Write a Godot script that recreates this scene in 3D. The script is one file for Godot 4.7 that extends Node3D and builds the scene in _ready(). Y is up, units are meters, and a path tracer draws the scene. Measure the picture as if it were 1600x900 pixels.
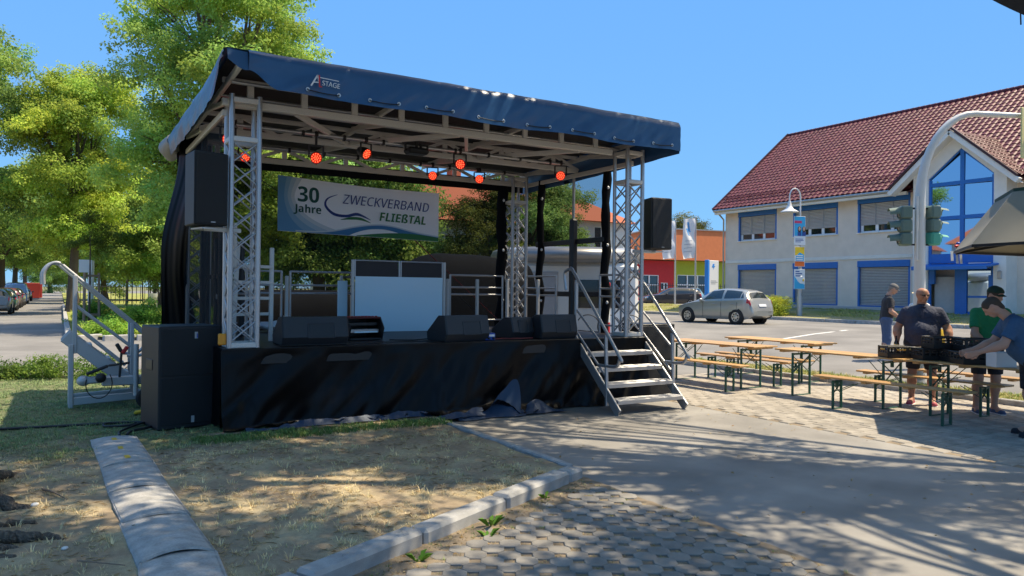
extends Node3D
# An open-air stage on a small-town square: stage, beer tables, people, streets, office building, park trees.

class MB:
	# Collects shapes (given in the scene's or a thing's own axes, moved by X) into one mesh.
	var v := PackedVector3Array()
	var n := PackedVector3Array()
	var t := PackedVector2Array()
	var c := PackedColorArray()
	var ix := PackedInt32Array()
	var tint := Color(1, 1, 1)
	var X := Transform3D()

	func vert(p: Vector3, nn: Vector3, uv := Vector2.ZERO) -> int:
		v.append(X * p)
		n.append((X.basis * nn).normalized())
		t.append(uv)
		c.append(tint)
		return v.size() - 1

	func tri(a: int, b: int, d: int) -> void:
		var g := (v[b] - v[a]).cross(v[d] - v[a])
		ix.append(a)
		if g.dot(n[a] + n[b] + n[d]) > 0.0:
			ix.append(d)
			ix.append(b)
		else:
			ix.append(b)
			ix.append(d)

	func poly(pts: Array, out: Vector3, uvs := []) -> void:
		var nn := Vector3.ZERO
		for i in pts.size():
			var p: Vector3 = pts[i]
			var q: Vector3 = pts[(i + 1) % pts.size()]
			nn += p.cross(q)
		if nn.length() < 1e-12:
			nn = (pts[1] - pts[0]).cross(pts[2] - pts[0])
		if nn.dot(out) < 0.0:
			nn = -nn
		nn = nn.normalized()
		var base := v.size()
		for i in pts.size():
			vert(pts[i], nn, uvs[i] if uvs.size() else Vector2.ZERO)
		for i in range(1, pts.size() - 1):
			tri(base, base + i, base + i + 1)

	func box(at: Vector3, size: Vector3, bev := 0.0, B := Basis()) -> void:
		var h := size * 0.5
		var b := minf(bev, minf(h.x, minf(h.y, h.z)) * 0.9)
		var ax := [Vector3(1, 0, 0), Vector3(0, 1, 0), Vector3(0, 0, 1)]
		for k in 3:
			var u: Vector3 = ax[(k + 1) % 3]
			var w: Vector3 = ax[(k + 2) % 3]
			var hu: float = h[(k + 1) % 3] - b
			var hw: float = h[(k + 2) % 3] - b
			for s in [-1.0, 1.0]:
				var o: Vector3 = ax[k] * (s * h[k])
				poly([at + B * (o - u * hu - w * hw), at + B * (o + u * hu - w * hw), at + B * (o + u * hu + w * hw), at + B * (o - u * hu + w * hw)], B * (ax[k] * s))
		if b <= 0.0:
			return
		for k in 3:
			var i := (k + 1) % 3
			var j := (k + 2) % 3
			var hk: float = h[k] - b
			for s in [-1.0, 1.0]:
				for r in [-1.0, 1.0]:
					var p: Vector3 = ax[i] * (s * h[i]) + ax[j] * (r * (h[j] - b))
					var q: Vector3 = ax[i] * (s * (h[i] - b)) + ax[j] * (r * h[j])
					poly([at + B * (p - ax[k] * hk), at + B * (p + ax[k] * hk), at + B * (q + ax[k] * hk), at + B * (q - ax[k] * hk)], B * (ax[i] * s + ax[j] * r))
		for sx in [-1.0, 1.0]:
			for sy in [-1.0, 1.0]:
				for sz in [-1.0, 1.0]:
					var d := Vector3(sx, sy, sz)
					poly([at + B * (d * Vector3(h.x, h.y - b, h.z - b)), at + B * (d * Vector3(h.x - b, h.y, h.z - b)), at + B * (d * Vector3(h.x - b, h.y - b, h.z))], B * d)

	func bar(a: Vector3, b: Vector3, w: float, h: float, bev := 0.0, up := Vector3.UP) -> void:
		var z := (b - a).normalized()
		if absf(z.dot(up)) > 0.99:
			up = Vector3(1, 0, 0)
		var x := up.cross(z).normalized()
		box((a + b) * 0.5, Vector3(w, h, a.distance_to(b)), bev, Basis(x, z.cross(x), z))

	func tube(path: Array, r, sides := 8, caps := true, squash := 1.0) -> void:
		var m := path.size()
		var d: Vector3 = (path[1] - path[0]).normalized()
		var x := (Vector3.UP if absf(d.y) < 0.9 else Vector3(1, 0, 0)).cross(d).normalized()
		var base := v.size()
		for i in m:
			var e: Vector3
			if i == 0:
				e = path[1] - path[0]
			elif i == m - 1:
				e = path[m - 1] - path[m - 2]
			else:
				e = (path[i + 1] - path[i]).normalized() + (path[i] - path[i - 1]).normalized()
			e = e.normalized()
			x = (x - e * x.dot(e)).normalized()
			var y := e.cross(x)
			var rr: float = r[i] if r is Array else r
			for k in sides:
				var a := TAU * k / sides
				var q := x * cos(a) + y * (sin(a) * squash)
				vert(path[i] + q * rr, q, Vector2(float(k) / sides, i))
			if caps and (i == 0 or i == m - 1):
				var ring := []
				for k in sides:
					var a := TAU * k / sides
					ring.append(path[i] + (x * cos(a) + y * (sin(a) * squash)) * rr)
				if i == 0:
					base = v.size() - sides
				set_meta_ring(ring, -e if i == 0 else e)
		# sides of the tube
		var at := base
		for i in m - 1:
			var nxt := at + sides + (sides if caps and i == 0 else 0)
			for k in sides:
				var k2 := (k + 1) % sides
				tri(at + k, nxt + k, nxt + k2)
				tri(at + k, nxt + k2, at + k2)
			at = nxt

	func set_meta_ring(ring: Array, out: Vector3) -> void:
		poly(ring, out)

	func lathe(prof: Array, sides: int, T := Transform3D()) -> void:
		# prof: Vector2(radius, height) along local y; smooth along, break by repeating a point
		var rows := []
		for i in prof.size():
			var p: Vector2 = prof[i]
			var a: Vector2 = prof[maxi(i - 1, 0)]
			var b: Vector2 = prof[mini(i + 1, prof.size() - 1)]
			if a.is_equal_approx(p):
				a = p
			if b.is_equal_approx(p):
				b = p
			var dd := b - a
			if dd.length() < 1e-7:
				dd = Vector2(0, 1)
			var nn := Vector2(dd.y, -dd.x).normalized()
			var row := v.size()
			for k in sides:
				var g := TAU * k / sides
				vert(T * Vector3(p.x * cos(g), p.y, p.x * sin(g)), T.basis * Vector3(nn.x * cos(g), nn.y, nn.x * sin(g)))
			rows.append(row)
		for i in prof.size() - 1:
			if prof[i].is_equal_approx(prof[i + 1]):
				continue
			for k in sides:
				var k2 := (k + 1) % sides
				tri(rows[i] + k, rows[i + 1] + k, rows[i + 1] + k2)
				tri(rows[i] + k, rows[i + 1] + k2, rows[i] + k2)

	func prism(pts: PackedVector2Array, depth: float, T := Transform3D(), bev := 0.0) -> void:
		# a polygon in local x, y, depth along local z, centred
		var idx := Geometry2D.triangulate_polygon(pts)
		var hz := depth * 0.5
		var cen := Vector2.ZERO
		for p in pts:
			cen += p / pts.size()
		var inner := pts
		if bev > 0.0:
			var off := Geometry2D.offset_polygon(pts, -bev)
			if off.size() == 1 and off[0].size() == pts.size():
				# match the starting vertex
				inner = PackedVector2Array()
				for p in pts:
					var best: Vector2 = off[0][0]
					for q in off[0]:
						if q.distance_to(p) < best.distance_to(p):
							best = q
					inner.append(best)
			else:
				bev = 0.0
		for s in [-1.0, 1.0]:
			var base := v.size()
			for p in inner:
				vert(T * Vector3(p.x, p.y, s * hz), T.basis * Vector3(0, 0, s), p)
			for i in range(0, idx.size(), 3):
				tri(base + idx[i], base + idx[i + 1], base + idx[i + 2])
		var area := 0.0
		for i in pts.size():
			area += pts[i].cross(pts[(i + 1) % pts.size()])
		for i in pts.size():
			var p := pts[i]
			var q := pts[(i + 1) % pts.size()]
			var e := (q - p).normalized()
			var o := Vector2(e.y, -e.x) * signf(area)
			var out := T.basis * Vector3(o.x, o.y, 0)
			poly([T * Vector3(p.x, p.y, -hz + bev), T * Vector3(q.x, q.y, -hz + bev), T * Vector3(q.x, q.y, hz - bev), T * Vector3(p.x, p.y, hz - bev)], out)
			if bev > 0.0:
				var ip := inner[i]
				var iq := inner[(i + 1) % pts.size()]
				for s in [-1.0, 1.0]:
					poly([T * Vector3(p.x, p.y, s * (hz - bev)), T * Vector3(q.x, q.y, s * (hz - bev)), T * Vector3(iq.x, iq.y, s * hz), T * Vector3(ip.x, ip.y, s * hz)], out + T.basis * Vector3(0, 0, s))

	func grid(nu: int, nv: int, f: Callable, flip := false, uv_of := Vector2(1, 1)) -> void:
		var P := PackedVector3Array()
		for j in nv + 1:
			for i in nu + 1:
				P.append(f.call(float(i) / nu, float(j) / nv))
		var base := v.size()
		var w := nu + 1
		for j in nv + 1:
			for i in nu + 1:
				var du := P[j * w + mini(i + 1, nu)] - P[j * w + maxi(i - 1, 0)]
				var dv := P[mini(j + 1, nv) * w + i] - P[maxi(j - 1, 0) * w + i]
				var nn := du.cross(dv)
				if nn.length() < 1e-12:
					nn = Vector3.UP
				nn = nn.normalized() * (-1.0 if flip else 1.0)
				vert(P[j * w + i], nn, Vector2(float(i) / nu, float(j) / nv) * uv_of)
		for j in nv:
			for i in nu:
				var a := base + j * w + i
				tri(a, a + 1, a + w + 1)
				tri(a, a + w + 1, a + w)

	func sphere(at: Vector3, r: Vector3, rings := 8, sides := 12, B := Basis()) -> void:
		var base := v.size()
		for j in rings + 1:
			var p := PI * j / rings
			for k in sides:
				var a := TAU * k / sides
				var d := Vector3(sin(p) * cos(a), cos(p), sin(p) * sin(a))
				vert(at + B * (d * r), B * (d / r))
		for j in rings:
			for k in sides:
				var k2 := (k + 1) % sides
				var a := base + j * sides
				if j > 0:
					tri(a + k, a + k2, a + sides + k)
				if j < rings - 1:
					tri(a + k2, a + sides + k2, a + sides + k)

	func mesh() -> ArrayMesh:
		var arr := []
		arr.resize(Mesh.ARRAY_MAX)
		arr[Mesh.ARRAY_VERTEX] = v
		arr[Mesh.ARRAY_NORMAL] = n
		arr[Mesh.ARRAY_TEX_UV] = t
		arr[Mesh.ARRAY_COLOR] = c
		arr[Mesh.ARRAY_INDEX] = ix
		var m := ArrayMesh.new()
		m.add_surface_from_arrays(Mesh.PRIMITIVE_TRIANGLES, arr)
		return m


var rng := RandomNumberGenerator.new()
var noise := FastNoiseLite.new()
var M := {}
var TX := {}

func V(x: float, y: float, z: float) -> Vector3:
	return Vector3(x, y, z)

func lin(r: float, g: float, b: float, a := 1.0) -> Color:
	var k := Color(r, g, b).linear_to_srgb()
	k.a = a
	return k

func ntex(freq: float, lo: float, hi: float, octaves := 4, seed_ := 1, kind := FastNoiseLite.TYPE_SIMPLEX_SMOOTH, size := 512) -> NoiseTexture2D:
	var f := FastNoiseLite.new()
	f.noise_type = kind
	f.frequency = freq
	f.fractal_octaves = octaves
	f.seed = seed_
	var x := NoiseTexture2D.new()
	x.width = size
	x.height = size
	x.seamless = true
	x.noise = f
	var g := Gradient.new()
	g.set_color(0, Color(lo, lo, lo))
	g.set_color(1, Color(hi, hi, hi))
	x.color_ramp = g
	return x

func mat(key: String, albedo: Color, rough := 0.8, o := {}) -> StandardMaterial3D:
	var m := StandardMaterial3D.new()
	m.resource_name = key
	m.albedo_color = albedo
	m.roughness = rough
	m.metallic = o.get("metal", 0.0)
	m.metallic_specular = o.get("spec", 0.5)
	m.vertex_color_use_as_albedo = o.get("vc", false)
	m.cull_mode = BaseMaterial3D.CULL_DISABLED
	if o.has("tex"):
		m.albedo_texture = TX[o.tex]
	if o.has("tex") or o.has("bump"):
		m.uv1_triplanar = true
		m.uv1_world_triplanar = o.get("world", true)
		m.uv1_scale = Vector3.ONE * o.get("scale", 1.0)
	if o.has("bump"):
		m.heightmap_enabled = true
		m.heightmap_texture = TX[o.bump]
		m.heightmap_scale = o.get("depth", 0.5)
	if o.has("detail"):
		m.detail_enabled = true
		m.detail_blend_mode = BaseMaterial3D.BLEND_MODE_MUL
		m.detail_albedo = TX[o.detail]
		m.detail_uv_layer = BaseMaterial3D.DETAIL_UV_2
		m.uv2_triplanar = true
		m.uv2_world_triplanar = o.get("world", true)
		m.uv2_scale = Vector3.ONE * o.get("dscale", 0.1)
	if o.has("rtex"):
		m.roughness_texture = TX[o.rtex]
	if o.has("back"):
		m.backlight_enabled = true
		m.backlight = o.back
	if o.has("coat"):
		m.clearcoat_enabled = true
		m.clearcoat = o.coat
		m.clearcoat_roughness = 0.08
	if albedo.a < 1.0:
		m.transparency = BaseMaterial3D.TRANSPARENCY_ALPHA
	if o.has("emit"):
		m.emission_enabled = true
		m.emission = o.emit
		m.emission_energy_multiplier = o.get("energy", 1.0)
	M[key] = m
	return m

func mb(o: Node3D = null) -> MB:
	var b := MB.new()
	if o:
		b.X = o.transform.affine_inverse()
	return b

func tag(o: Node3D, label: String, category := "", group := "", kind := "") -> Node3D:
	if label:
		o.set_meta("label", label)
	if category:
		o.set_meta("category", category)
	if group:
		o.set_meta("group", group)
	if kind:
		o.set_meta("kind", kind)
	return o

func thing(called: String, label: String, category: String, at := Vector3.ZERO, turn := 0.0, group := "") -> Node3D:
	var o := Node3D.new()
	o.name = called
	o.position = at
	o.rotation.y = turn
	add_child(o, true)
	tag(o, label, category, group)
	return o

func part(parent: Node, called: String, shape, m: Material, label := "", kind := "") -> MeshInstance3D:
	var o := MeshInstance3D.new()
	o.name = called
	o.mesh = shape.mesh() if shape is MB else shape
	o.material_override = m
	parent.add_child(o, true)
	tag(o, label, "", "", kind)
	return o

func single(called: String, label: String, category: String, at: Vector3, shape, m: Material, group := "", turn := 0.0) -> MeshInstance3D:
	var o := part(self, called, shape, m)
	o.position = at
	o.rotation.y = turn
	tag(o, label, category, group)
	return o

func struct(called: String, shape, m: Material) -> MeshInstance3D:
	return part(self, called, shape, m, "", "structure")

func many(parent: Node, called: String, mesh_: Mesh, xfs: Array, m: Material, cols := [], label := "", kind := "stuff") -> MultiMeshInstance3D:
	var mm := MultiMesh.new()
	mm.transform_format = MultiMesh.TRANSFORM_3D
	mm.use_colors = cols.size() > 0
	mm.mesh = mesh_
	mm.instance_count = xfs.size()
	for i in xfs.size():
		mm.set_instance_transform(i, xfs[i])
		if cols.size():
			mm.set_instance_color(i, cols[i])
	var o := MultiMeshInstance3D.new()
	o.name = called
	o.multimesh = mm
	o.material_override = m
	parent.add_child(o, true)
	tag(o, label, "", "", kind)
	return o

func dup(o: Node3D, at: Vector3, turn: float, label: String, group := "") -> Node3D:
	var r: Node3D = o.duplicate()
	r.name = RegEx.create_from_string("_?[0-9]+$").sub(o.name, "")
	add_child(r, true)
	r.position = at
	r.rotation.y = turn
	r.set_meta("label", label)
	if group:
		r.set_meta("group", group)
	return r

func text_mesh(s: String, size: float, bold := false, depth := 0.004, italic := 0.0) -> TextMesh:
	var x := TextMesh.new()
	var f := SystemFont.new()
	f.font_names = PackedStringArray(["Droid Sans"])
	f.font_weight = 700 if bold else 400
	x.font = f
	x.text = s
	x.font_size = 64
	x.pixel_size = size / 64.0
	x.depth = depth
	x.curve_step = 1.5
	return x

func rnd(a: float, b: float) -> float:
	return rng.randf_range(a, b)

func sm(a: float, b: float, x: float) -> float:
	return smoothstep(a, b, x)

func gy(x: float) -> float:
	# the ground rises gently towards the office building
	if x < 12.0:
		return 0.0
	if x < 25.0:
		return 0.37 * sm(0, 1, (x - 12.0) / 13.0)
	if x < 31.0:
		return lerpf(0.37, 0.46, (x - 25.0) / 6.0)
	return lerpf(0.46, 0.8, clampf((x - 31.0) / 3.3, 0, 1))


func _ready() -> void:
	rng.seed = 20240622
	noise.seed = 7
	noise.frequency = 0.35
	noise.fractal_octaves = 3
	camera_and_light()
	materials()
	ground()
	lawn_and_paving()
	office_building()
	far_buildings()
	trees()
	street_things()
	stage()
	stage_things()
	stairs()
	tables()
	people()
	foreground()

func camera_and_light() -> void:
	var cam := Camera3D.new()
	cam.name = "camera"
	cam.fov = rad_to_deg(2.0 * atan(450.0 / 1170.0))
	cam.near = 0.05
	cam.far = 3000.0
	cam.transform = Transform3D(Basis(Vector3.UP, deg_to_rad(-31.1)) * Basis(Vector3.RIGHT, deg_to_rad(0.2)) * Basis(Vector3.BACK, deg_to_rad(0.6)), Vector3(0, 1.68, 0))
	add_child(cam)
	cam.current = true
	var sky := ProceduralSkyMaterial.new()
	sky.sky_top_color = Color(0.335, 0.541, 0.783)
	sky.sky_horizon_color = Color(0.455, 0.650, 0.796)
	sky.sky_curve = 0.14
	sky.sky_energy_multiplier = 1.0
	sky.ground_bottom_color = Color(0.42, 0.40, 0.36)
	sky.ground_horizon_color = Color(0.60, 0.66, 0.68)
	sky.sun_angle_max = 35.0  # broad glow around the unseen sun, added to lift and whiten the shade
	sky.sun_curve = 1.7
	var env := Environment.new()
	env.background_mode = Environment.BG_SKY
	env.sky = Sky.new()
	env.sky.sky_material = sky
	env.tonemap_mode = Environment.TONE_MAPPER_LINEAR
	env.tonemap_exposure = 1.75
	env.sdfgi_enabled = true
	env.ssao_enabled = true
	env.ssil_enabled = true
	var we := WorldEnvironment.new()
	we.name = "world_environment"
	we.environment = env
	add_child(we)
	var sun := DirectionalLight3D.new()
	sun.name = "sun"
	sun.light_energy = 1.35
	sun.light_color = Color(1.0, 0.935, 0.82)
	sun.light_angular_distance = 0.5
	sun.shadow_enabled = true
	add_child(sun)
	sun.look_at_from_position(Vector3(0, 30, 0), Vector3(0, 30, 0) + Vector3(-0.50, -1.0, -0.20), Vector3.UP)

func materials() -> void:
	TX.fine = ntex(0.06, 0.84, 1.0, 5, 3)
	TX.grain = ntex(0.35, 0.62, 1.0, 3, 5)
	TX.blotch = ntex(0.012, 0.76, 1.0, 5, 9)
	TX.soft = ntex(0.01, 0.95, 1.0, 4, 11)
	TX.cell = ntex(0.09, 0.5, 1.0, 2, 13, FastNoiseLite.TYPE_CELLULAR)
	TX.fold = ntex(0.007, 0.0, 1.0, 2, 21, FastNoiseLite.TYPE_SIMPLEX_SMOOTH)
	TX.bark = ntex(0.03, 0.35, 1.0, 5, 17)
	mat("asphalt", lin(0.56, 0.53, 0.485), 0.9, {"tex": "grain", "scale": 2.2, "detail": "blotch", "dscale": 0.13, "bump": "grain", "depth": 0.25})
	mat("road", lin(0.42, 0.40, 0.375), 0.92, {"tex": "grain", "scale": 1.4, "detail": "blotch", "dscale": 0.06})
	mat("far_ground", lin(0.24, 0.24, 0.10), 0.95, {"tex": "blotch", "scale": 0.2})
	mat("lawn", lin(1, 1, 1), 0.95, {"vc": true, "tex": "grain", "scale": 1.1, "detail": "fine", "dscale": 0.6, "bump": "grain", "depth": 1.6, "spec": 0.2})
	mat("grass", lin(1, 1, 1), 0.7, {"vc": true, "back": Color(0.5, 0.5, 0.5), "spec": 0.3})
	mat("leaf", lin(1, 1, 1), 0.55, {"vc": true, "back": Color(0.95, 0.95, 0.95), "spec": 0.25})
	mat("bark", lin(0.26, 0.205, 0.15), 0.95, {"tex": "bark", "scale": 2.6, "bump": "bark", "depth": 3.0})
	mat("soil", lin(0.52, 0.41, 0.28), 0.95, {"tex": "grain", "scale": 1.6, "detail": "blotch", "dscale": 0.7, "bump": "grain", "depth": 1.2})
	for k in 4:
		var g: float = [0.50, 0.55, 0.46, 0.52][k]
		mat("paver%d" % k, lin(g, g * 0.93, g * 0.82), 0.9, {"tex": "grain", "scale": 2.4, "detail": "blotch", "dscale": [0.5, 0.62, 0.7, 0.45][k], "bump": "grain", "depth": 0.3})
	for k in 4:
		var g: float = [0.68, 0.74, 0.62, 0.70][k]
		mat("brick%d" % k, lin(g, g * 0.90, g * 0.76), 0.9, {"tex": "grain", "scale": 2.4, "detail": "blotch", "dscale": 0.5})
	mat("kerb", lin(0.78, 0.765, 0.73), 0.9, {"tex": "grain", "scale": 2.6, "detail": "blotch", "dscale": 0.8, "bump": "grain", "depth": 0.5})
	mat("white_paint", lin(0.75, 0.74, 0.70), 0.6, {"tex": "soft", "scale": 0.5})
	mat("render_grey", lin(0.92, 0.80, 0.68), 0.9, {"tex": "soft", "scale": 0.25, "detail": "fine", "dscale": 3.0})
	mat("render_white", lin(0.78, 0.76, 0.71), 0.9, {"tex": "soft", "scale": 0.3})
	mat("roof_tile", lin(0.115, 0.022, 0.028), 0.48, {"vc": true, "spec": 0.4})
	mat("blue_frame", lin(0.018, 0.155, 0.50), 0.45, {"tex": "soft", "scale": 0.7})
	mat("shutter", lin(0.46, 0.45, 0.45), 0.5, {"tex": "soft", "scale": 0.8})
	mat("white_plastic", lin(0.8, 0.8, 0.8), 0.4)
	mat("pane", lin(0.015, 0.018, 0.022), 0.04, {"spec": 0.9})
	mat("mirror_pane", lin(0.34, 0.46, 0.60), 0.02, {"metal": 1.0, "spec": 1.0})
	mat("zinc", lin(0.42, 0.42, 0.42), 0.4, {"metal": 0.6, "tex": "soft", "scale": 1.0})
	mat("aluminium", lin(0.56, 0.56, 0.57), 0.38, {"metal": 0.7, "tex": "fine", "scale": 3.0})
	mat("aluminium_dull", lin(0.80, 0.77, 0.72), 0.5, {"metal": 0.1, "tex": "fine", "scale": 3.0})
	mat("galvanised", lin(0.55, 0.56, 0.57), 0.5, {"metal": 0.3, "tex": "fine", "scale": 4.0})
	mat("tarp", lin(0.028, 0.098, 0.235), 0.34, {"tex": "soft", "scale": 0.6, "spec": 0.5})
	mat("tarp_grey", lin(0.22, 0.22, 0.22), 0.5, {"tex": "soft", "scale": 0.6})
	mat("skirt", lin(0.003, 0.003, 0.004), 0.33, {"tex": "soft", "scale": 0.8, "spec": 0.30})
	mat("black_cloth", lin(0.011, 0.012, 0.014), 0.85, {"spec": 0.15})
	mat("verge_tile", lin(0.045, 0.011, 0.015), 0.5)
	mat("mesh_gauze", lin(0.010, 0.014, 0.018, 0.54), 0.7, {"spec": 0.1})
	mat("deck", lin(0.055, 0.042, 0.040), 0.45, {"tex": "blotch", "scale": 0.8, "bump": "cell", "depth": 0.15})
	mat("black_metal", lin(0.014, 0.014, 0.015), 0.45)
	mat("speaker_black", lin(0.013, 0.014, 0.016), 0.55, {"bump": "grain", "depth": 0.1, "scale": 5.0, "world": false})
	mat("grille", lin(0.010, 0.011, 0.013), 0.6, {"bump": "cell", "depth": 0.4, "scale": 9.0, "world": false})
	mat("monitor_black", lin(0.022, 0.024, 0.028), 0.5)
	mat("blue_white", lin(0.72, 0.92, 1.0), 0.5)
	mat("orange", lin(0.85, 0.32, 0.02), 0.4)
	mat("led_red", lin(0.25, 0.01, 0.008), 0.3, {"emit": Color(1.0, 0.03, 0.02), "energy": 0.30})
	mat("led_core", lin(0.3, 0.05, 0.03), 0.3, {"emit": Color(1.0, 0.42, 0.24), "energy": 1.6})
	mat("rubber", lin(0.62, 0.60, 0.56), 0.8, {"tex": "fine", "scale": 1.7, "detail": "blotch", "dscale": 1.1, "spec": 0.3})
	mat("yellow", lin(0.75, 0.50, 0.02), 0.7, {"tex": "fine", "scale": 4.0})
	mat("cable", lin(0.010, 0.010, 0.011), 0.55)
	for k in 3:
		var f: float = [1.0, 0.86, 1.12][k]
		mat("pine%d" % k, lin(0.66 * f, 0.39 * f, 0.15 * f), 0.45, {"tex": "fine", "scale": 1.6, "detail": "soft", "dscale": 2.0, "spec": 0.5})
	mat("green_steel", lin(0.012, 0.085, 0.055), 0.4)
	mat("crate", lin(0.018, 0.018, 0.019), 0.5)
	mat("tent_cloth", lin(0.30, 0.275, 0.22), 0.8, {"tex": "soft", "scale": 0.8, "back": Color(0.35, 0.33, 0.27)})
	mat("tent_green", lin(0.012, 0.045, 0.03), 0.7)
	mat("navy_cloth", lin(0.02, 0.024, 0.035), 0.7)
	mat("tyre", lin(0.018, 0.018, 0.018), 0.8)
	mat("car_glass", lin(0.02, 0.028, 0.03), 0.05, {"spec": 0.9})
	mat("tail_red", lin(0.45, 0.012, 0.012), 0.15, {"spec": 0.7})
	mat("chrome", lin(0.55, 0.55, 0.56), 0.3, {"metal": 0.8})
	mat("wood", lin(0.30, 0.21, 0.14), 0.9, {"tex": "fine", "scale": 2.0})
	mat("red_tile", lin(0.46, 0.12, 0.05), 0.8, {"tex": "fine", "scale": 1.0})
	mat("facade_orange", lin(0.62, 0.19, 0.075), 0.9, {"tex": "soft", "scale": 0.3})
	mat("facade_red", lin(0.50, 0.022, 0.025), 0.8, {"tex": "soft", "scale": 0.4})
	mat("facade_green", lin(0.36, 0.40, 0.025), 0.8, {"tex": "soft", "scale": 0.4})
	mat("lamp_white", lin(0.62, 0.63, 0.63), 0.4)
	mat("traffic_green", lin(0.12, 0.19, 0.17), 0.6, {"tex": "soft", "scale": 2.0})
	mat("mint", lin(0.06, 0.33, 0.25), 0.6)
	mat("cream", lin(0.66, 0.60, 0.30), 0.6)
	mat("red_plastic", lin(0.55, 0.02, 0.02), 0.4)
	mat("blue_plastic", lin(0.02, 0.08, 0.40), 0.4)

func paint(b: MB, f: Callable) -> MB:
	for i in b.v.size():
		b.c[i] = f.call(b.v[i])
	return b

func lawn_front(x: float) -> float:
	# the front kerb line of the lawn
	if x > 1.15:
		return lerpf(-4.10, -5.42, (x - 1.15) / 2.8)
	return lerpf(-4.10, 1.4, (1.15 - x) / 13.0)

func lawn_y(x: float, z: float) -> float:
	return 0.085 + 0.022 * noise.get_noise_2d(x * 3.0, z * 3.0) + 0.010 * noise.get_noise_2d(x * 14.0, z * 14.0)

func lawn_green(x: float, z: float) -> float:
	# 0 bare soil .. 1 green
	var k := sm(-7.2, -9.4, z + 0.35 * x * sm(1.5, 4, x) + 1.3 * noise.get_noise_2d(x * 2.2 + 40.0, z * 2.2))
	return clampf(k + 0.18 * noise.get_noise_2d(x * 6.0, z * 6.0 + 9.0), 0.0, 1.0)

func lawn_color(p: Vector3) -> Color:
	var g := lawn_green(p.x, p.z)
	var s := 0.5 + 0.8 * noise.get_noise_2d(p.x * 5.0 + 70.0, p.z * 5.0)
	var straw := sm(0.35, 0.75, s)
	var soil := Color(0.64, 0.50, 0.335)
	var dry := Color(0.90, 0.74, 0.46)
	var green := Color(0.22, 0.28, 0.13)
	return soil.lerp(dry, straw * 0.8).lerp(green, g * 0.85)

func ground() -> void:
	var b := mb()
	var xs := [-1500.0, -60.0, 12.0, 25.0, 31.0, 34.3, 60.0, 1500.0]
	for i in xs.size() - 1:
		var a: float = xs[i]
		var d: float = xs[i + 1]
		b.poly([V(a, gy(a) - 0.06, -1500), V(d, gy(d) - 0.06, -1500), V(d, gy(d) - 0.06, 1500), V(a, gy(a) - 0.06, 1500)], Vector3.UP)
	struct("ground", b, M.far_ground)
	b = mb()
	b.grid(90, 2, func(u, v): var x = -70.0 + 130.0 * u; return V(x, gy(x), 60.0 - 330.0 * v))
	struct("road", b, M.road)
	# asphalt strip beside the stage
	b = mb()
	b.grid(24, 60, func(u, v): return V(4.03 + 3.99 * u, 0.005 + 0.004 * noise.get_noise_2d(u * 9.0, v * 40.0), 8.0 - 24.0 * v))
	struct("asphalt_path", b, M.asphalt)
	# painted line on the road
	b = mb()
	for s in [[V(19.2, 0, -15.8), V(24.5, 0, -17.0)], [V(15.9, 0, -7.4), V(16.1, 0, 2.0)]]:
		var p: Vector3 = s[0]
		var q: Vector3 = s[1]
		var w := (q - p).cross(Vector3.UP).normalized() * 0.07
		var pts := []
		for k in 2:
			pts = []
			var m := (p + q) * 0.5
			var e0: Vector3 = p if k == 0 else m
			var e1: Vector3 = m if k == 0 else q
			for c in [e0 - w, e1 - w, e1 + w, e0 + w]:
				pts.append(V(c.x, gy(c.x) + 0.006, c.z))
			b.poly(pts, Vector3.UP)
	struct("road_marking", b, M.white_paint)

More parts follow.
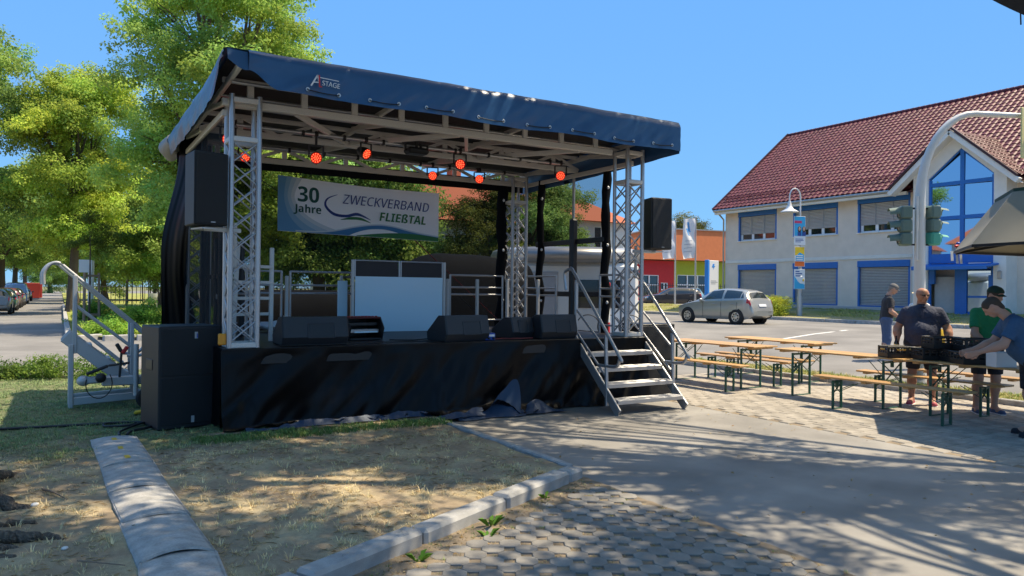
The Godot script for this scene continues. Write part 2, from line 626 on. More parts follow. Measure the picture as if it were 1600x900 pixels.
func lawn_and_paving() -> void:
	var b := mb()
	b.grid(190, 170, func(u, v):
		var x := lerpf(-9.0, 3.93, pow(u, 0.75))
		var zf := lawn_front(x)
		var z := lerpf(zf, -16.0, pow(v, 1.35))
		return V(x, lawn_y(x, z), z))
	paint(b, lawn_color)
	struct("lawn", b, M.lawn)
	# tufts of grass on the lawn
	var kinds := []
	for k in 3:
		var t := mb()
		for i in [11, 8, 14][k]:
			var a := rnd(0, TAU)
			var r := rnd(0.0, 0.03)
			var h: float = rnd(0.5, 1.0) * [0.036, 0.052, 0.026][k]
			var o := V(cos(a) * r, 0, sin(a) * r)
			var lean := V(cos(a), 0, sin(a)) * h * rnd(0.3, 1.1)
			var w := V(-sin(a), 0, cos(a)) * rnd(0.0018, 0.0032)
			var m := o + lean * 0.4 + V(0, h * 0.62, 0)
			var e := o + lean + V(0, h * (0.95 - 0.2 * r), 0)
			t.poly([o - w, o + w, m + w * 0.7, m - w * 0.7], V(cos(a), 0.6, sin(a)))
			t.poly([m - w * 0.7, m + w * 0.7, e], V(cos(a), 0.6, sin(a)))
		kinds.append(t.mesh())
	var xf := [[], [], []]
	var cl := [[], [], []]
	for i in 26000:
		var x := 3.9 - 6.5 * pow(rng.randf(), 0.8)
		var z := lerpf(lawn_front(x) - 0.03, -15.9, pow(rng.randf(), 1.25))
		var g := lawn_green(x, z)
		if absf(x - 0.55) < 0.26 and z > -8.9:
			continue
		var keep := 0.16 + 0.8 * g + 0.5 * sm(0.1, 0.5, noise.get_noise_2d(x * 5.0 + 70.0, z * 5.0))
		if rng.randf() > keep:
			continue
		var k := rng.randi_range(0, 2)
		var s := rnd(0.6, 1.35)
		xf[k].append(Transform3D(Basis(Vector3.UP, rnd(0, TAU)).scaled(V(s, s * rnd(0.6, 1.2), s)), V(x, lawn_y(x, z) - 0.006, z)))
		var f := rnd(0.75, 1.25)
		var c := Color(0.80, 0.64, 0.35).lerp(Color(0.24, 0.33, 0.14), clampf(g * 1.1 + rnd(-0.25, 0.25), 0, 1))
		cl[k].append(Color(c.r * f, c.g * f, c.b * f))
	# a line of longer grass along the stage skirt and the kerbs
	for i in 900:
		var x := rnd(1.2, 4.0)
		var z := -8.42 + 0.05 * x + rnd(-0.12, 0.25)
		xf[1].append(Transform3D(Basis(Vector3.UP, rnd(0, TAU)).scaled(Vector3.ONE * rnd(0.8, 1.5)), V(x, lawn_y(x, z) - 0.006, z)))
		cl[1].append(Color(0.15, 0.24, 0.07) * rnd(0.8, 1.3))
	for k in 3:
		many(self, "lawn_grass", kinds[k], xf[k], M.grass, cl[k])
	# kerb stones: the front row, the flush row beside the asphalt
	var kerb := Node3D.new()
	kerb.name = "kerb"
	add_child(kerb, true)
	kerb.set_meta("kind", "structure")
	var row := [V(3.98, 0, -5.46), V(1.15, 0, -4.13), V(-1.0, 0, -3.22), V(-5.0, 0, -1.53)]
	for i in row.size() - 1:
		var p: Vector3 = row[i]
		var q: Vector3 = row[i + 1]
		var d := (q - p).normalized()
		var at := 0.0
		var len := p.distance_to(q)
		var first := i == 0
		while at < len - 0.1:
			var l := minf(0.24 if first else rnd(0.93, 1.0), len - at)
			first = false
			var s := mb()
			var B := Basis(d, Vector3.UP, d.cross(Vector3.UP)) * Basis(Vector3.UP, rnd(-0.012, 0.012))
			s.box(p + d * (at + l * 0.5) + V(0, 0.035 + rnd(-0.008, 0.008), 0.0), V(l - 0.016, 0.16, 0.17), 0.022, B * Basis(Vector3.RIGHT, rnd(-0.03, 0.03)))
			part(kerb, "kerb_stone", s, M.kerb)
			at += l
	for i in 4:
		var s := mb()
		s.box(V(3.985 + rnd(-0.006, 0.006), 0.03, -5.55 - 0.94 * (i + 0.5)), V(0.085, 0.15, 0.93), 0.012, Basis(Vector3.UP, rnd(-0.008, 0.008)))
		part(kerb, "kerb_stone", s, M.kerb)
	# grass paving: octagonal stones with square openings between them
	var pave := Node3D.new()
	pave.name = "grass_paving"
	add_child(pave, true)
	pave.set_meta("kind", "structure")
	b = mb()
	b.grid(70, 60, func(u, v):
		var x = -2.0 + 6.03 * u
		var z := lerpf(lawn_front(x) + 0.04, -0.8, v)
		return V(x, 0.021 + 0.008 * noise.get_noise_2d(x * 20.0, z * 20.0), z))
	part(pave, "soil_bed", b, M.soil)
	var stones := []
	for k in 3:
		var hw := 0.0746
		var ct: float = [0.050, 0.052, 0.048][k]
		var pts := PackedVector2Array()
		for s in [[1, -1, 0], [1, 1, 1], [-1, 1, 0], [-1, -1, 1]]:
			var c := V(s[0] * hw, 0, s[1] * hw)
			var e1 := Vector2(c.x, c.z - s[1] * ct)
			var e2 := Vector2(c.x - s[0] * ct, c.z)
			if s[2]:
				pts.append(e1)
				pts.append(e2)
			else:
				pts.append(e2)
				pts.append(e1)
		var t := mb()
		t.prism(pts, 0.06, Transform3D(Basis(Vector3.RIGHT, PI / 2), Vector3.ZERO), 0.0035)
		stones.append(t.mesh())
	var gx := []
	var gc := []
	var pa := V(0.856, 0, 0.517)
	var pf := V(0.517, 0, -0.856)
	for i in range(-40, 70):
		for j in range(-70, 40):
			var q0 := pa * (0.106 * (i + j)) + pf * (3.2 + 0.106 * (i - j))
			var x := q0.x
			var z := q0.z
			var zl := lawn_front(x)
			if z < zl + 0.20 or x < 0.2 or x > 3.97 or z > -2.2 or x < 3.2 + (z + 2.2) * 1.5 - 0.6:
				continue
			var o := part(pave, "paving_stone", stones[rng.randi() % 3], M["paver%d" % (rng.randi() % 4)])
			o.position = V(x + rnd(-0.002, 0.002), 0.002 + rnd(-0.003, 0.003) - 0.02 * sm(0.45, 0.15, z - zl), z + rnd(-0.002, 0.002))
			o.rotation = V(rnd(-0.015, 0.015), -0.543 + PI / 4 + rnd(-0.02, 0.02) + PI / 2 * (rng.randi() % 4), rnd(-0.015, 0.015))
			# what grows in the openings between the stones
			for q in 3:
				if rng.randf() < 0.5:
					gx.append(Transform3D(Basis(Vector3.UP, rnd(0, TAU)).scaled(Vector3.ONE * rnd(0.4, 0.85)), V(x, 0.018, z) + pa * (0.106 + rnd(-0.03, 0.03)) + pf * rnd(-0.03, 0.03)))
					gc.append(Color(0.62, 0.48, 0.24).lerp(Color(0.22, 0.34, 0.08), sm(0.6, 0.95, rng.randf())) * rnd(0.7, 1.15))
	for i in 420:
		var x := rnd(0.4, 3.95)
		var z := lawn_front(x) + 0.11 + absf(rng.randfn(0, 0.07))
		gx.append(Transform3D(Basis(Vector3.UP, rnd(0, TAU)).scaled(Vector3.ONE * rnd(0.5, 1.3)), V(x, 0.006, z)))
		gc.append(Color(0.40, 0.29, 0.14).lerp(Color(0.09, 0.20, 0.04), sm(0.6, 0.75, rng.randf())) * rnd(0.7, 1.2))
	many(pave, "paving_grass", kinds[2], gx, M.grass, gc)
	# straw and bits lying on the lawn
	var sb := mb()
	sb.poly([V(-0.03, 0, -0.0012), V(0.0, 0.003, -0.0016), V(0.03, 0, -0.0012), V(0.03, 0, 0.0012), V(0.0, 0.003, 0.0016), V(-0.03, 0, 0.0012)], Vector3.UP)
	var lx := []
	var lc := []
	for i in 9000:
		var x := 3.9 - 5.2 * pow(rng.randf(), 0.8)
		var z := lerpf(lawn_front(x) - 0.05, -9.2, pow(rng.randf(), 1.2))
		if absf(x - 0.55) < 0.26 or noise.get_noise_2d(x * 4.0 + 11.0, z * 4.0) < -0.15:
			continue
		lx.append(Transform3D(Basis.from_euler(V(rnd(-0.25, 0.25), rnd(0, TAU), rnd(-0.25, 0.25))).scaled(Vector3.ONE * rnd(0.4, 1.5)), V(x, lawn_y(x, z) + 0.006, z)))
		lc.append(Color(0.62, 0.49, 0.27).lerp(Color(0.30, 0.20, 0.11), pow(rng.randf(), 1.6)) * rnd(0.8, 1.2))
	many(self, "dry_straw", sb.mesh(), lx, M.grass, lc)
	# dead leaves caught along the kerb
	var lf := mb()
	lf.poly([V(-0.02, 0, 0), V(0, 0.006, -0.011), V(0.022, 0.002, 0), V(0, 0.004, 0.012)], Vector3.UP)
	gx = []
	gc = []
	for i in 620:
		var x := rnd(0.2, 3.95)
		var z := lawn_front(x) + 0.10 + absf(rng.randfn(0, 0.16))
		if i > 300:
			x = rnd(-1.5, 8.0)
			z = rnd(-8.0, -2.5)
		gx.append(Transform3D(Basis.from_euler(V(rnd(-0.5, 0.5), rnd(0, TAU), rnd(-0.5, 0.5))).scaled(Vector3.ONE * rnd(0.5, 1.1)), V(x, 0.02 if z > lawn_front(x) + 0.08 or x > 4.0 else lawn_y(x, z) + 0.015, z)))
		gc.append(Color(0.34, 0.20, 0.08).lerp(Color(0.50, 0.40, 0.20), rng.randf()) * rnd(0.5, 1.1))
	many(self, "dead_leaves", lf.mesh(), gx, M.grass, gc)
	# brick paving under the tables
	var br := Node3D.new()
	br.name = "brick_paving"
	add_child(br, true)
	br.set_meta("kind", "structure")
	b = mb()
	b.poly([V(8.02, 0.004, -11.2), V(12.4, 0.004, -11.2), V(12.4, 0.004, 3), V(8.02, 0.004, 3)], Vector3.UP)
	part(br, "sand_bed", b, M.soil)
	var brick := mb()
	brick.box(Vector3.ZERO, V(0.238, 0.06, 0.158), 0.009)
	var bm := brick.mesh()
	var spots := []
	for j in range(0, 60):
		for i in range(0, 18):
			spots.append(V(8.02 + 0.12 + 0.245 * i + (0.12 if j % 2 else 0.0), -0.014 + rnd(-0.003, 0.003), -11.1 + 0.165 * j))
	spots.sort_custom(func(a, c): return a.distance_squared_to(V(3.0, 0, -2.0)) - (6.0 if absf(a.x - a.z * -1.35) < 3.0 else 0.0) < c.distance_squared_to(V(3.0, 0, -2.0)) - (6.0 if absf(c.x - c.z * -1.35) < 3.0 else 0.0))
	var vis := []
	var rest := []
	for p in spots:
		# in view: left of the frame's right edge
		var ahead: float = p.x * 0.517 - p.z * 0.856
		var side: float = p.x * 0.856 + p.z * 0.517
		if side < ahead * 0.70 and vis.size() < 300:
			vis.append(p)
		else:
			rest.append(p)
	for p in vis:
		var o := part(br, "brick", bm, M["brick%d" % (rng.randi() % 4)])
		o.position = p
		o.rotation = V(rnd(-0.012, 0.012), rnd(-0.01, 0.01), rnd(-0.012, 0.012))
	var rx := []
	for p in rest:
		rx.append(Transform3D(Basis.from_euler(V(rnd(-0.012, 0.012), rnd(-0.01, 0.01), rnd(-0.012, 0.012))), p))
	many(br, "brick_field", bm, rx, M.brick1)
	# kerb and grass strip between the paving and the road
	b = mb()
	b.grid(10, 120, func(u, v):
		var x = 12.45 + 1.2 * u
		var z = 2.0 - 16.0 * v
		return V(x, 0.035 + 0.03 * noise.get_noise_2d(x * 8.0, z * 8.0), z))
	paint(b, func(p): return Color(0.62, 0.50, 0.25).lerp(Color(0.32, 0.36, 0.11), 0.5 + 0.9 * noise.get_noise_2d(p.x * 4.0, p.z * 4.0)))
	struct("grass_strip", b, M.lawn)
	for z in range(0, 15):
		var s := mb()
		s.box(V(12.42, 0.03, 1.5 - z), V(0.10, 0.14, 0.985), 0.012)
		part(kerb, "kerb_stone", s, M.kerb)
	gx = []
	gc = []
	for i in 2600:
		gx.append(Transform3D(Basis(Vector3.UP, rnd(0, TAU)).scaled(Vector3.ONE * rnd(0.8, 2.0)), V(12.5 + 1.1 * rng.randf(), 0.03, -13.5 + 11.0 * rng.randf())))
		gc.append(Color(0.60, 0.48, 0.22).lerp(Color(0.22, 0.34, 0.07), rng.randf()) * rnd(0.8, 1.2))
	many(self, "strip_grass", kinds[1], gx, M.grass, gc)
	# verge before the office building
	b = mb()
	b.grid(14, 60, func(u, v):
		var x = 29.1 + 5.3 * u
		var z = 6.0 - 90.0 * v
		return V(x, gy(x) + 0.11 + 0.04 * noise.get_noise_2d(x * 3.0, z * 3.0), z))
	paint(b, func(p): return Color(0.66, 0.58, 0.36).lerp(Color(0.42, 0.44, 0.13), clampf(0.30 + 0.9 * noise.get_noise_2d(p.x * 2.0, p.z * 0.7) + sm(30.2, 31.5, p.x) * 0.3, 0, 1)))
	struct("verge", b, M.lawn)
	for i in 46:
		var s := mb()
		s.box(V(29.05, 0.47, 2.0 - 1.5 * i), V(0.14, 0.22, 1.48), 0.02)
		part(kerb, "kerb_stone", s, M.kerb)
	gx = []
	gc = []
	for i in 3600:
		var x := 30.3 + 4.0 * sqrt(rng.randf())
		var z := -3.0 - 34.0 * rng.randf()
		if noise.get_noise_2d(x, z) < -0.1:
			continue
		gx.append(Transform3D(Basis(Vector3.UP, rnd(0, TAU)).scaled(V(3.0, 1.8, 3.0) * rnd(0.7, 1.3)), V(x, gy(x) + 0.1, z)))
		gc.append(Color(0.58, 0.50, 0.20).lerp(Color(0.34, 0.40, 0.09), rng.randf()) * rnd(0.8, 1.2))
	many(self, "verge_grass", kinds[1], gx, M.grass, gc)
	# park across the side street
	b = mb()
	b.grid(60, 70, func(u, v):
		var x = 0.35 + 30.0 * u
		var z := -26.2 - 170.0 * pow(v, 1.6)
		if x < 2.0:
			z -= 1.6 * pow(1.0 - (x - 0.35) / 1.65, 2.0) * (1.0 - v)
		return V(x, 0.12 + 0.05 * noise.get_noise_2d(x, z), z))
	paint(b, func(p): return Color(0.66, 0.62, 0.22).lerp(Color(0.36, 0.46, 0.10), clampf(0.45 + 0.9 * noise.get_noise_2d(p.x * 0.8, p.z * 0.5) + sm(-34, -28, p.z) * 0.4, 0, 1)))
	struct("park_lawn", b, M.lawn)
	for i in 30:
		var s := mb()
		s.box(V(0.24, 0.06, -28.6 - 1.5 * i), V(0.18, 0.24, 1.47), 0.02)
		part(kerb, "kerb_stone", s, M.kerb)
	for i in 3:
		var a := PI * 0.5 * (i + 0.5) / 3.0
		var s := mb()
		s.box(V(2.05 - 1.8 * cos(a), 0.06, -27.9 + 1.75 * sin(a)), V(0.18, 0.24, 0.92), 0.02, Basis(Vector3.UP, -a))
		part(kerb, "kerb_stone", s, M.kerb)
	for i in 16:
		var s := mb()
		s.box(V(2.8 + 1.5 * i, 0.06, -26.14), V(1.47, 0.24, 0.18), 0.02)
		part(kerb, "kerb_stone", s, M.kerb)
	gx = []
	gc = []
	for i in 9000:
		var x := 0.6 + 12.0 * pow(rng.randf(), 1.3)
		var z := -26.6 - 30.0 * pow(rng.randf(), 1.8)
		if x < 2.2 and z > -28.4:
			continue
		gx.append(Transform3D(Basis(Vector3.UP, rnd(0, TAU)).scaled(Vector3.ONE * rnd(2.0, 5.0) * (1.5 if z > -30.0 else 1.0)), V(x, 0.12, z)))
		gc.append(Color(0.60, 0.58, 0.16).lerp(Color(0.26, 0.42, 0.06), rng.randf() * 0.7 + (0.3 if z > -31.0 else 0.0)) * rnd(0.8, 1.2))
	many(self, "park_grass", kinds[1], gx, M.grass, gc)

# ---------------------------------------------------------------- buildings

func wall(b: MB, o: Vector3, u: Vector3, w: float, h: float, holes: Array, deep: float, out: Vector3) -> void:
	# a wall from o along u, with openings (Rect2 in u, up) that have reveals
	var xs := [0.0, w]
	var ys := [0.0, h]
	for r in holes:
		xs.append_array([r.position.x, r.end.x])
		ys.append_array([r.position.y, r.end.y])
	xs.sort()
	ys.sort()
	var P := func(x, y): return o + u * x + Vector3.UP * y
	for i in xs.size() - 1:
		for j in ys.size() - 1:
			if xs[i + 1] - xs[i] < 1e-4 or ys[j + 1] - ys[j] < 1e-4:
				continue
			var c := Vector2(xs[i] + xs[i + 1], ys[j] + ys[j + 1]) * 0.5
			var open := false
			for r in holes:
				open = open or r.has_point(c)
			if not open:
				b.poly([P.call(xs[i], ys[j]), P.call(xs[i + 1], ys[j]), P.call(xs[i + 1], ys[j + 1]), P.call(xs[i], ys[j + 1])], out)
	for r in holes:
		var q := [P.call(r.position.x, r.position.y), P.call(r.end.x, r.position.y), P.call(r.end.x, r.end.y), P.call(r.position.x, r.end.y)]
		var cen: Vector3 = (q[0] + q[2]) * 0.5
		for k in 4:
			var a: Vector3 = q[k]
			var d: Vector3 = q[(k + 1) % 4]
			b.poly([a, d, d - out * deep, a - out * deep], cen - (a + d) * 0.5)

func tile_mesh(w: float, l: float) -> Mesh:
	# a pantile: wavy across (x), lying along z, nose at +z
	var t := mb()
	t.grid(8, 1, func(u, v): return V((u - 0.5) * w * 1.04, 0.024 * sin(u * TAU) + 0.010 * cos(u * TAU * 2.0) + (0.034 if v > 0.5 else 0.0), (v - 0.5) * l * 1.12), true)
	t.grid(8, 1, func(u, v): return V((u - 0.5) * w * 1.04, 0.024 * sin(u * TAU) + 0.010 * cos(u * TAU * 2.0) + 0.034 - 0.032 * v, 0.56 * l), true)
	return t.mesh()

func tile_roof(parent: Node, a: Vector3, along: Vector3, up: Vector3, w: float, l: float, m: Material, shape: Callable) -> void:
	# tiles from the eave corner a; along and up are unit vectors in the roof plane
	var tm := tile_mesh(0.30, 0.34)
	var nrm := along.cross(up).normalized()
	if nrm.y < 0.0:
		nrm = -nrm
	var B := Basis(nrm.cross(-up), nrm, -up)
	var xf := []
	var cl := []
	for j in int(l / 0.34):
		for i in int(w / 0.30):
			var p := Vector2((i + 0.5) * 0.30, (j + 0.5) * 0.34)
			if not shape.call(p):
				continue
			xf.append(Transform3D(B * Basis.from_euler(V(rnd(-0.02, 0.02), 0, rnd(-0.02, 0.02))), a + along * p.x + up * p.y + nrm * 0.03 - V(34.5, 0.8, -19.0)))
			var f := rnd(0.8, 1.2)
			cl.append(Color(f, f * rnd(0.92, 1.06), f))
	many(parent, "roof_tiles", tm, xf, m, cl)

func office_window(p: Node3D, z0: float, z1: float, y0: float, y1: float, sash: bool) -> void:
	var x := 34.5
	var f := mb(p)
	f.box(V(x + 0.02, y1 - 0.16, (z0 + z1) * 0.5), V(0.14, 0.32, z1 - z0), 0.01)          # shutter box
	f.box(V(x + 0.04, (y0 + y1) * 0.5 - 0.16, z0 + 0.05), V(0.10, y1 - y0 - 0.33, 0.10), 0.01)
	f.box(V(x + 0.04, (y0 + y1) * 0.5 - 0.16, z1 - 0.05), V(0.10, y1 - y0 - 0.33, 0.10), 0.01)
	if not sash:
		f.box(V(x + 0.04, y0 + 0.03, (z0 + z1) * 0.5), V(0.10, 0.06, z1 - z0 - 0.202), 0.01)
	var w := part(p, "window", f, M.blue_frame)
	var low := y0 + (0.42 if sash else 0.06)
	var s := mb(p)
	var n := int((y1 - 0.32 - low) / 0.075)
	for k in n:
		var yy := low + (k + 0.5) * (y1 - 0.33 - low) / n
		s.box(V(x + 0.10, yy, (z0 + z1) * 0.5), V(0.012, 0.062, z1 - z0 - 0.21), 0.005, Basis(Vector3.BACK, 0.18))
	s.box(V(x + 0.10, low - 0.015, (z0 + z1) * 0.5), V(0.022, 0.03, z1 - z0 - 0.21), 0.006)
	part(w, "roller_shutter", s, M.shutter)
	if sash:
		for k in 2:
			var g := mb(p)
			g.box(V(x + 0.07, (low + y1 - 0.33) * 0.5, lerpf(z0, z1, (k + 1) / 3.0)), V(0.05, y1 - 0.34 - low, 0.03), 0.006)
			part(w, "guide_rail", g, M.shutter)
		var fr := mb(p)
		fr.box(V(x + 0.16, y0 + 0.05, (z0 + z1) * 0.5), V(0.08, 0.10, z1 - z0 - 0.2), 0.01)
		fr.box(V(x - 0.03, y0 + 0.0, (z0 + z1) * 0.5), V(0.12, 0.04, z1 - z0 + 0.05), 0.01)
		for k in 4:
			fr.box(V(x + 0.16, y0 + 0.26, lerpf(z0 + 0.17, z1 - 0.17, k / 3.0)), V(0.08, 0.318, 0.16 if k in [1, 2] else 0.14), 0.01)
		part(w, "sash_frame", fr, M.white_plastic)
		for k in 3:
			var g := mb(p)
			g.box(V(x + 0.17, y0 + 0.28, lerpf(z0 + 0.17, z1 - 0.17, (k + 0.5) / 3.0)), V(0.01, 0.36, (z1 - z0) / 3.0 - 0.12))
			part(w, "pane", g, M.pane)
	else:
		var g := mb(p)
		g.box(V(x + 0.2, (y0 + y1) * 0.5, (z0 + z1) * 0.5), V(0.01, y1 - y0 - 0.1, z1 - z0 - 0.1))
		part(w, "pane", g, M.pane)

func office_building() -> void:
	var o := thing("office_building", "grey two-storey office building with dark red tiled roof and blue window frames", "building", V(34.5, 0.8, -19.0))
	var x := 34.5
	var zl := -32.2
	var base := 0.82
	var eave := 6.72
	# the long street wall, left of the entrance bay and right of it
	var wins := [[-31.19, -28.41, 4.73, 6.49], [-27.31, -24.53, 4.77, 6.5], [-23.41, -20.67, 4.75, 6.55]]
	var lows := [[-31.19, -28.41, 1.06, 3.35], [-27.29, -24.51, 1.08, 3.34], [-23.39, -20.65, 1.06, 3.35]]
	var more := [[-14.0, -11.3], [-10.1, -7.4]]
	var holes := []
	for w in wins + lows:
		holes.append(Rect2(w[0] - zl, w[2] - base, w[1] - w[0], w[3] - w[2]))
	for w in more:
		holes.append(Rect2(w[0] - zl, 4.75 - base, w[1] - w[0], 1.75))
		holes.append(Rect2(w[0] - zl, 1.06 - base, w[1] - w[0], 2.3))
	var b := mb(o)
	wall(b, V(x, base, zl), V(0, 0, 1), 27.2, eave - base, holes, 0.24, V(-1, 0, 0))
	b.poly([V(x, base, zl), V(x + 12.4, base, zl), V(x + 12.4, eave, zl), V(40.7, 11.8, zl), V(x, eave, zl)], V(0, 0, -1))
	b.poly([V(x, base, -5), V(x + 12.4, base, -5), V(x + 12.4, eave, -5), V(40.7, 11.8, -5), V(x, eave, -5)], V(0, 0, 1))
	b.poly([V(x + 12.4, base, zl), V(x + 12.4, base, -5), V(x + 12.4, eave, -5), V(x + 12.4, eave, zl)], V(1, 0, 0))
	part(o, "wall", b, M.render_grey)
	b = mb(o)
	b.box(V(x - 0.012, 3.53, -26.35), V(0.06, 0.17, 11.6), 0.01)
	part(o, "floor_band", b, M.render_white)
	b = mb(o)
	b.box(V(x - 0.01, 0.94, -26.35), V(0.07, 0.24, 11.6), 0.01)
	part(o, "plinth", b, M.shutter)
	for w in wins:
		office_window(o, w[0], w[1], w[2], w[3], true)
	for w in lows:
		office_window(o, w[0], w[1], w[2], w[3], false)
	for w in more:
		office_window(o, w[0], w[1], 4.75, 6.5, true)
		office_window(o, w[0], w[1], 1.06, 3.36, false)
	# main roof
	var ea := V(33.85, 6.70, -32.55)
	var rp := V(40.65, 11.98, -32.55)
	var up := (rp - ea).normalized()
	var sl := ea.distance_to(rp)
	b = mb(o)
	b.poly([ea - V(0, 0.08, 0), rp - V(0, 0.08, 0), rp + V(0, -0.08, 27.8), ea + V(0, -0.08, 27.8)], V(-1, 1, 0))
	b.poly([V(47.45, 6.62, -32.55), rp - V(0, 0.08, 0), rp + V(0, -0.08, 27.8), V(47.45, 6.62, -4.75)], V(1, 1, 0))
	b.poly([ea - V(0, 0.16, 0), V(34.6, 6.54, -32.55), V(34.6, 6.54, -4.75), ea + V(0, -0.16, 27.8)], V(0, -1, 0))
	var roof := part(o, "roof", b, M.roof_tile)
	# the bay's roof cuts into the main roof
	var bay := [Vector2(-21.2, -15.0), -18.1, 8.98, 6.62]
	tile_roof(roof, ea, V(0, 0, 1), up, 27.7, sl, M.roof_tile, func(p):
		var z: float = -32.55 + p.x
		var y: float = 6.70 + up.y * p.y
		return y > 8.98 - absf(z + 18.1) * 0.95 - 0.05)
	b = mb(o)
	for k in 92:
		b.lathe([Vector2(0.10, 0), Vector2(0.115, 0.30), Vector2(0.10, 0.31)], 8, Transform3D(Basis(Vector3.RIGHT, PI / 2), rp + V(0, 0.03, 0.30 * k)))
	part(roof, "ridge_tiles", b, M.roof_tile, "", "stuff")
	b = mb(o)
	b.bar(ea + V(0, -0.02, -0.06), rp + V(0, 0.06, -0.06), 0.09, 0.22)
	part(roof, "verge", b, M.verge_tile)
	b = mb(o)
	var gut := []
	for k in 2:
		gut = [V(33.80, 6.60, [-32.5, -15.2][k]), V(33.80, 6.60, [-20.7, -4.8][k])]
		b.tube(gut, 0.075, 8)
	b.tube([V(33.85, 6.55, -32.3), V(34.2, 6.3, -32.3), V(34.42, 6.1, -32.28), V(34.42, 0.8, -32.28)], 0.05, 8)
	part(roof, "gutter", b, M.zinc)
	b = mb(o)
	b.box(V(33.95, 6.46, -26.5), V(0.2, 0.14, 12.0), 0.01)
	b.box(V(33.95, 6.46, -10.0), V(0.2, 0.14, 10.3), 0.01)
	part(roof, "fascia", b, M.render_white)
	# snow guard near the eave
	b = mb(o)
	for k in 3:
		var g := ea + up * (0.85 + 0.09 * k) + V(-0.10, 0.13, 0.3)
		b.tube([g, g + V(0, 0, 11.3)], 0.012, 6)
	for k in 14:
		var g := ea + up * 0.85 + V(-0.02, 0.05, 0.4 + 0.85 * k)
		b.bar(g, g + V(-0.05, 0.14, 0) + up * 0.2, 0.02, 0.03)
	part(roof, "snow_guard", b, M.roof_tile)
	b = mb(o)
	b.tube([V(36.6, 8.7, -15.7), V(36.6, 9.9, -15.7)], 0.05, 8)
	b.sphere(V(36.6, 9.95, -15.7), V(0.17, 0.08, 0.17))
	part(roof, "vent_pipe", b, M.zinc)
	# entrance bay with gable and big blue-framed glazing
	var bx := 33.6
	var glaze := PackedVector2Array([Vector2(-19.3, 0.8), Vector2(-16.52, 0.8), Vector2(-16.52, 6.86), Vector2(-17.88, 8.12), Vector2(-19.3, 6.90)])
	var outer := PackedVector2Array([Vector2(-20.0, 0.8), Vector2(-20.0, 7.2), Vector2(-18.1, 8.86), Vector2(-16.02, 7.0), Vector2(-16.02, 0.8)])
	b = mb(o)
	var F := func(p: Vector2, dx: float): return V(bx + dx, p.y, p.x)
	# the white gable wall as strips round the glazing
	for q in [[Vector2(-20.0, 0.8), Vector2(-19.3, 0.8), Vector2(-19.3, 6.9), Vector2(-20.0, 7.2)], [Vector2(-16.52, 0.8), Vector2(-16.02, 0.8), Vector2(-16.02, 7.0), Vector2(-16.52, 6.86)], [Vector2(-20.0, 7.2), Vector2(-19.3, 6.9), Vector2(-17.88, 8.12), Vector2(-18.1, 8.86)], [Vector2(-18.1, 8.86), Vector2(-17.88, 8.12), Vector2(-16.52, 6.86), Vector2(-16.02, 7.0)]]:
		b.poly(q.map(func(p): return F.call(p, 0.0)), V(-1, 0, 0))
	for i in glaze.size():
		var p := glaze[i]
		var q := glaze[(i + 1) % glaze.size()]
		b.poly([F.call(p, 0), F.call(q, 0), F.call(q, 0.2), F.call(p, 0.2)], V(0, 4.0 - (p.y + q.y) * 0.5, -17.9 - (p.x + q.x) * 0.5))
	b.poly([V(bx, 0.8, -16.02), V(34.5, 0.8, -16.02), V(34.5, 7.0, -16.02), V(bx, 7.0, -16.02)], V(0, 0, 1))
	b.poly([V(bx, 0.8, -20.0), V(34.5, 0.8, -20.0), V(34.5, 7.2, -20.0), V(bx, 7.2, -20.0)], V(0, 0, -1))
	var ent := part(o, "entrance_bay", b, M.render_white)
	b = mb(o)
	var fx := bx + 0.10
	for s in [[Vector2(-19.3, 6.9), Vector2(-17.88, 8.12)], [Vector2(-17.88, 8.12), Vector2(-16.52, 6.86)], [Vector2(-19.25, 0.8), Vector2(-19.25, 6.85)], [Vector2(-16.57, 0.8), Vector2(-16.57, 6.82)]]:
		b.bar(F.call(s[0], 0.1), F.call(s[1], 0.1), 0.10, 0.10, 0.01, V(1, 0, 0))
	b.bar(V(fx + 0.003, 2.7, -17.85), V(fx + 0.003, 8.06, -17.85), 0.17, 0.12, 0.01, V(1, 0, 0))
	for y in [6.62, 5.10]:
		b.box(V(fx + 0.006, y, -17.9), V(0.12, 0.17, 2.62), 0.01)
	b.box(V(fx + 0.006, 3.3, -17.9), V(0.12, 0.42, 2.62), 0.01)
	b.box(V(fx + 0.004, 1.8, -17.88), V(0.13, 2.6, 0.5), 0.01)
	b.box(V(fx + 0.004, 2.62, -19.12), V(0.13, 0.9, 0.2), 0.01)
	b.box(V(fx + 0.008, 1.62, -17.1), V(0.12, 0.09, 0.98), 0.01)
	b.box(V(fx + 0.008, 0.9, -17.1), V(0.12, 0.16, 0.98), 0.01)
	b.box(V(fx + 0.008, 1.7, -16.68), V(0.12, 1.7, 0.12), 0.01)
	part(ent, "glazing_frame", b, M.blue_frame)
	var panes := [[-19.22, -17.94, 6.71, 0], [-17.76, -16.6, 6.71, 1], [-19.22, -17.94, 5.19, 6.53], [-17.76, -16.6, 5.19, 6.53], [-19.22, -17.94, 3.52, 5.01], [-17.76, -16.6, 3.52, 5.01], [-17.6, -16.72, 1.66, 3.09], [-17.6, -16.72, 0.95, 1.58]]
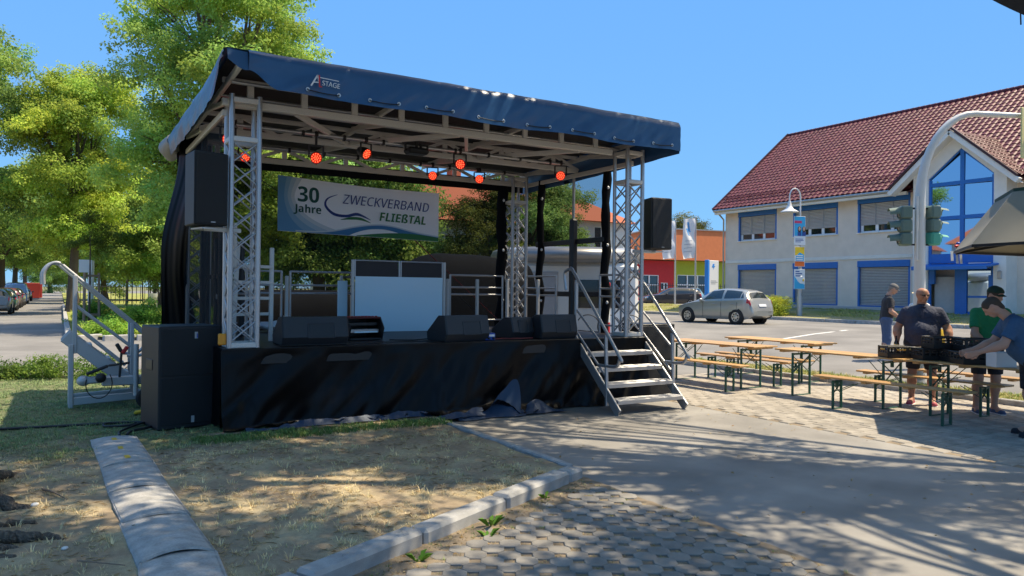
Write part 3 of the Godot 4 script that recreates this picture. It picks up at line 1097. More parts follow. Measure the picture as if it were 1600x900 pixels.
	for q in panes:
		var g := mb(o)
		if q[3] is int:
			var top := V(fx + 0.02, 8.0, -17.88)
			if q[3] == 0:
				g.poly([V(fx + 0.02, q[2], q[0]), V(fx + 0.155, q[2], q[1]), top + V(0.135, 0, 0), V(fx + 0.02, 6.86, q[0])], V(-1, 0, 0))
			else:
				g.poly([V(fx + 0.02, q[2], q[0]), V(fx + 0.155, q[2], q[1]), V(fx + 0.155, 6.82, q[1]), top], V(-1, 0, 0))
		else:
			var ti = (q[1] - q[0]) * 0.105
			g.poly([V(fx + 0.02, q[2], q[0]), V(fx + 0.02 + ti, q[2], q[1]), V(fx + 0.02 + ti, q[3], q[1]), V(fx + 0.02, q[3], q[0])], V(-1, 0, 0))
		part(ent, "pane", g, M.mirror_pane)
	b = mb(o)
	b.box(V(bx + 0.32, 1.65, -18.65), V(0.06, 1.7, 1.0), 0.01)
	b.tube([V(bx + 0.26, 1.5, -18.25), V(bx + 0.26, 2.2, -18.25)], 0.02, 6)
	part(ent, "door", b, M.shutter)
	b = mb(o)
	b.box(V(bx - 0.45, 2.95, -17.9), V(1.1, 0.09, 3.2), 0.02, Basis(Vector3.BACK, 0.14))
	b.box(V(bx - 0.95, 2.86, -17.9), V(0.08, 0.18, 3.2), 0.02)
	part(ent, "door_canopy", b, M.blue_frame)
	b = mb(o)
	b.box(V(bx - 0.03, 2.55, -16.25), V(0.08, 0.34, 0.16), 0.02)
	part(ent, "intercom_box", b, M.zinc)
	# gable roof of the bay
	for s in [-1.0, 1.0]:
		var e := V(33.05, 8.98 - 2.75 * 0.87, -18.1 + s * 2.75)
		var r := V(33.05, 8.98, -18.1)
		var u2 := (r - e).normalized()
		b = mb(o)
		b.poly([e - V(0, 0.06, 0), r - V(0, 0.06, 0), r + V(6.0, -0.06, 0), e + V(3.2, -0.06, 0)], V(0, 1, s))
		var br := part(ent, "bay_roof", b, M.roof_tile)
		tile_roof(br, e, V(1, 0, 0), u2, 4.9, e.distance_to(r), M.roof_tile, func(p): return p.x < 2.4 + p.y * 1.0)
		b = mb(o)
		b.bar(e + V(-0.03, -0.02, 0), r + V(-0.03, 0.06, 0), 0.10, 0.16, 0.01, V(1, 0, 0))
		part(br, "verge", b, M.verge_tile)
		b = mb(o)
		b.bar(e + V(0.10, -0.24, 0), r + V(0.10, -0.20, 0), 0.22, 0.26, 0.01, V(1, 0, 0))
		b.poly([e + V(0.2, -0.30, 0), r + V(0.2, -0.30, 0), r + V(0.55, -0.30, 0), e + V(0.55, -0.30, 0)], V(0, -1, 0))
		part(br, "bargeboard", b, M.render_white)

func far_buildings() -> void:
	# orange, red and green service building beyond the street
	var z := -60.0
	var o := thing("service_building", "flat-roofed building with orange upper storey over red and olive green ground floor", "building", V(56, 0.4, z))
	var b := mb(o)
	b.prism(PackedVector2Array([Vector2(36.0, 5.02), Vector2(78.0, 5.35), Vector2(78.0, 8.8), Vector2(64.0, 8.6), Vector2(57.0, 8.47), Vector2(52.0, 8.05), Vector2(47.5, 7.04), Vector2(36.0, 5.6)]), 14.0, Transform3D(Basis(), V(0, 0, z - 7.0)), 0.0)
	part(o, "upper_wall", b, M.facade_orange)
	b = mb(o)
	var top := [V(36, 5.65, z), V(47.5, 7.09, z), V(52, 8.1, z), V(57, 8.52, z), V(64, 8.65, z), V(78, 8.85, z)]
	for i in 5:
		b.bar(top[i], top[i + 1], 0.24, 0.1)
	part(o, "parapet", b, M.zinc)
	b = mb(o)
	wall(b, V(38.0, 0.3, z - 0.7), V(1, 0, 0), 19.2, 4.75, [Rect2(14.4, 0.4, 2.6, 2.8), Rect2(17.3, 0.4, 1.0, 2.0), Rect2(8.0, 0.6, 2.5, 2.2)], 0.2, V(0, 0, 1))
	part(o, "red_wall", b, M.facade_red)
	b = mb(o)
	wall(b, V(57.2, 0.3, z - 0.7), V(1, 0, 0), 20.8, 4.85, [Rect2(0.5, 0.4, 4.6, 2.9), Rect2(8.0, 0.4, 4.6, 2.9)], 0.2, V(0, 0, 1))
	part(o, "green_wall", b, M.facade_green)
	for w in [[52.4, 2.6, 2.8, 0.7], [55.3, 1.0, 2.0, 0.7], [46.0, 2.5, 2.2, 0.9], [57.7, 4.6, 2.9, 0.7], [65.2, 4.6, 2.9, 0.7]]:
		var f := mb(o)
		var n := 2 if w[1] < 3.0 else 3
		for k in n + 1:
			f.box(V(w[0] + w[1] * k / n, w[3] + w[2] * 0.5, z - 0.78), V(0.14, w[2], 0.1), 0.01)
		for k in [0.0, 0.62, 1.0]:
			f.box(V(w[0] + w[1] * 0.5, w[3] + w[2] * k, z - 0.775), V(w[1], 0.14, 0.1), 0.01)
		var win := part(o, "window", f, M.white_plastic)
		for k in n:
			var g := mb(o)
			g.box(V(w[0] + w[1] * (k + 0.5) / n, w[3] + w[2] * 0.5, z - 0.85), V(w[1] / n - 0.02, w[2], 0.02))
			part(win, "pane", g, M.pane)
	# white house with red hipped roof right of the stage's rear post
	hip_house(V(29.2, 0.2, -44.6), 9.0, 8.0, 6.3, 2.6, "white house with small red hipped roof seen through the stage's right side gauze")
	# gabled house behind the stage, orange tiles
	o = thing("gabled_house", "grey rendered house with steep orange tiled roof behind the stage", "building", V(19.5, 0, -41.0))
	b = mb(o)
	var hw := []
	for k in 3:
		hw.append(Rect2(1.4 + 3.6 * k, 3.3, 1.2, 1.5))
		hw.append(Rect2(1.4 + 3.6 * k, 0.8, 1.2, 1.5))
	wall(b, V(13.5, 0.0, -38.0), V(1, 0, 0), 11.0, 6.0, hw, 0.15, V(0, 0, 1))
	b.poly([V(13.5, 0, -38), V(13.5, 0, -47), V(13.5, 6.0, -47), V(13.5, 8.2, -42.5), V(13.5, 6.0, -38)], V(-1, 0, 0))
	b.poly([V(24.5, 0, -38), V(24.5, 0, -47), V(24.5, 6.0, -47), V(24.5, 8.2, -42.5), V(24.5, 6.0, -38)], V(1, 0, 0))
	b.poly([V(13.5, 0, -47), V(24.5, 0, -47), V(24.5, 6, -47), V(13.5, 6, -47)], V(0, 0, -1))
	part(o, "wall", b, M.render_white)
	for r in hw:
		var f := mb(o)
		for q in [[0.5, 0.0, 1.0, 0.08], [0.5, 1.0, 1.0, 0.08]]:
			f.box(V(13.5 + r.position.x + r.size.x * 0.5, r.position.y + r.size.y * q[1], -38.1), V(r.size.x, 0.08, 0.06))
		for q in [0.0, 0.5, 1.0]:
			f.box(V(13.5 + r.position.x + r.size.x * q, r.position.y + r.size.y * 0.5, -38.098), V(0.08, r.size.y, 0.06))
		var win := part(o, "window", f, M.white_plastic)
		f = mb(o)
		f.box(V(13.5 + r.position.x + r.size.x * 0.5, r.position.y + r.size.y * 0.5, -38.13), V(r.size.x, r.size.y, 0.02))
		part(win, "pane", f, M.pane)
	b = mb(o)
	for s in [[-37.4, 5.55], [-47.6, 5.55]]:
		b.poly([V(13.0, s[1], s[0]), V(25.0, s[1], s[0]), V(25.0, 8.35, -42.5), V(13.0, 8.35, -42.5)], V(0, 1, s[0] + 42.5))
	var rf := part(o, "roof", b, M.red_tile)
	b = mb(o)
	for k in 15:
		var y := 5.6 + 2.75 * k / 15.0
		b.box(V(19.0, y + 0.06, lerpf(-37.4, -42.5, k / 15.0)), V(12.0, 0.05, 0.40), 0.01, Basis(Vector3.RIGHT, 0.5))
	part(rf, "tile_courses", b, M.red_tile)
	b = mb(o)
	b.box(V(21.5, 8.6, -43.0), V(0.7, 1.6, 0.7), 0.03)
	part(rf, "chimney", b, M.red_tile)
	# white kiosk with rounded roof edge
	o = thing("kiosk", "white flat-roofed kiosk with rounded grey roof edge beyond the stairs", "kiosk", V(14.8, 0.1, -20.9), -0.543)
	b = mb()
	b.box(V(0, 1.25, 0), V(4.4, 2.5, 3.0), 0.12)
	part(o, "wall", b, M.render_white)
	b = mb()
	b.lathe([Vector2(0.0, 0.5), Vector2(2.2, 0.5), Vector2(2.42, 0.42), Vector2(2.5, 0.25), Vector2(2.42, 0.08), Vector2(2.2, 0), Vector2(0, 0)], 24, Transform3D(Basis().scaled(V(1.05, 1.0, 0.8)), V(0, 2.5, 0)))
	part(o, "roof", b, M.zinc)
	b = mb()
	b.box(V(-0.9, 1.2, 1.505), V(1.0, 2.0, 0.05), 0.01)
	part(o, "door", b, M.shutter)
	b = mb()
	b.box(V(0.9, 1.5, 1.505), V(1.4, 0.9, 0.05), 0.01)
	part(o, "window", b, M.pane)
	# houses left of the frame, mirrored in the office building's glazing
	for k in 2:
		hip_house(V(-31.0 - 2.0 * k, 0, -30.0 - 17.0 * k), 14.0, 11.0, 7.6, 4.6, ["nearer white house with red roof across the left street, mirrored in the glazing", "farther white house with red roof across the left street, mirrored in the glazing"][k])
	# pale building far down the left street
	o = thing("street_house", "low pale house far down the street behind the parked cars", "building", V(-11.5, 0, -84.0))
	b = mb(o)
	wall(b, V(-7.4, 0, -95), V(0, 0, 1), 24.0, 4.2, [Rect2(4, 1, 1.4, 1.5), Rect2(9, 1, 1.4, 1.5), Rect2(15, 1, 1.4, 1.5), Rect2(20, 1, 1.4, 1.5)], 0.15, V(1, 0, 0))
	b.poly([V(-7.4, 0, -71), V(-15, 0, -71), V(-15, 4.2, -71), V(-11.2, 7.2, -71), V(-7.4, 4.2, -71)], V(0, 0, 1))
	part(o, "wall", b, M.render_white)
	b = mb(o)
	b.poly([V(-7.0, 3.95, -70.6), V(-7.0, 3.95, -95.4), V(-11.2, 7.35, -95.4), V(-11.2, 7.35, -70.6)], V(1, 1, 0))
	part(o, "roof", b, M.red_tile)
	for zz in [-90.3, -85.3, -79.3, -74.3]:
		b = mb(o)
		b.box(V(-7.5, 1.75, zz), V(0.04, 1.5, 1.4))
		part(o, "window", b, M.pane)

func hip_house(at: Vector3, w: float, d: float, h: float, rh: float, label: String) -> void:
	var o := thing("hipped_house", label, "building", at)
	var b := mb()
	var hs := []
	for k in 3:
		for s in 2:
			hs.append(Rect2(0.9 + 2.7 * k, 1.0 + 3.3 * s, 1.2, 1.6))
	wall(b, V(-w / 2, 0, d / 2), V(1, 0, 0), w, h, hs, 0.15, V(0, 0, 1))
	wall(b, V(-w / 2, 0, -d / 2), V(0, 0, 1), d, h, [], 0.15, V(-1, 0, 0))
	wall(b, V(w / 2, 0, -d / 2), V(0, 0, 1), d, h, [], 0.15, V(1, 0, 0))
	wall(b, V(-w / 2, 0, -d / 2), V(1, 0, 0), w, h, [], 0.15, V(0, 0, -1))
	part(o, "wall", b, M.render_white)
	b = mb()
	var e := 0.6
	var A := V(-w / 2 - e, h - 0.1, d / 2 + e)
	var B := V(w / 2 + e, h - 0.1, d / 2 + e)
	var C := V(w / 2 + e, h - 0.1, -d / 2 - e)
	var D := V(-w / 2 - e, h - 0.1, -d / 2 - e)
	var R := V(-w * 0.12, h + rh, 0)
	var S := V(w * 0.12, h + rh, 0)
	b.poly([A, B, S, R], V(0, 1, 1))
	b.poly([B, C, S], V(1, 1, 0))
	b.poly([C, D, R, S], V(0, 1, -1))
	b.poly([D, A, R], V(-1, 1, 0))
	b.poly([A, B, C, D], V(0, -1, 0))
	part(o, "roof", b, M.red_tile)
	for r in hs:
		b = mb()
		b.box(V(-w / 2 + r.position.x + 0.6, r.position.y + 0.8, d / 2 - 0.1), V(1.2, 1.6, 0.04))
		var g := part(o, "window", b, M.pane)
		b = mb()
		b.box(V(-w / 2 + r.position.x + 0.6, r.position.y + 0.8, d / 2 - 0.07), V(0.07, 1.6, 0.03))
		for k in 2:
			b.box(V(-w / 2 + r.position.x + 0.6, r.position.y + 0.03 + 1.54 * k, d / 2 - 0.068), V(1.2, 0.06, 0.03))
		part(g, "window_frame", b, M.white_plastic)

# ---------------------------------------------------------------- trees

var clumps := []

func leaf_clumps() -> void:
	for k in 4:
		var b := mb()
		for i in 84:
			var d := V(rng.randfn(0, 1), rng.randfn(0, 0.8), rng.randfn(0, 1)).normalized()
			var p := d * pow(rng.randf(), 0.5) * V(0.62, 0.42, 0.62)
			var s := rnd(0.05, 0.105)
			# leaves mostly lie open to the sky
			var nn := (V(rng.randfn(0, 0.8), 0.9, rng.randfn(0, 0.8)) + d * 0.7).normalized()
			var a := nn.cross(V(rng.randfn(0, 1), 0.2, rng.randfn(0, 1))).normalized()
			var c := nn.cross(a)
			var f := rnd(0.75, 1.25)
			b.tint = Color(f * rnd(0.9, 1.15), f, f * rnd(0.7, 1.0))
			b.poly([p - a * s, p - a * s * 0.1 + c * s * 0.62 + nn * 0.02, p + a * s, p - a * s * 0.1 - c * s * 0.62 + nn * 0.02], nn)
		clumps.append(b.mesh())

func crown_of(o: Node3D, lobes: Array, count: int, base: Color, size := 1.0, called := "crown") -> void:
	# lobes: [centre, radii]; clumps sit on boughs that droop over each lobe, with gaps between
	var total := 0.0
	for l in lobes:
		total += l[1].x * l[1].z + l[1].x * l[1].y
	var xf := [[], [], [], []]
	var cl := [[], [], [], []]
	for l in lobes:
		var n := int(count * (l[1].x * l[1].z + l[1].x * l[1].y) / total)
		var boughs := maxi(4, int(n / 14))
		var tone := rnd(0.78, 1.2)
		for k in boughs:
			var d := V(rng.randfn(0, 1), rng.randfn(0.15, 1), rng.randfn(0, 1)).normalized()
			var r := rnd(0.45, 1.02)
			var bc: Vector3 = l[0] + d * r * l[1]
			var bt := tone * rnd(0.75, 1.25)
			var hue := rnd(-0.12, 0.16)
			for i in 14:
				var p := bc + V(rng.randfn(0, 0.62), rng.randfn(0, 0.22), rng.randfn(0, 0.62)) * size * 1.2
				p.y -= 0.16 * Vector2(p.x - bc.x, p.z - bc.z).length_squared() / size
				var q := rng.randi() % 4
				var s := size * rnd(0.65, 1.15)
				xf[q].append(Transform3D(Basis.from_euler(V(rnd(-0.4, 0.4), rnd(0, TAU), rnd(-0.4, 0.4))).scaled(Vector3.ONE * s), p - o.position))
				var f := bt * rnd(0.85, 1.15)
				cl[q].append(Color(base.r * f * (1.0 + hue), base.g * f, base.b * f * (1.0 - hue)))
	for q in 4:
		many(o, called, clumps[q], xf[q], M.leaf, cl[q])

func trunk_of(o: Node3D, h: float, r: float, lobes: Array, lean := Vector3.ZERO, m: Material = null) -> void:
	var b := mb()
	var pts := []
	var rad := []
	for i in 9:
		var k := i / 8.0
		pts.append(V(0.12 * sin(k * 5.0 + h), h * k - 0.1, 0.12 * cos(k * 4.0 + r * 9.0)) * V(1, 1, 1) + lean * k * k)
		rad.append(r * (1.0 - 0.62 * k) + r * 0.55 * exp(-k * 16.0))
	b.tube(pts, rad, 12, false)
	var tr := part(o, "trunk", b, m if m else M.bark)
	for l in lobes:
		var e: Vector3 = l[0] - o.position
		var k := clampf(rnd(0.45, 0.95), 0, 1)
		var i := int(k * 8)
		var s: Vector3 = pts[i]
		var mid := s.lerp(e, 0.5) + V(0, 0.25, 0)
		b = mb()
		b.tube([s, s.lerp(mid, 0.5) + V(0, 0.1, 0), mid, e], [rad[i] * 0.55, rad[i] * 0.42, rad[i] * 0.3, rad[i] * 0.12], 7, false)
		for q in 3:
			var t: Vector3 = e + V(rnd(-1, 1), rnd(-0.2, 0.8), rnd(-1, 1)) * l[1] * 0.7
			b.tube([mid, mid.lerp(t, 0.5) + V(0, 0.2, 0), t], [rad[i] * 0.22, rad[i] * 0.14, 0.015], 5, false)
		part(tr, "limb", b, m if m else M.bark)

func tree(called: String, label: String, at: Vector3, h: float, r: float, lobes: Array, count: int, base: Color, group := "", size := 1.0) -> Node3D:
	var o := thing(called, label, "tree", at, 0.0, group)
	var mv := []
	for l in lobes:
		mv.append([at + l[0], l[1]])
	trunk_of(o, h, r, mv)
	crown_of(o, mv, count, base, size)
	return o

func round_lobes(h0: float, h1: float, r: float, n: int) -> Array:
	var out := []
	for i in n:
		var k := (i + 0.5) / n
		var a := i * 2.4 + rnd(-0.4, 0.4)
		var w := r * sin(PI * clampf(0.12 + 0.80 * k, 0, 1))
		var d := w * rnd(0.40, 0.92)
		var q := r * rnd(0.27, 0.44)
		out.append([V(cos(a) * d, lerpf(h0, h1, k), sin(a) * d), V(q, q * rnd(0.6, 0.85), q)])
	return out

func trees() -> void:
	leaf_clumps()
	var g1 := Color(0.34, 0.50, 0.12)
	var g2 := Color(0.42, 0.55, 0.10)
	var g3 := Color(0.28, 0.43, 0.12)
	var dark := Color(0.25, 0.40, 0.13)
	# the big tree rising behind the stage's left half
	var big := round_lobes(4.6, 15.6, 4.5, 24)
	big.append([V(3.2, 9.6, 1.2), V(1.5, 1.0, 1.5)])
	big.append([V(2.6, 7.6, 1.0), V(1.7, 1.2, 1.7)])
	tree("broadleaf_tree", "tallest tree, its light green crown rising above the left end of the stage roof", V(5.6, 0, -33.0), 12.5, 0.42, big, 2500, g1, "", 0.85)
	# street tree left of the park and the row behind it
	tree("street_tree", "yellow-green street tree at the park kerb, its trunk behind the spare stairs' handrail", V(0.75, 0.1, -52.0), 10.5, 0.28, round_lobes(4.4, 14.2, 3.1, 16) + [[V(-2.0, 11.0, 1.0), V(1.3, 0.8, 1.3)], [V(1.6, 13.6, 1.0), V(1.1, 0.8, 1.3)]], 1500, g2, "trees along the left street", 1.0)
	var row := [
		[V(-5.1, 0, -56.0), 17.0, 4.9, g3, "dark green street tree cut by the photo's left edge, tops leaning over the parked cars"],
		[V(-5.0, 0, -92.0), 13.0, 5.0, g1, "street tree with its dark trunk standing just above the dark parked cars"],
		[V(-5.0, 0, -118.0), 14.0, 5.0, g2, "street tree behind the blue van on the left side of the street"],
		[V(1.2, 0.1, -82.0), 14.5, 4.6, g1, "second tree along the park kerb, beyond the white post"],
		[V(1.3, 0.1, -112.0), 13.5, 5.0, g3, "third tree along the park kerb, far down the street"],
		[V(-5.0, 0, -150.0), 13.0, 5.0, g3, "street tree closing the far end of the street on its left side"],
		[V(1.5, 0.1, -150.0), 13.0, 5.0, g1, "street tree closing the far end of the street on the park side"],
	]
	for t in row:
		tree("street_tree", t[4], t[0], t[1] * 0.72, 0.36, round_lobes(4.8, t[1], t[2], 14), 850, t[3], "trees along the left street", 1.25)
	# park trees behind
	var park := [
		[V(6.4, 0.1, -60.0), 9.5, 3.8, g3, "park tree with dark green foliage between the street tree and the tallest tree"],
		[V(9.5, 0.1, -66.0), 14.0, 5.5, dark, "dark park tree behind the tallest tree's trunk"],
		[V(14.5, 0.1, -62.0), 13.0, 5.0, g3, "park tree seen through the gauze above the banner's left end"],
		[V(4.2, 0.1, -96.0), 12.0, 4.5, g1, "far park tree above the young trees' stakes"],
		[V(10.0, 0.1, -100.0), 13.0, 6.0, g3, "far park tree closing the view over the lawn"],
		[V(10.4, 0.1, -35.0), 10.5, 4.2, dark, "dark tree behind the left half of the banner"],
		[V(11.6, 0.1, -37.0), 9.0, 3.2, dark, "dark low-branched tree behind the middle of the banner"],
		[V(13.4, 0.0, -34.5), 7.6, 2.6, g3, "lighter tree above the right half of the banner"],
	]
	for t in park:
		tree("park_tree", t[4], t[0], t[1] * 0.7, 0.33, round_lobes(2.4, t[1], t[2], 13), 1050, t[3], "trees in the park", 1.1)
	tree("garden_tree", "pale olive tree before the gabled house, right of the banner", V(17.3, 0, -31.0), 5.0, 0.2, round_lobes(1.2, 6.4, 2.2, 9) + [[V(0.6, 6.2, 0), V(1.0, 0.7, 1.0)]], 800, Color(0.14, 0.16, 0.04), "", 0.65)
	tree("garden_tree", "dark garden tree filling the gauze beside the rear truss column", V(20.0, 0, -31.5), 6.0, 0.24, round_lobes(0.8, 8.2, 2.8, 11), 1100, dark, "", 0.7)
	tree("garden_tree", "garden tree before the white house, seen through the stage's right side gauze", V(23.3, 0.2, -34.0), 5.0, 0.2, round_lobes(0.8, 7.0, 2.2, 9), 800, dark, "", 0.7)
	tree("far_tree", "rounded olive tree top above the orange facade beside the office building", V(76.0, 0.5, -78.0), 7.0, 0.3, round_lobes(5.0, 11.6, 3.6, 8), 500, Color(0.12, 0.14, 0.05), "", 1.3)
	# trees out of the frame that shade the lawn, the asphalt and the stage front
	var shade := [
		["tree standing just outside the frame whose roots and trunk foot show at the left edge", V(-1.12, 0.05, -6.95), 8.0, 0.42, [[-1.4, 8.2, 2.2, 1.5], [0.6, 8.4, 3.0, 1.1], [2.1, 8.8, 2.0, 1.0], [3.4, 8.6, 3.6, 0.9], [1.2, 9.0, 0.6, 1.0], [-2.4, 8.0, -0.2, 1.5], [0.2, 10.2, 1.6, 1.0], [4.6, 9.0, 2.2, 0.8], [3.0, 9.4, 5.0, 0.9], [5.6, 8.8, 4.2, 0.9], [-0.6, 8.6, 4.6, 1.1]]],
		["tree behind the photographer shading the asphalt", V(6.6, 0, 1.6), 8.0, 0.36, [[0.4, 8.0, -3.4, 1.1], [2.8, 8.4, -4.0, 0.9], [3.4, 8.8, -4.9, 0.9], [1.0, 9.2, -5.6, 0.9], [-1.2, 8.8, -4.6, 0.9], [2.0, 10.0, 0.2, 1.4], [-2.0, 8.4, -2.4, 1.0], [-3.2, 8.8, -4.4, 0.8], [0.2, 8.6, -0.6, 0.9], [-0.4, 9.0, -2.2, 0.7]]],
		["tree right of the frame whose crown shades the stage front", V(12.6, 0, -0.6), 8.5, 0.36, [[-2.3, 8.8, -6.5, 1.1], [-3.4, 9.2, -6.6, 1.3], [-4.8, 9.0, -6.6, 1.3], [-6.2, 9.2, -6.6, 1.3], [-7.6, 9.0, -6.6, 1.2], [0.6, 9.4, 0.6, 2.0], [-4.4, 9.6, -4.2, 0.9], [-8.6, 9.0, -6.4, 1.1], [-4.6, 9.0, -5.1, 1.1], [-6.0, 9.2, -5.2, 1.1], [-7.4, 8.8, -5.2, 1.0], [-9.6, 8.8, -5.6, 0.9], [-1.6, 9.8, -1.0, 1.2]]],
	]
	for t in shade:
		var lob := []
		for l in t[4]:
			lob.append([V(l[0], l[1], l[2]), V(l[3], l[3] * 0.42, l[3] * 0.85)])
		tree("shade_tree", t[0], t[1], t[2], t[3], lob, lob.size() * 50, g3, "trees shading the square", 0.7)
	tree("street_tree", "street tree standing across the street's far end", V(-2.0, 0, -200.0), 9.0, 0.4, round_lobes(1.6, 14.0, 8.0, 14), 900, g3, "trees along the left street", 1.6)
	# shrubs
	for s in [[V(2.35, 0.12, -31.2), V(0.85, 0.55, 0.7), "round bright green shrub on the park lawn behind the sub-woofer"], [V(4.0, 0.12, -30.6), V(1.1, 0.42, 0.7), "low wide shrub on the park lawn half hidden by the black drape"], [V(1.32, 0.12, -37.0), V(0.38, 0.5, 0.38), "small bright shrub beside the white post"], [V(1.6, 0.1, -28.0), V(0.6, 0.16, 0.4), "flowering ground plants at the park corner behind the spare stairs"]]:
		var o := thing("shrub", s[2], "shrub", s[0], 0.0, "shrubs on the park lawn")
		crown_of(o, [[s[0] + V(0, s[1].y * 0.8, 0), s[1]]], 160, Color(0.26, 0.44, 0.07), 0.42, "foliage")
		var b := mb()
		for i in 6:
			b.tube([V(0, -0.05, 0), V(rnd(-0.3, 0.3), s[1].y, rnd(-0.3, 0.3))], 0.015, 5, false)
		part(o, "stem", b, M.bark)
	for i in 3:
		var p := V(-0.75 + 0.75 * i, 0.06, -15.4 + 0.25 * i)
		var o := thing("hedge_plant", ["leafy weed at the lawn's far left edge", "dark hedge clump left of the spare stairs' leg", "dark low hedge clump behind the spare stairs' leg"][i], "plant", p, 0.0, "plants at the back of the lawn")
		crown_of(o, [[p + V(0, 0.16, 0), V(0.42, 0.16, 0.2) * [0.45, 1.0, 0.9][i]]], [20, 60, 50][i], Color(0.12, 0.20, 0.04), 0.24, "foliage")
		var b := mb()
		for q in 5:
			b.tube([V(rnd(-0.2, 0.2), -0.05, 0), V(rnd(-0.3, 0.3), 0.2, rnd(-0.1, 0.1))], 0.01, 5, false)
		part(o, "stem", b, M.bark)
	var vb := V(30.9, 0.6, -25.6)
	var bush := thing("bush", "yellow-green bush beside the lamp post with the posters", "bush", vb)
	crown_of(bush, [[vb + V(0, 0.5, 0), V(0.75, 0.45, 0.8)]], 220, Color(0.42, 0.48, 0.07), 0.4, "foliage")
	var bs := mb()
	for i in 6:
		bs.tube([V(0, -0.2, 0), V(rnd(-0.3, 0.3), 0.5, rnd(-0.3, 0.3))], 0.02, 5, false)
	part(bush, "stem", bs, M.bark)
	# young trees with stakes
	var y := 0
	for s in [[V(1.0, 0.12, -34.5), 0.36, 2.1, "young tree in a brown wooden stake frame nearest the park corner"], [V(5.0, 0.12, -68.0), 0.8, 2.2, "young tree between pale wooden stakes, left one of the pair on the far lawn"], [V(6.7, 0.12, -68.5), 0.8, 2.2, "young tree between pale wooden stakes, right one of the pair on the far lawn"]]:
		var o := thing("young_tree", s[3], "tree", s[0], 0.3, "young trees in stake frames")
		var b := mb()
		b.tube([V(0, -0.05, 0), V(0.02, 1.8, 0), V(0, 3.6, 0.03)], [0.045, 0.035, 0.015], 7, false)
		part(o, "trunk", b, M.bark)
		for k in 3:
			var a := TAU * k / 3.0 + 0.3
			b = mb()
			b.tube([V(cos(a) * s[1], -0.05, sin(a) * s[1]), V(cos(a) * s[1] * 0.92, s[2], sin(a) * s[1] * 0.92)], 0.05, 7)
			part(o, "stake", b, M.wood)
		b = mb()
		for k in 3:
			var a := TAU * k / 3.0 + 0.3
			var c := a + TAU / 3.0
			for q in 2:
				var hh: float = [s[2] - 0.12, 0.42][q]
				b.bar(V(cos(a), 0, sin(a)) * s[1] * 0.94 + V(0, hh, 0), V(cos(c), 0, sin(c)) * s[1] * 0.94 + V(0, hh, 0), 0.03, 0.09)
		part(o, "cross_rail", b, M.wood)
		var lob := []
		for k in 3:
			lob.append([s[0] + V(rnd(-0.4, 0.4), 2.9 + 0.7 * k, rnd(-0.4, 0.4)), V(0.75, 0.6, 0.75)])
		if y > 0:
			crown_of(o, lob, 200, Color(0.17, 0.19, 0.05), 0.6)
		else:
			crown_of(o, [[s[0] + V(0, 3.8, 0), V(0.55, 0.7, 0.55)]], 60, Color(0.14, 0.18, 0.03), 0.45)
		y += 1

# ---------------------------------------------------------------- cars and street things

func car_ring(s: Array, k: float) -> Vector3:
	# station s: [x, sill y, belt y, roof y, half width, roof half width]; k 0..1 from the sill over the roof to the other sill
	var side := 1.0 if k <= 0.5 else -1.0
	var q := k * 2.0 if k <= 0.5 else (1.0 - k) * 2.0
	var w: float = s[4]
	var rw: float = s[5]
	var pts := [Vector2(w * 0.90, s[1]), Vector2(w * 0.985, lerpf(s[1], s[2], 0.22)), Vector2(w, lerpf(s[1], s[2], 0.60)), Vector2(w * 0.965, s[2] - 0.015), Vector2(w * 0.945, s[2] + 0.01), Vector2(lerpf(w * 0.945, rw, 0.5), lerpf(s[2], s[3], 0.55)), Vector2(rw, s[3] - 0.07), Vector2(rw * 0.80, s[3] - 0.012), Vector2(0.0, s[3] + 0.012)]
	var f := q * (pts.size() - 1)
	var i := mini(int(f), pts.size() - 2)
	var p: Vector2 = pts[i].lerp(pts[i + 1], f - i)
	return V(s[0], p.y, p.x * side)

func car_at(st: Array, u: float, k: float) -> Vector3:
	var f := clampf(u, 0, st.size() - 1.001)
	var i := int(f)
	return car_ring(st[i], k).lerp(car_ring(st[i + 1], k), f - i)

func patch(st: Array, u0: float, u1: float, k0: float, k1: float, off: float, nu := 8, nk := 6, taper0 := 0.0, taper1 := 0.0) -> MB:
	# a panel that lies off metres proud of the body between stations u0..u1 and ring places k0..k1; taper slants its ends towards k1
	var b := mb()
	var f := func(u, v):
		var kk := lerpf(k0, k1, v)
		var uu := lerpf(lerpf(u0, u0 + taper0, v), lerpf(u1, u1 + taper1, v), u)
		var p := car_at(st, uu, kk)
		var e := 0.02
		var n := (car_at(st, uu + e, kk) - car_at(st, uu - e, kk)).cross(car_at(st, uu, kk + 0.01) - car_at(st, uu, kk - 0.01)).normalized()
		var cen := V(p.x, 0.75, 0)
		if n.dot(p - cen) < 0.0:
			n = -n
		return p + n * off
	b.grid(nu, nk, f)
	return b

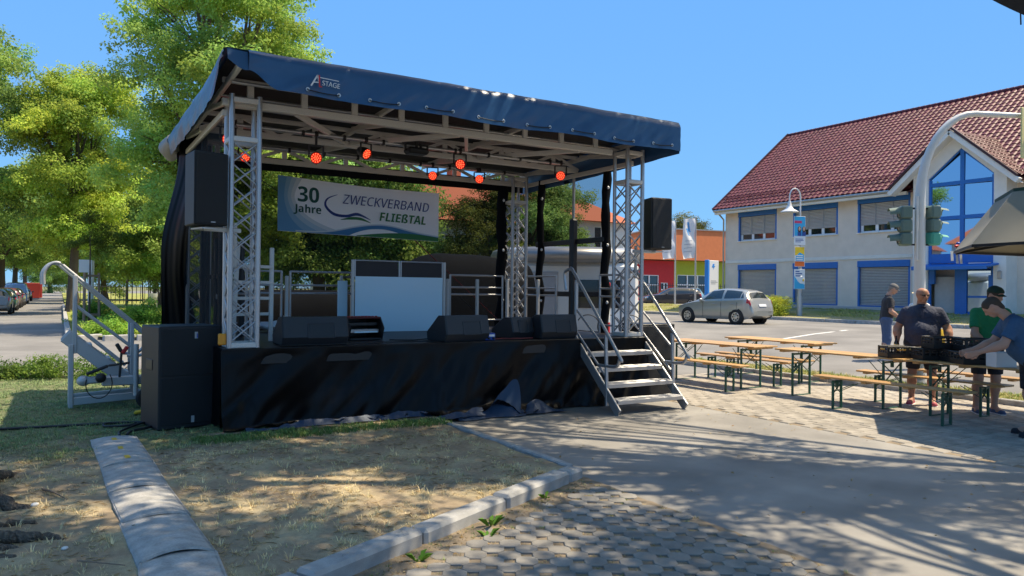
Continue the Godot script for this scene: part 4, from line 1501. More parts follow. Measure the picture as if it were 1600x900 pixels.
func wheel(o: Node3D, at: Vector3, r: float, w: float, side: float) -> void:
	var T := Transform3D(Basis(Vector3.RIGHT, PI / 2 * side), at)
	var b := mb()
	b.lathe([Vector2(r * 0.62, -w / 2), Vector2(r * 0.93, -w / 2), Vector2(r, -w / 2 + 0.03), Vector2(r, w / 2 - 0.03), Vector2(r * 0.93, w / 2), Vector2(r * 0.66, w / 2), Vector2(r * 0.62, w / 2 - 0.03)], 24, T)
	var t := part(o, "wheel", b, M.tyre)
	b = mb()
	b.lathe([Vector2(0, w / 2 - 0.01), Vector2(r * 0.16, w / 2 - 0.012), Vector2(r * 0.2, w / 2 - 0.03), Vector2(r * 0.55, w / 2 - 0.02), Vector2(r * 0.64, w / 2 - 0.004), Vector2(r * 0.66, w / 2 - 0.03)], 24, T)
	part(t, "rim", b, M.chrome)
	b = mb()
	for k in 7:
		var a := TAU * (k + 0.5) / 7
		b.sphere(T * V(cos(a) * r * 0.42, w / 2 - 0.008, sin(a) * r * 0.42), V(0.035, 0.035, 0.012) * (r / 0.31), 4, 8)
	part(t, "rim_slot", b, M.tyre)

func make_car(label: String, at: Vector3, turn: float, paint_: Material, style: String, group := "") -> Node3D:
	# x runs from the nose (0) to the tail
	var st := []
	var L := 4.0
	if style == "hatch":
		st = [[0.0, 0.42, 0.62, 0.66, 0.55, 0.50], [0.10, 0.26, 0.70, 0.75, 0.74, 0.62], [0.55, 0.20, 0.82, 0.86, 0.85, 0.70], [1.02, 0.19, 0.90, 0.97, 0.86, 0.70], [1.45, 0.19, 0.94, 1.24, 0.865, 0.62], [1.90, 0.19, 0.965, 1.45, 0.87, 0.57], [2.40, 0.19, 0.98, 1.505, 0.87, 0.57], [2.90, 0.19, 1.00, 1.49, 0.87, 0.57], [3.35, 0.19, 1.03, 1.45, 0.865, 0.56], [3.62, 0.20, 1.05, 1.37, 0.85, 0.57], [3.84, 0.26, 1.02, 1.06, 0.81, 0.64], [3.96, 0.34, 0.72, 0.76, 0.76, 0.62], [4.00, 0.40, 0.55, 0.58, 0.68, 0.55]]
	elif style == "wagon":
		L = 4.5
		st = [[0.0, 0.42, 0.62, 0.66, 0.6, 0.55], [0.12, 0.26, 0.72, 0.76, 0.78, 0.66], [0.6, 0.20, 0.84, 0.88, 0.88, 0.72], [1.2, 0.19, 0.90, 0.97, 0.89, 0.72], [1.65, 0.19, 0.93, 1.24, 0.89, 0.64], [2.1, 0.19, 0.95, 1.43, 0.89, 0.58], [2.6, 0.19, 0.96, 1.47, 0.89, 0.58], [3.2, 0.19, 0.98, 1.47, 0.89, 0.58], [3.8, 0.19, 1.0, 1.45, 0.88, 0.58], [4.15, 0.22, 1.0, 1.36, 0.86, 0.6], [4.38, 0.28, 0.98, 1.02, 0.83, 0.68], [4.47, 0.36, 0.7, 0.74, 0.78, 0.66], [4.5, 0.4, 0.55, 0.58, 0.7, 0.6]]
	else:
		L = 4.9
		st = [[0.0, 0.45, 0.80, 0.85, 0.7, 0.62], [0.10, 0.30, 0.95, 1.0, 0.84, 0.70], [0.5, 0.24, 1.05, 1.12, 0.93, 0.76], [0.95, 0.22, 1.12, 1.35, 0.94, 0.74], [1.35, 0.22, 1.16, 1.78, 0.95, 0.72], [1.8, 0.22, 1.18, 1.93, 0.95, 0.72], [2.5, 0.22, 1.18, 1.95, 0.95, 0.72], [3.2, 0.22, 1.18, 1.95, 0.95, 0.72], [3.9, 0.22, 1.18, 1.94, 0.95, 0.72], [4.5, 0.22, 1.18, 1.92, 0.94, 0.72], [4.78, 0.26, 1.16, 1.86, 0.93, 0.72], [4.86, 0.32, 1.12, 1.70, 0.92, 0.72], [4.9, 0.40, 0.70, 0.76, 0.88, 0.7]]
	var o := thing("parked_car" if group else "car", label, "car", at, turn, group)
	var off := V(-L / 2, 0, 0)
	for s in st:
		s[0] += off.x
	var b := mb()
	b.grid(48, 32, func(u, v): return car_at(st, u * (st.size() - 1.001), v))
	for e in [0, st.size() - 1]:
		var ring := []
		for k in 17:
			ring.append(car_ring(st[e], k / 16.0))
		b.poly(ring, V(-1 if e == 0 else 1, 0, 0))
	b.grid(8, 2, func(u, v):
		var uu: float = u * (st.size() - 1.001)
		return car_at(st, uu, 0.0).lerp(car_at(st, uu, 1.0), v) + V(0, 0.03, 0))
	part(o, "body", b, paint_)
	var wr := 0.31 if style != "van" else 0.33
	var xf := 0.72 if style == "hatch" else 0.85
	var xr := 3.26 if style == "hatch" else (3.55 if style == "wagon" else 3.9)
	for x in [xf, xr]:
		for s in [-1.0, 1.0]:
			b = mb()
			b.lathe([Vector2(0, 0.0), Vector2(wr + 0.055, 0.0), Vector2(wr + 0.055, -0.10), Vector2(0, -0.10)], 24, Transform3D(Basis(Vector3.RIGHT, PI / 2 * s), V(x + off.x, wr, s * 0.862)))
			part(o, "wheel_arch", b, M.tyre)
			wheel(o, V(x + off.x, wr, s * 0.795), wr, 0.20, s)
	# glass
	var gl := [[4.25, 5.9], [6.05, 7.5], [7.62, 8.9]]
	if style == "hatch":
		gl = [[4.15, 6.2], [6.42, 8.25], [8.4, 8.9]]
	for s in 2:
		for i in gl.size():
			var g: Array = gl[i]
			var ka := 0.265
			var kb := 0.372
			if s:
				ka = 1.0 - ka
				kb = 1.0 - kb
			var win := part(o, "side_window", patch(st, g[0], g[1], ka, kb, 0.006, 10, 4, 0.75 if i == 0 else 0.02, -0.55 if i == gl.size() - 1 else -0.02), M.car_glass)
			win.set_meta("kind", "thing")
	part(o, "windscreen", patch(st, 3.25 if style != "van" else 2.9, 4.85 if style != "van" else 4.3, 0.405, 0.595, 0.007, 6, 10), M.car_glass)
	part(o, "rear_window", patch(st, 9.12, 9.86, 0.405, 0.595, 0.007, 5, 10), M.car_glass)
	# lamps, plates, bumper line, handles, mirrors
	for s in 2:
		var ka := 0.16
		var kb := 0.262
		if s:
			ka = 1.0 - ka
			kb = 1.0 - kb
		part(o, "tail_light", patch(st, 9.55 if style != "van" else 10.2, 10.62, ka, kb, 0.010, 6, 5), M.tail_red)
		part(o, "headlight", patch(st, 0.55, 1.35, ka, lerpf(ka, kb, 0.85), 0.010, 6, 5), M.chrome)
		var z := -0.93 if s else 0.93
		b = mb()
		b.sphere(V(st[4][0] + 0.05, 1.0 if style != "van" else 1.2, z), V(0.07, 0.075, 0.11), 8, 10)
		part(o, "mirror", b, paint_)
		for g in [0, 1]:
			b = mb()
			b.box(V(lerpf(st[6][0], st[8][0], g) - 0.25, 0.84, (0.875 if style != "van" else 0.955) * signf(z)), V(0.18, 0.03, 0.03), 0.012)
			part(o, "door_handle", b, paint_)
		b = mb()
		for g in [st[4][0] + 0.1, st[6][0] + 0.1, st[8][0] - 0.05]:
			b.box(V(g, 0.60, (0.868 if style != "van" else 0.948) * signf(z)), V(0.008, 0.66, 0.012), 0.003)
		part(o, "door_seam", b, M.tyre)
	b = mb()
	b.box(V(L / 2 - (0.035 if style != "van" else 0.0), 0.80, 0), V(0.02, 0.11, 0.50), 0.006, Basis(Vector3.BACK, 0.3 if style == "hatch" else 0.1))
	part(o, "number_plate", b, M.white_plastic)
	b = mb()
	b.grid(4, 20, func(u, v):
		var p := car_at(st, 11.85, lerpf(0.03, 0.97, v))
		return V(L / 2 + 0.012 - 0.10 * pow(absf(v - 0.5) * 2.0, 3.0), 0.36 + 0.16 * u, (v - 0.5) * -1.42))
	part(o, "bumper", b, paint_)
	return o

func street_things() -> void:
	var silver := mat("paint_silver", lin(0.36, 0.365, 0.34), 0.28, {"metal": 0.35, "coat": 0.8})
	var black := mat("paint_black", lin(0.018, 0.020, 0.026), 0.25, {"coat": 0.9})
	var green := mat("paint_green", lin(0.02, 0.06, 0.045), 0.25, {"coat": 0.9})
	var blue := mat("paint_blue", lin(0.10, 0.22, 0.45), 0.3, {"coat": 0.8})
	var grey := mat("paint_grey", lin(0.16, 0.17, 0.165), 0.3, {"coat": 0.8})
	var maroon := mat("paint_maroon", lin(0.14, 0.03, 0.04), 0.3, {"coat": 0.8})
	var lime := mat("paint_lime", lin(0.10, 0.22, 0.26), 0.3, {"coat": 0.8})
	make_car("silver hatchback with red tail lights on the road before the office building", V(24.9, gy(24.9), -23.3), -1.47, silver, "hatch")
	make_car("black estate car parked before the red part of the orange building", V(40.6, 0.58, -43.4), -0.50, black, "wagon", "cars parked before the orange building")
	make_car("teal car half hidden behind the black estate car", V(46.0, 0.58, -46.5), 0.9, lime, "hatch", "cars parked before the orange building")
	var lime_st := mb()
	lime_st.box(V(0.35, 0.72, 0.885), V(1.7, 0.2, 0.012), 0.004)
	part(get_node("parked_car2"), "yellow_stripe", lime_st, mat("lime_stripe", lin(0.55, 0.62, 0.03), 0.5))
	var tl := thing("covered_trailer", "trailer under a black tarpaulin behind the stage, seen through the railing", "trailer", V(6.0, 0, -15.2))
	var tb := mb()
	tb.grid(50, 20, func(u, v):
		var a = PI * v
		var x := lerpf(-3.1, 3.3, u)
		var h := 1.65 + 0.85 * sm(-0.6, 1.2, x) - 0.10 * absf(x - 1.8) * sm(1.0, 3.0, x)
		return V(x, 0.35 + (h - 0.35) * pow(maxf(sin(a), 0.0), 0.45) + 0.02 * noise.get_noise_2d(x * 5.0, v * 9.0), 0.9 * cos(a) * pow(absf(cos(a)) + 0.001, -0.35)))
	part(tl, "tarpaulin", tb, M.black_cloth)
	for q in [[-1.2, 1.0], [1.6, 1.0], [-1.2, -1.0], [1.6, -1.0]]:
		wheel(tl, V(q[0], 0.31, 0.75 * q[1]), 0.31, 0.18, q[1])
	var row := [[-53.5, grey, "hatch", "grey parked car nearest on the left street, cut by the photo's edge"], [-61.0, green, "wagon", "dark green parked car, second on the left street"], [-68.0, maroon, "hatch", "maroon parked car, third on the left street"], [-75.0, black, "wagon", "black parked car between the maroon car and the blue van"], [-83.0, blue, "van", "pale blue parked van on the left street"], [-98.0, black, "hatch", "dark parked car just beyond the blue van"], [-122.0, silver, "hatch", "silver parked car, farther one beyond the red container"], [-134.0, blue, "hatch", "pale blue parked car at the far end of the row"]]
	for r in row:
		make_car(r[3], V(-3.35 + 0.006 * r[0] + 0.4, 0, r[0]), -PI / 2 + rnd(-0.02, 0.02), r[1], r[2], "cars parked along the left street")
	var o := thing("skip", "dark red container standing behind the blue van on the left street", "container", V(-3.3, 0, -106.0))
	var b := mb()
	b.prism(PackedVector2Array([Vector2(-1.2, 0.2), Vector2(1.2, 0.2), Vector2(1.4, 2.0), Vector2(-1.4, 2.0)]), 4.0, Transform3D(), 0.05)
	part(o, "box", b, mat("container_red", lin(0.30, 0.025, 0.018), 0.6))
	b = mb()
	for k in 5:
		b.box(V(0, 1.1, -1.8 + 0.9 * k), V(2.86, 1.7, 0.09), 0.02)
	part(o, "rib", b, M.container_red)
	# white lamp post in the park
	o = thing("sign_post", "white post with a small white board between the street tree and the park shrubs", "post", V(1.15, 0.1, -37.6))
	b = mb()
	b.lathe([Vector2(0.12, 0), Vector2(0.12, 2.7), Vector2(0.0, 2.72)], 12)
	part(o, "pole", b, M.white_paint)
	b = mb()
	b.box(V(-0.22, 2.45, 0.14), V(0.5, 0.55, 0.05), 0.01)
	part(o, "sign_board", b, M.white_plastic)
	# barbecue / litter bin on the lawn
	o = thing("litter_bin", "grey metal litter bin on legs on the park lawn", "bin", V(5.0, 0.12, -52.0))
	b = mb()
	for s in [-0.22, 0.22]:
		b.tube([V(s, 0, 0), V(s, 1.25, 0)], 0.03, 6)
	part(o, "leg", b, M.galvanised)
	b = mb()
	b.lathe([Vector2(0, 0.55), Vector2(0.24, 0.55), Vector2(0.27, 1.15), Vector2(0.25, 1.15), Vector2(0.2, 0.6)], 14)
	part(o, "bucket", b, M.galvanised)
	# park fence of thin bars far behind
	o = thing("park_fence", "thin dark bar fence across the park behind the young trees", "fence", V(8, 0.1, -78.0))
	b = mb()
	for i in 70:
		b.tube([V(-7.5 + 0.35 * i, 0, 0), V(-7.5 + 0.35 * i, 1.7, 0)], 0.03, 4, false)
	part(o, "bars", b, M.black_metal, "", "stuff")
	for k in 2:
		b = mb()
		b.tube([V(-7.5, 0.25 + 1.3 * k, 0), V(17, 0.25 + 1.3 * k, 0)], 0.035, 5, false)
		part(o, "rail", b, M.black_metal)
	# bar fence before the green facade
	o = thing("bar_fence", "dark steel bar fence before the red and green ground floor", "fence", V(48, 0.5, -51.0))
	for i in 60:
		b = mb()
		b.tube([V(-6.0 + 0.28 * i, 0, 0), V(-6.0 + 0.28 * i, 2.0, 0)], 0.028, 5, false)
		part(o, "bar", b, M.black_metal)
	for k in 2:
		b = mb()
		b.bar(V(-6, 0.3 + 1.5 * k, 0), V(10.6, 0.3 + 1.5 * k, 0), 0.05, 0.05)
		part(o, "rail", b, M.black_metal)
	# flags
	flag(V(38.65, 0.5, -40.9), 6.5, "left one of two white flags with blue emblem before the orange building", 0)
	flag(V(37.75, 0.5, -37.95), 6.4, "right one of two white flags with blue emblem before the orange building", 1)
	# pylon sign
	var turn := 0.10
	o = thing("pylon_sign", "white pylon sign with blue edge and blue emblem between the flags and the office building", "sign", V(29.75, 0.50, -28.7), turn)
	b = mb()
	b.box(V(0.08, 1.65, 0), V(0.90, 3.36, 0.22), 0.02)
	part(o, "panel", b, M.white_plastic)
	b = mb()
	b.box(V(-0.45, 1.66, 0.0), V(0.158, 3.40, 0.26), 0.02)
	part(o, "blue_edge", b, mat("sign_blue", lin(0.05, 0.28, 0.75), 0.4))
	emblem(o, V(0.0, 2.95, 0.115), 0.34)
	for k in 5:
		b = mb()
		sheet(b, -0.22, 2.06 - 0.09 * k - (0.5 if k > 2 else 0.0), [0.30, 0.42, 0.22, 0.36, 0.2][k], 2.10 - 0.09 * k - (0.5 if k > 2 else 0.0), 0.114)
		part(o, "print_line", b, M.galvanised if k < 3 else M.red_plastic)
	b = mb()
	b.sphere(V(0.1, 1.24, 0.115), V(0.14, 0.06, 0.006), 6, 12)
	part(o, "emblem", b, M.black_metal)
	o.scale = Vector3.ONE * 0.87
	# lamp post with election posters
	turn = -0.34
	o = thing("lamp_post", "grey street lamp with curved neck and three posters before the office building", "street lamp", V(31.3, 0.5, -24.35), turn)
	b = mb()
	b.lathe([Vector2(0.13, 0), Vector2(0.13, 1.0), Vector2(0.085, 1.1), Vector2(0.065, 5.0)], 12)
	part(o, "pole", b, M.galvanised)
	b = mb()
	var arc := [V(0, 4.95, 0), V(0, 5.7, 0)]
	for k in 9:
		var a := PI * k / 8.0
		arc.append(V(-0.30 + 0.30 * cos(a), 5.95 + 0.42 * sin(a), 0))
	arc.append(V(-0.6, 5.75, 0))
	b.tube(arc, 0.035, 8)
	part(o, "neck", b, M.lamp_white)
	b = mb()
	b.lathe([Vector2(0.05, 5.75), Vector2(0.09, 5.62), Vector2(0.10, 5.5), Vector2(0.20, 5.35), Vector2(0.42, 5.22), Vector2(0.43, 5.18), Vector2(0.40, 5.18), Vector2(0.1, 5.24), Vector2(0, 5.24)], 20, Transform3D(Basis(), V(-0.6, 0, 0)))
	part(o, "lamp_shade", b, M.lamp_white)
	posters(turn)
	traffic_mast()
	tents()
	# barrier post and bicycle rack behind the stage
	o = thing("barrier_post", "red and white barrier post behind the stage's right side", "bollard", V(11.3, 0, -14.25))
	for k in 4:
		b = mb()
		b.lathe([Vector2(0.055, 0.47 * k), Vector2(0.055, 0.47 * (k + 1))], 12)
		part(o, "band", b, M.white_paint if k % 2 == 0 else M.red_plastic)
	b = mb()
	b.sphere(V(0, 1.88, 0), V(0.055, 0.03, 0.055))
	part(o, "cap", b, M.red_plastic)
	o = thing("bicycle_rack", "black bicycle stand with round hoops beside the barrier post", "bike rack", V(12.1, 0, -15.2), -0.5)
	for k in 3:
		b = mb()
		var hoop := []
		for i in 25:
			var a := TAU * i / 24.0
			hoop.append(V(-0.55 + 0.55 * k + 0.30 * cos(a), 0.78 + 0.30 * sin(a), 0.0))
		b.tube(hoop, 0.014, 6, false)
		part(o, "hoop", b, M.black_metal)
	b = mb()
	b.bar(V(-0.9, 0.46, 0), V(0.9, 0.46, 0), 0.03, 0.03)
	for s in [-0.85, 0.85]:
		b.tube([V(s, 0, 0), V(s, 0.46, 0)], 0.02, 6)
	part(o, "frame", b, M.black_metal)

func emblem(o: Node3D, at: Vector3, s: float) -> void:
	# a blue lightning-like mark
	var b := mb()
	b.prism(PackedVector2Array([Vector2(-0.15, 0.5) * s, Vector2(0.35, 0.5) * s, Vector2(0.18, 0.16) * s, Vector2(0.5, 0.14) * s, Vector2(-0.05, -0.55) * s, Vector2(0.08, -0.12) * s, Vector2(-0.40, -0.08) * s]), 0.01, Transform3D(Basis(), at))
	part(o, "emblem", b, M.sign_blue if M.has("sign_blue") else mat("sign_blue", lin(0.05, 0.28, 0.75), 0.4))

func flag(at: Vector3, h: float, label: String, v: int) -> void:
	var o := thing("flag", label, "flag", at, -0.15, "white flags before the orange building")
	var b := mb()
	b.lathe([Vector2(0.07, 0), Vector2(0.05, h * 0.6), Vector2(0.035, h), Vector2(0.05, h + 0.03), Vector2(0, h + 0.08)], 10)
	part(o, "pole", b, M.galvanised)
	b = mb()
	var F := func(u, w): return V(-0.06 - 1.0 * u, h - 0.08 - 2.75 * w - 0.10 * u * u, 0.10 * sin(u * 7.0 + w * 5.0 + v) * u + 0.05 * sin(w * 11.0 + u * 3.0))
	b.grid(16, 26, F)
	part(o, "cloth", b, mat("flag_cloth%d" % v, lin(0.74, 0.76, 0.79), 0.8, {"back": Color(0.6, 0.6, 0.6)}))
	b = mb()
	for s in [[0.42, 0.10, 0.60, 0.30], [0.36, 0.26, 0.72, 0.34], [0.50, 0.32, 0.66, 0.44]]:
		b.grid(4, 5, func(u, w): return F.call(lerpf(s[0], s[2], u) + 0.14 * (0.5 - w), lerpf(s[1], s[3], w) - 0.02 * u) + V(0, 0, 0.012))
	part(o, "emblem", b, mat("flag_blue", lin(0.10, 0.33, 0.72), 0.8))
	b = mb()
	for k in 4:
		b.grid(8, 1, func(u, w): return F.call(lerpf(0.25, 0.85, u), 0.55 + 0.09 * k + 0.014 * w) + V(0, 0, 0.012))
	part(o, "print_line", b, mat("flag_print", lin(0.40, 0.44, 0.52), 0.8))

func sheet(b: MB, x0: float, y0: float, x1: float, y1: float, z: float) -> void:
	b.poly([V(x0, y0, z), V(x1, y0, z), V(x1, y1, z), V(x0, y1, z)], V(0, 0, 1))

func posters(turn: float) -> void:
	var cyan := mat("print_cyan", lin(0.05, 0.42, 0.72), 0.6)
	var navy := mat("print_navy", lin(0.03, 0.08, 0.30), 0.6)
	var skin := mat("print_skin", lin(0.62, 0.40, 0.30), 0.6)
	var hair := mat("print_hair", lin(0.06, 0.04, 0.03), 0.6)
	var pink := mat("print_pink", lin(0.65, 0.06, 0.15), 0.6)
	var yell := mat("print_yellow", lin(0.85, 0.58, 0.03), 0.6)
	var oran := mat("print_orange", lin(0.80, 0.16, 0.03), 0.6)
	var defs := [[4.78, 0.62, 1.42, "blue and white portrait poster, topmost on the lamp post"], [3.50, 0.56, 0.98, "yellow and orange poster, middle one on the lamp post"], [2.39, 0.58, 0.98, "white and blue poster, lowest on the lamp post"]]
	for i in 3:
		var d: Array = defs[i]
		var fw := V(sin(turn), 0, cos(turn))
		var o := thing("poster", d[3], "poster", V(31.3, d[0], -24.35) + fw * 0.16 + V(-0.10, 0, -0.06), turn + [0.0, 0.05, -0.04][i], "posters on the lamp post")
		var b := mb()
		b.box(Vector3.ZERO, V(d[1], d[2], 0.012), 0.003, Basis(Vector3.BACK, [0.0, 0.02, -0.01][i]))
		part(o, "board", b, M.white_plastic)
		var w: float = d[1] / 2 - 0.015
		var h: float = d[2] / 2 - 0.015
		if i == 0:
			b = mb(); sheet(b, -w, -h * 0.38, w, h, 0.009); part(o, "print", b, cyan)
			b = mb(); sheet(b, -w, h * 0.52, w * 0.35, h * 0.70, 0.0115); part(o, "print", b, pink)
			for k in 2:
				b = mb(); b.sphere(V(-0.02 + 0.24 * k, 0.06, 0.012), V(0.10, 0.16, 0.002), 6, 14); part(o, "print", b, hair)
				b = mb(); b.sphere(V(-0.02 + 0.24 * k, 0.08, 0.015), V(0.062, 0.09, 0.002), 6, 14); part(o, "print", b, skin)
				b = mb(); sheet(b, -0.12 + 0.24 * k, -h * 0.38, 0.08 + 0.24 * k, -0.07, 0.0125); part(o, "print", b, navy)
			b = mb()
			for k in 3:
				sheet(b, -w * 0.8, -h * 0.62 - 0.07 * k, w * [0.6, 0.7, 0.2][k], -h * 0.62 - 0.07 * k + 0.03, 0.009)
			part(o, "print", b, navy)
		elif i == 1:
			b = mb(); sheet(b, -w, h * 0.15, w, h, 0.009); part(o, "print", b, yell)
			b = mb(); sheet(b, -w, -h, w, -h * 0.5, 0.009); part(o, "print", b, oran)
			b = mb()
			b.prism(PackedVector2Array([Vector2(-w * 0.8, -h * 0.45), Vector2(w * 0.9, -h * 0.45), Vector2(w * 0.9, h * 0.2), Vector2(0, h * 0.45), Vector2(-w * 0.8, h * 0.05)]), 0.003, Transform3D(Basis(), V(0, 0, 0.012)))
			part(o, "print", b, cyan)
			b = mb()
			for k in 3:
				sheet(b, -w * 0.7, h * 0.05 - 0.1 * k, w * 0.7, h * 0.05 - 0.1 * k + 0.05, 0.015)
			part(o, "print", b, M.white_plastic)
		else:
			b = mb(); b.prism(PackedVector2Array([Vector2(-w, -h), Vector2(w, -h), Vector2(w, -h * 0.55), Vector2(-w * 0.2, -h * 0.3), Vector2(-w, h * 0.35)]), 0.003, Transform3D(Basis(), V(0, 0, 0.0085))); part(o, "print", b, cyan)
			b = mb(); b.sphere(V(0.1, -0.03, 0.012), V(0.17, 0.19, 0.002), 6, 16); part(o, "print", b, M.white_plastic)
			b = mb()
			for k in 3:
				sheet(b, -w * 0.75, h * 0.75 - 0.11 * k, w * [0.0, 0.5, 0.2][k], h * 0.75 - 0.11 * k + 0.05, 0.009)
			part(o, "print", b, navy)
			b = mb(); b.sphere(V(0.2, -0.05, 0.014), V(0.05, 0.07, 0.002), 6, 12); part(o, "print", b, yell)

func signal_head(o: Node3D, at: Vector3, turn: float, body: Material, lowest: Material) -> void:
	var B := Basis(Vector3.UP, turn)
	for k in 3:
		var b := mb()
		b.box(at + B * V(0, 0.25 - 0.25 * k, 0), V(0.26, 0.245, 0.2), 0.03, B)
		var h := part(o, "signal_section", b, lowest if k == 2 else body)
		b = mb()
		var T := Transform3D(B * Basis(Vector3.RIGHT, PI / 2), at + B * V(0, 0.25 - 0.25 * k, 0.1))
		b.lathe([Vector2(0.10, 0.0), Vector2(0.108, 0.0), Vector2(0.104, 0.02), Vector2(0.094, 0.02)], 16, T)
		for i in 11:
			var a0 := PI * (i / 11.0) - 0.25
			var a1 := PI * ((i + 1) / 11.0) - 0.25
			if i < 10:
				b.poly([at + B * V(0.103 * cos(a0), 0.25 - 0.25 * k + 0.103 * sin(a0), 0.1), at + B * V(0.103 * cos(a1), 0.25 - 0.25 * k + 0.103 * sin(a1), 0.1), at + B * V(0.10 * cos(a1), 0.25 - 0.25 * k + 0.10 * sin(a1) - 0.02, 0.29), at + B * V(0.10 * cos(a0), 0.25 - 0.25 * k + 0.10 * sin(a0) - 0.02, 0.29)], B * V(cos(a0), sin(a0), 0))
		part(h, "visor", b, lowest if k == 2 else body)
		b = mb()
		b.sphere(at + B * V(0, 0.25 - 0.25 * k, 0.095), V(0.09, 0.09, 0.03), 6, 14, B)
		part(h, "lens", b, M.pane)

func traffic_mast() -> void:
	var f := V(0.856, 0, 0.517)
	var o := thing("traffic_light", "white traffic signal mast with curved arm at the road's edge", "traffic light", V(13.8, 0.02, -8.08))
	var b := mb()
	var p := [V(0, 0.95, 0), V(0, 3.4, 0)]
	var r := [0.105, 0.09]
	var R := 1.62
	for k in 11:
		var a := PI / 2 * k / 10.0
		p.append(f * (R * 0.62 * (1.0 - cos(a))) + V(0, 3.45 + R * sin(a), 0))
		r.append(0.088 - 0.032 * k / 10.0)
	p.append(f * 2.6 + V(0, 5.02, 0))
	r.append(0.04)
	b.tube(p, r, 14)
	part(o, "mast", b, M.lamp_white)
	b = mb()
	b.lathe([Vector2(0.16, 0), Vector2(0.15, 0.05), Vector2(0.115, 0.1), Vector2(0.11, 0.96)], 14)
	part(o, "concrete_foot", b, M.kerb)
	b = mb()
	b.tube([V(-0.14, 2.3, 0.02), V(-0.14, 3.5, 0.02)], 0.03, 8)
	part(o, "cable_pipe", b, M.lamp_white)
	b = mb()
	for y in [3.28, 2.60]:
		b.bar(-f * 0.25 + V(0, y, 0), f * 0.22 + V(0, y, 0), 0.05, 0.03)
	part(o, "bracket", b, M.black_metal)
	signal_head(o, -f * 0.28 + V(0, 2.95, 0), -0.543 - 1.75, M.traffic_green, M.traffic_green)
	signal_head(o, f * 0.23 + V(0, 2.96, 0), -0.543 + 1.75, M.traffic_green, M.mint)
	# head over the road with its pale contrast board
	b = mb()
	var B := Basis(Vector3.UP, -0.543)
	b.box(f * 2.02 + V(0, 4.70, 0), V(0.50, 0.95, 0.03), 0.01, Basis(Vector3.UP, -0.543 + 0.5))
	part(o, "contrast_board", b, M.cream)
	signal_head(o, f * 2.10 + V(0.08, 4.68, 0.16), -0.543 + 2.4, M.traffic_green, M.mint)
	b = mb()
	b.tube([f * 2.05 + V(0, 5.0, 0), f * 2.05 + V(0, 5.26, 0)], 0.015, 6)
	b.sphere(f * 2.05 + V(0, 5.28, 0), V(0.05, 0.03, 0.05))
	part(o, "sensor", b, M.galvanised)

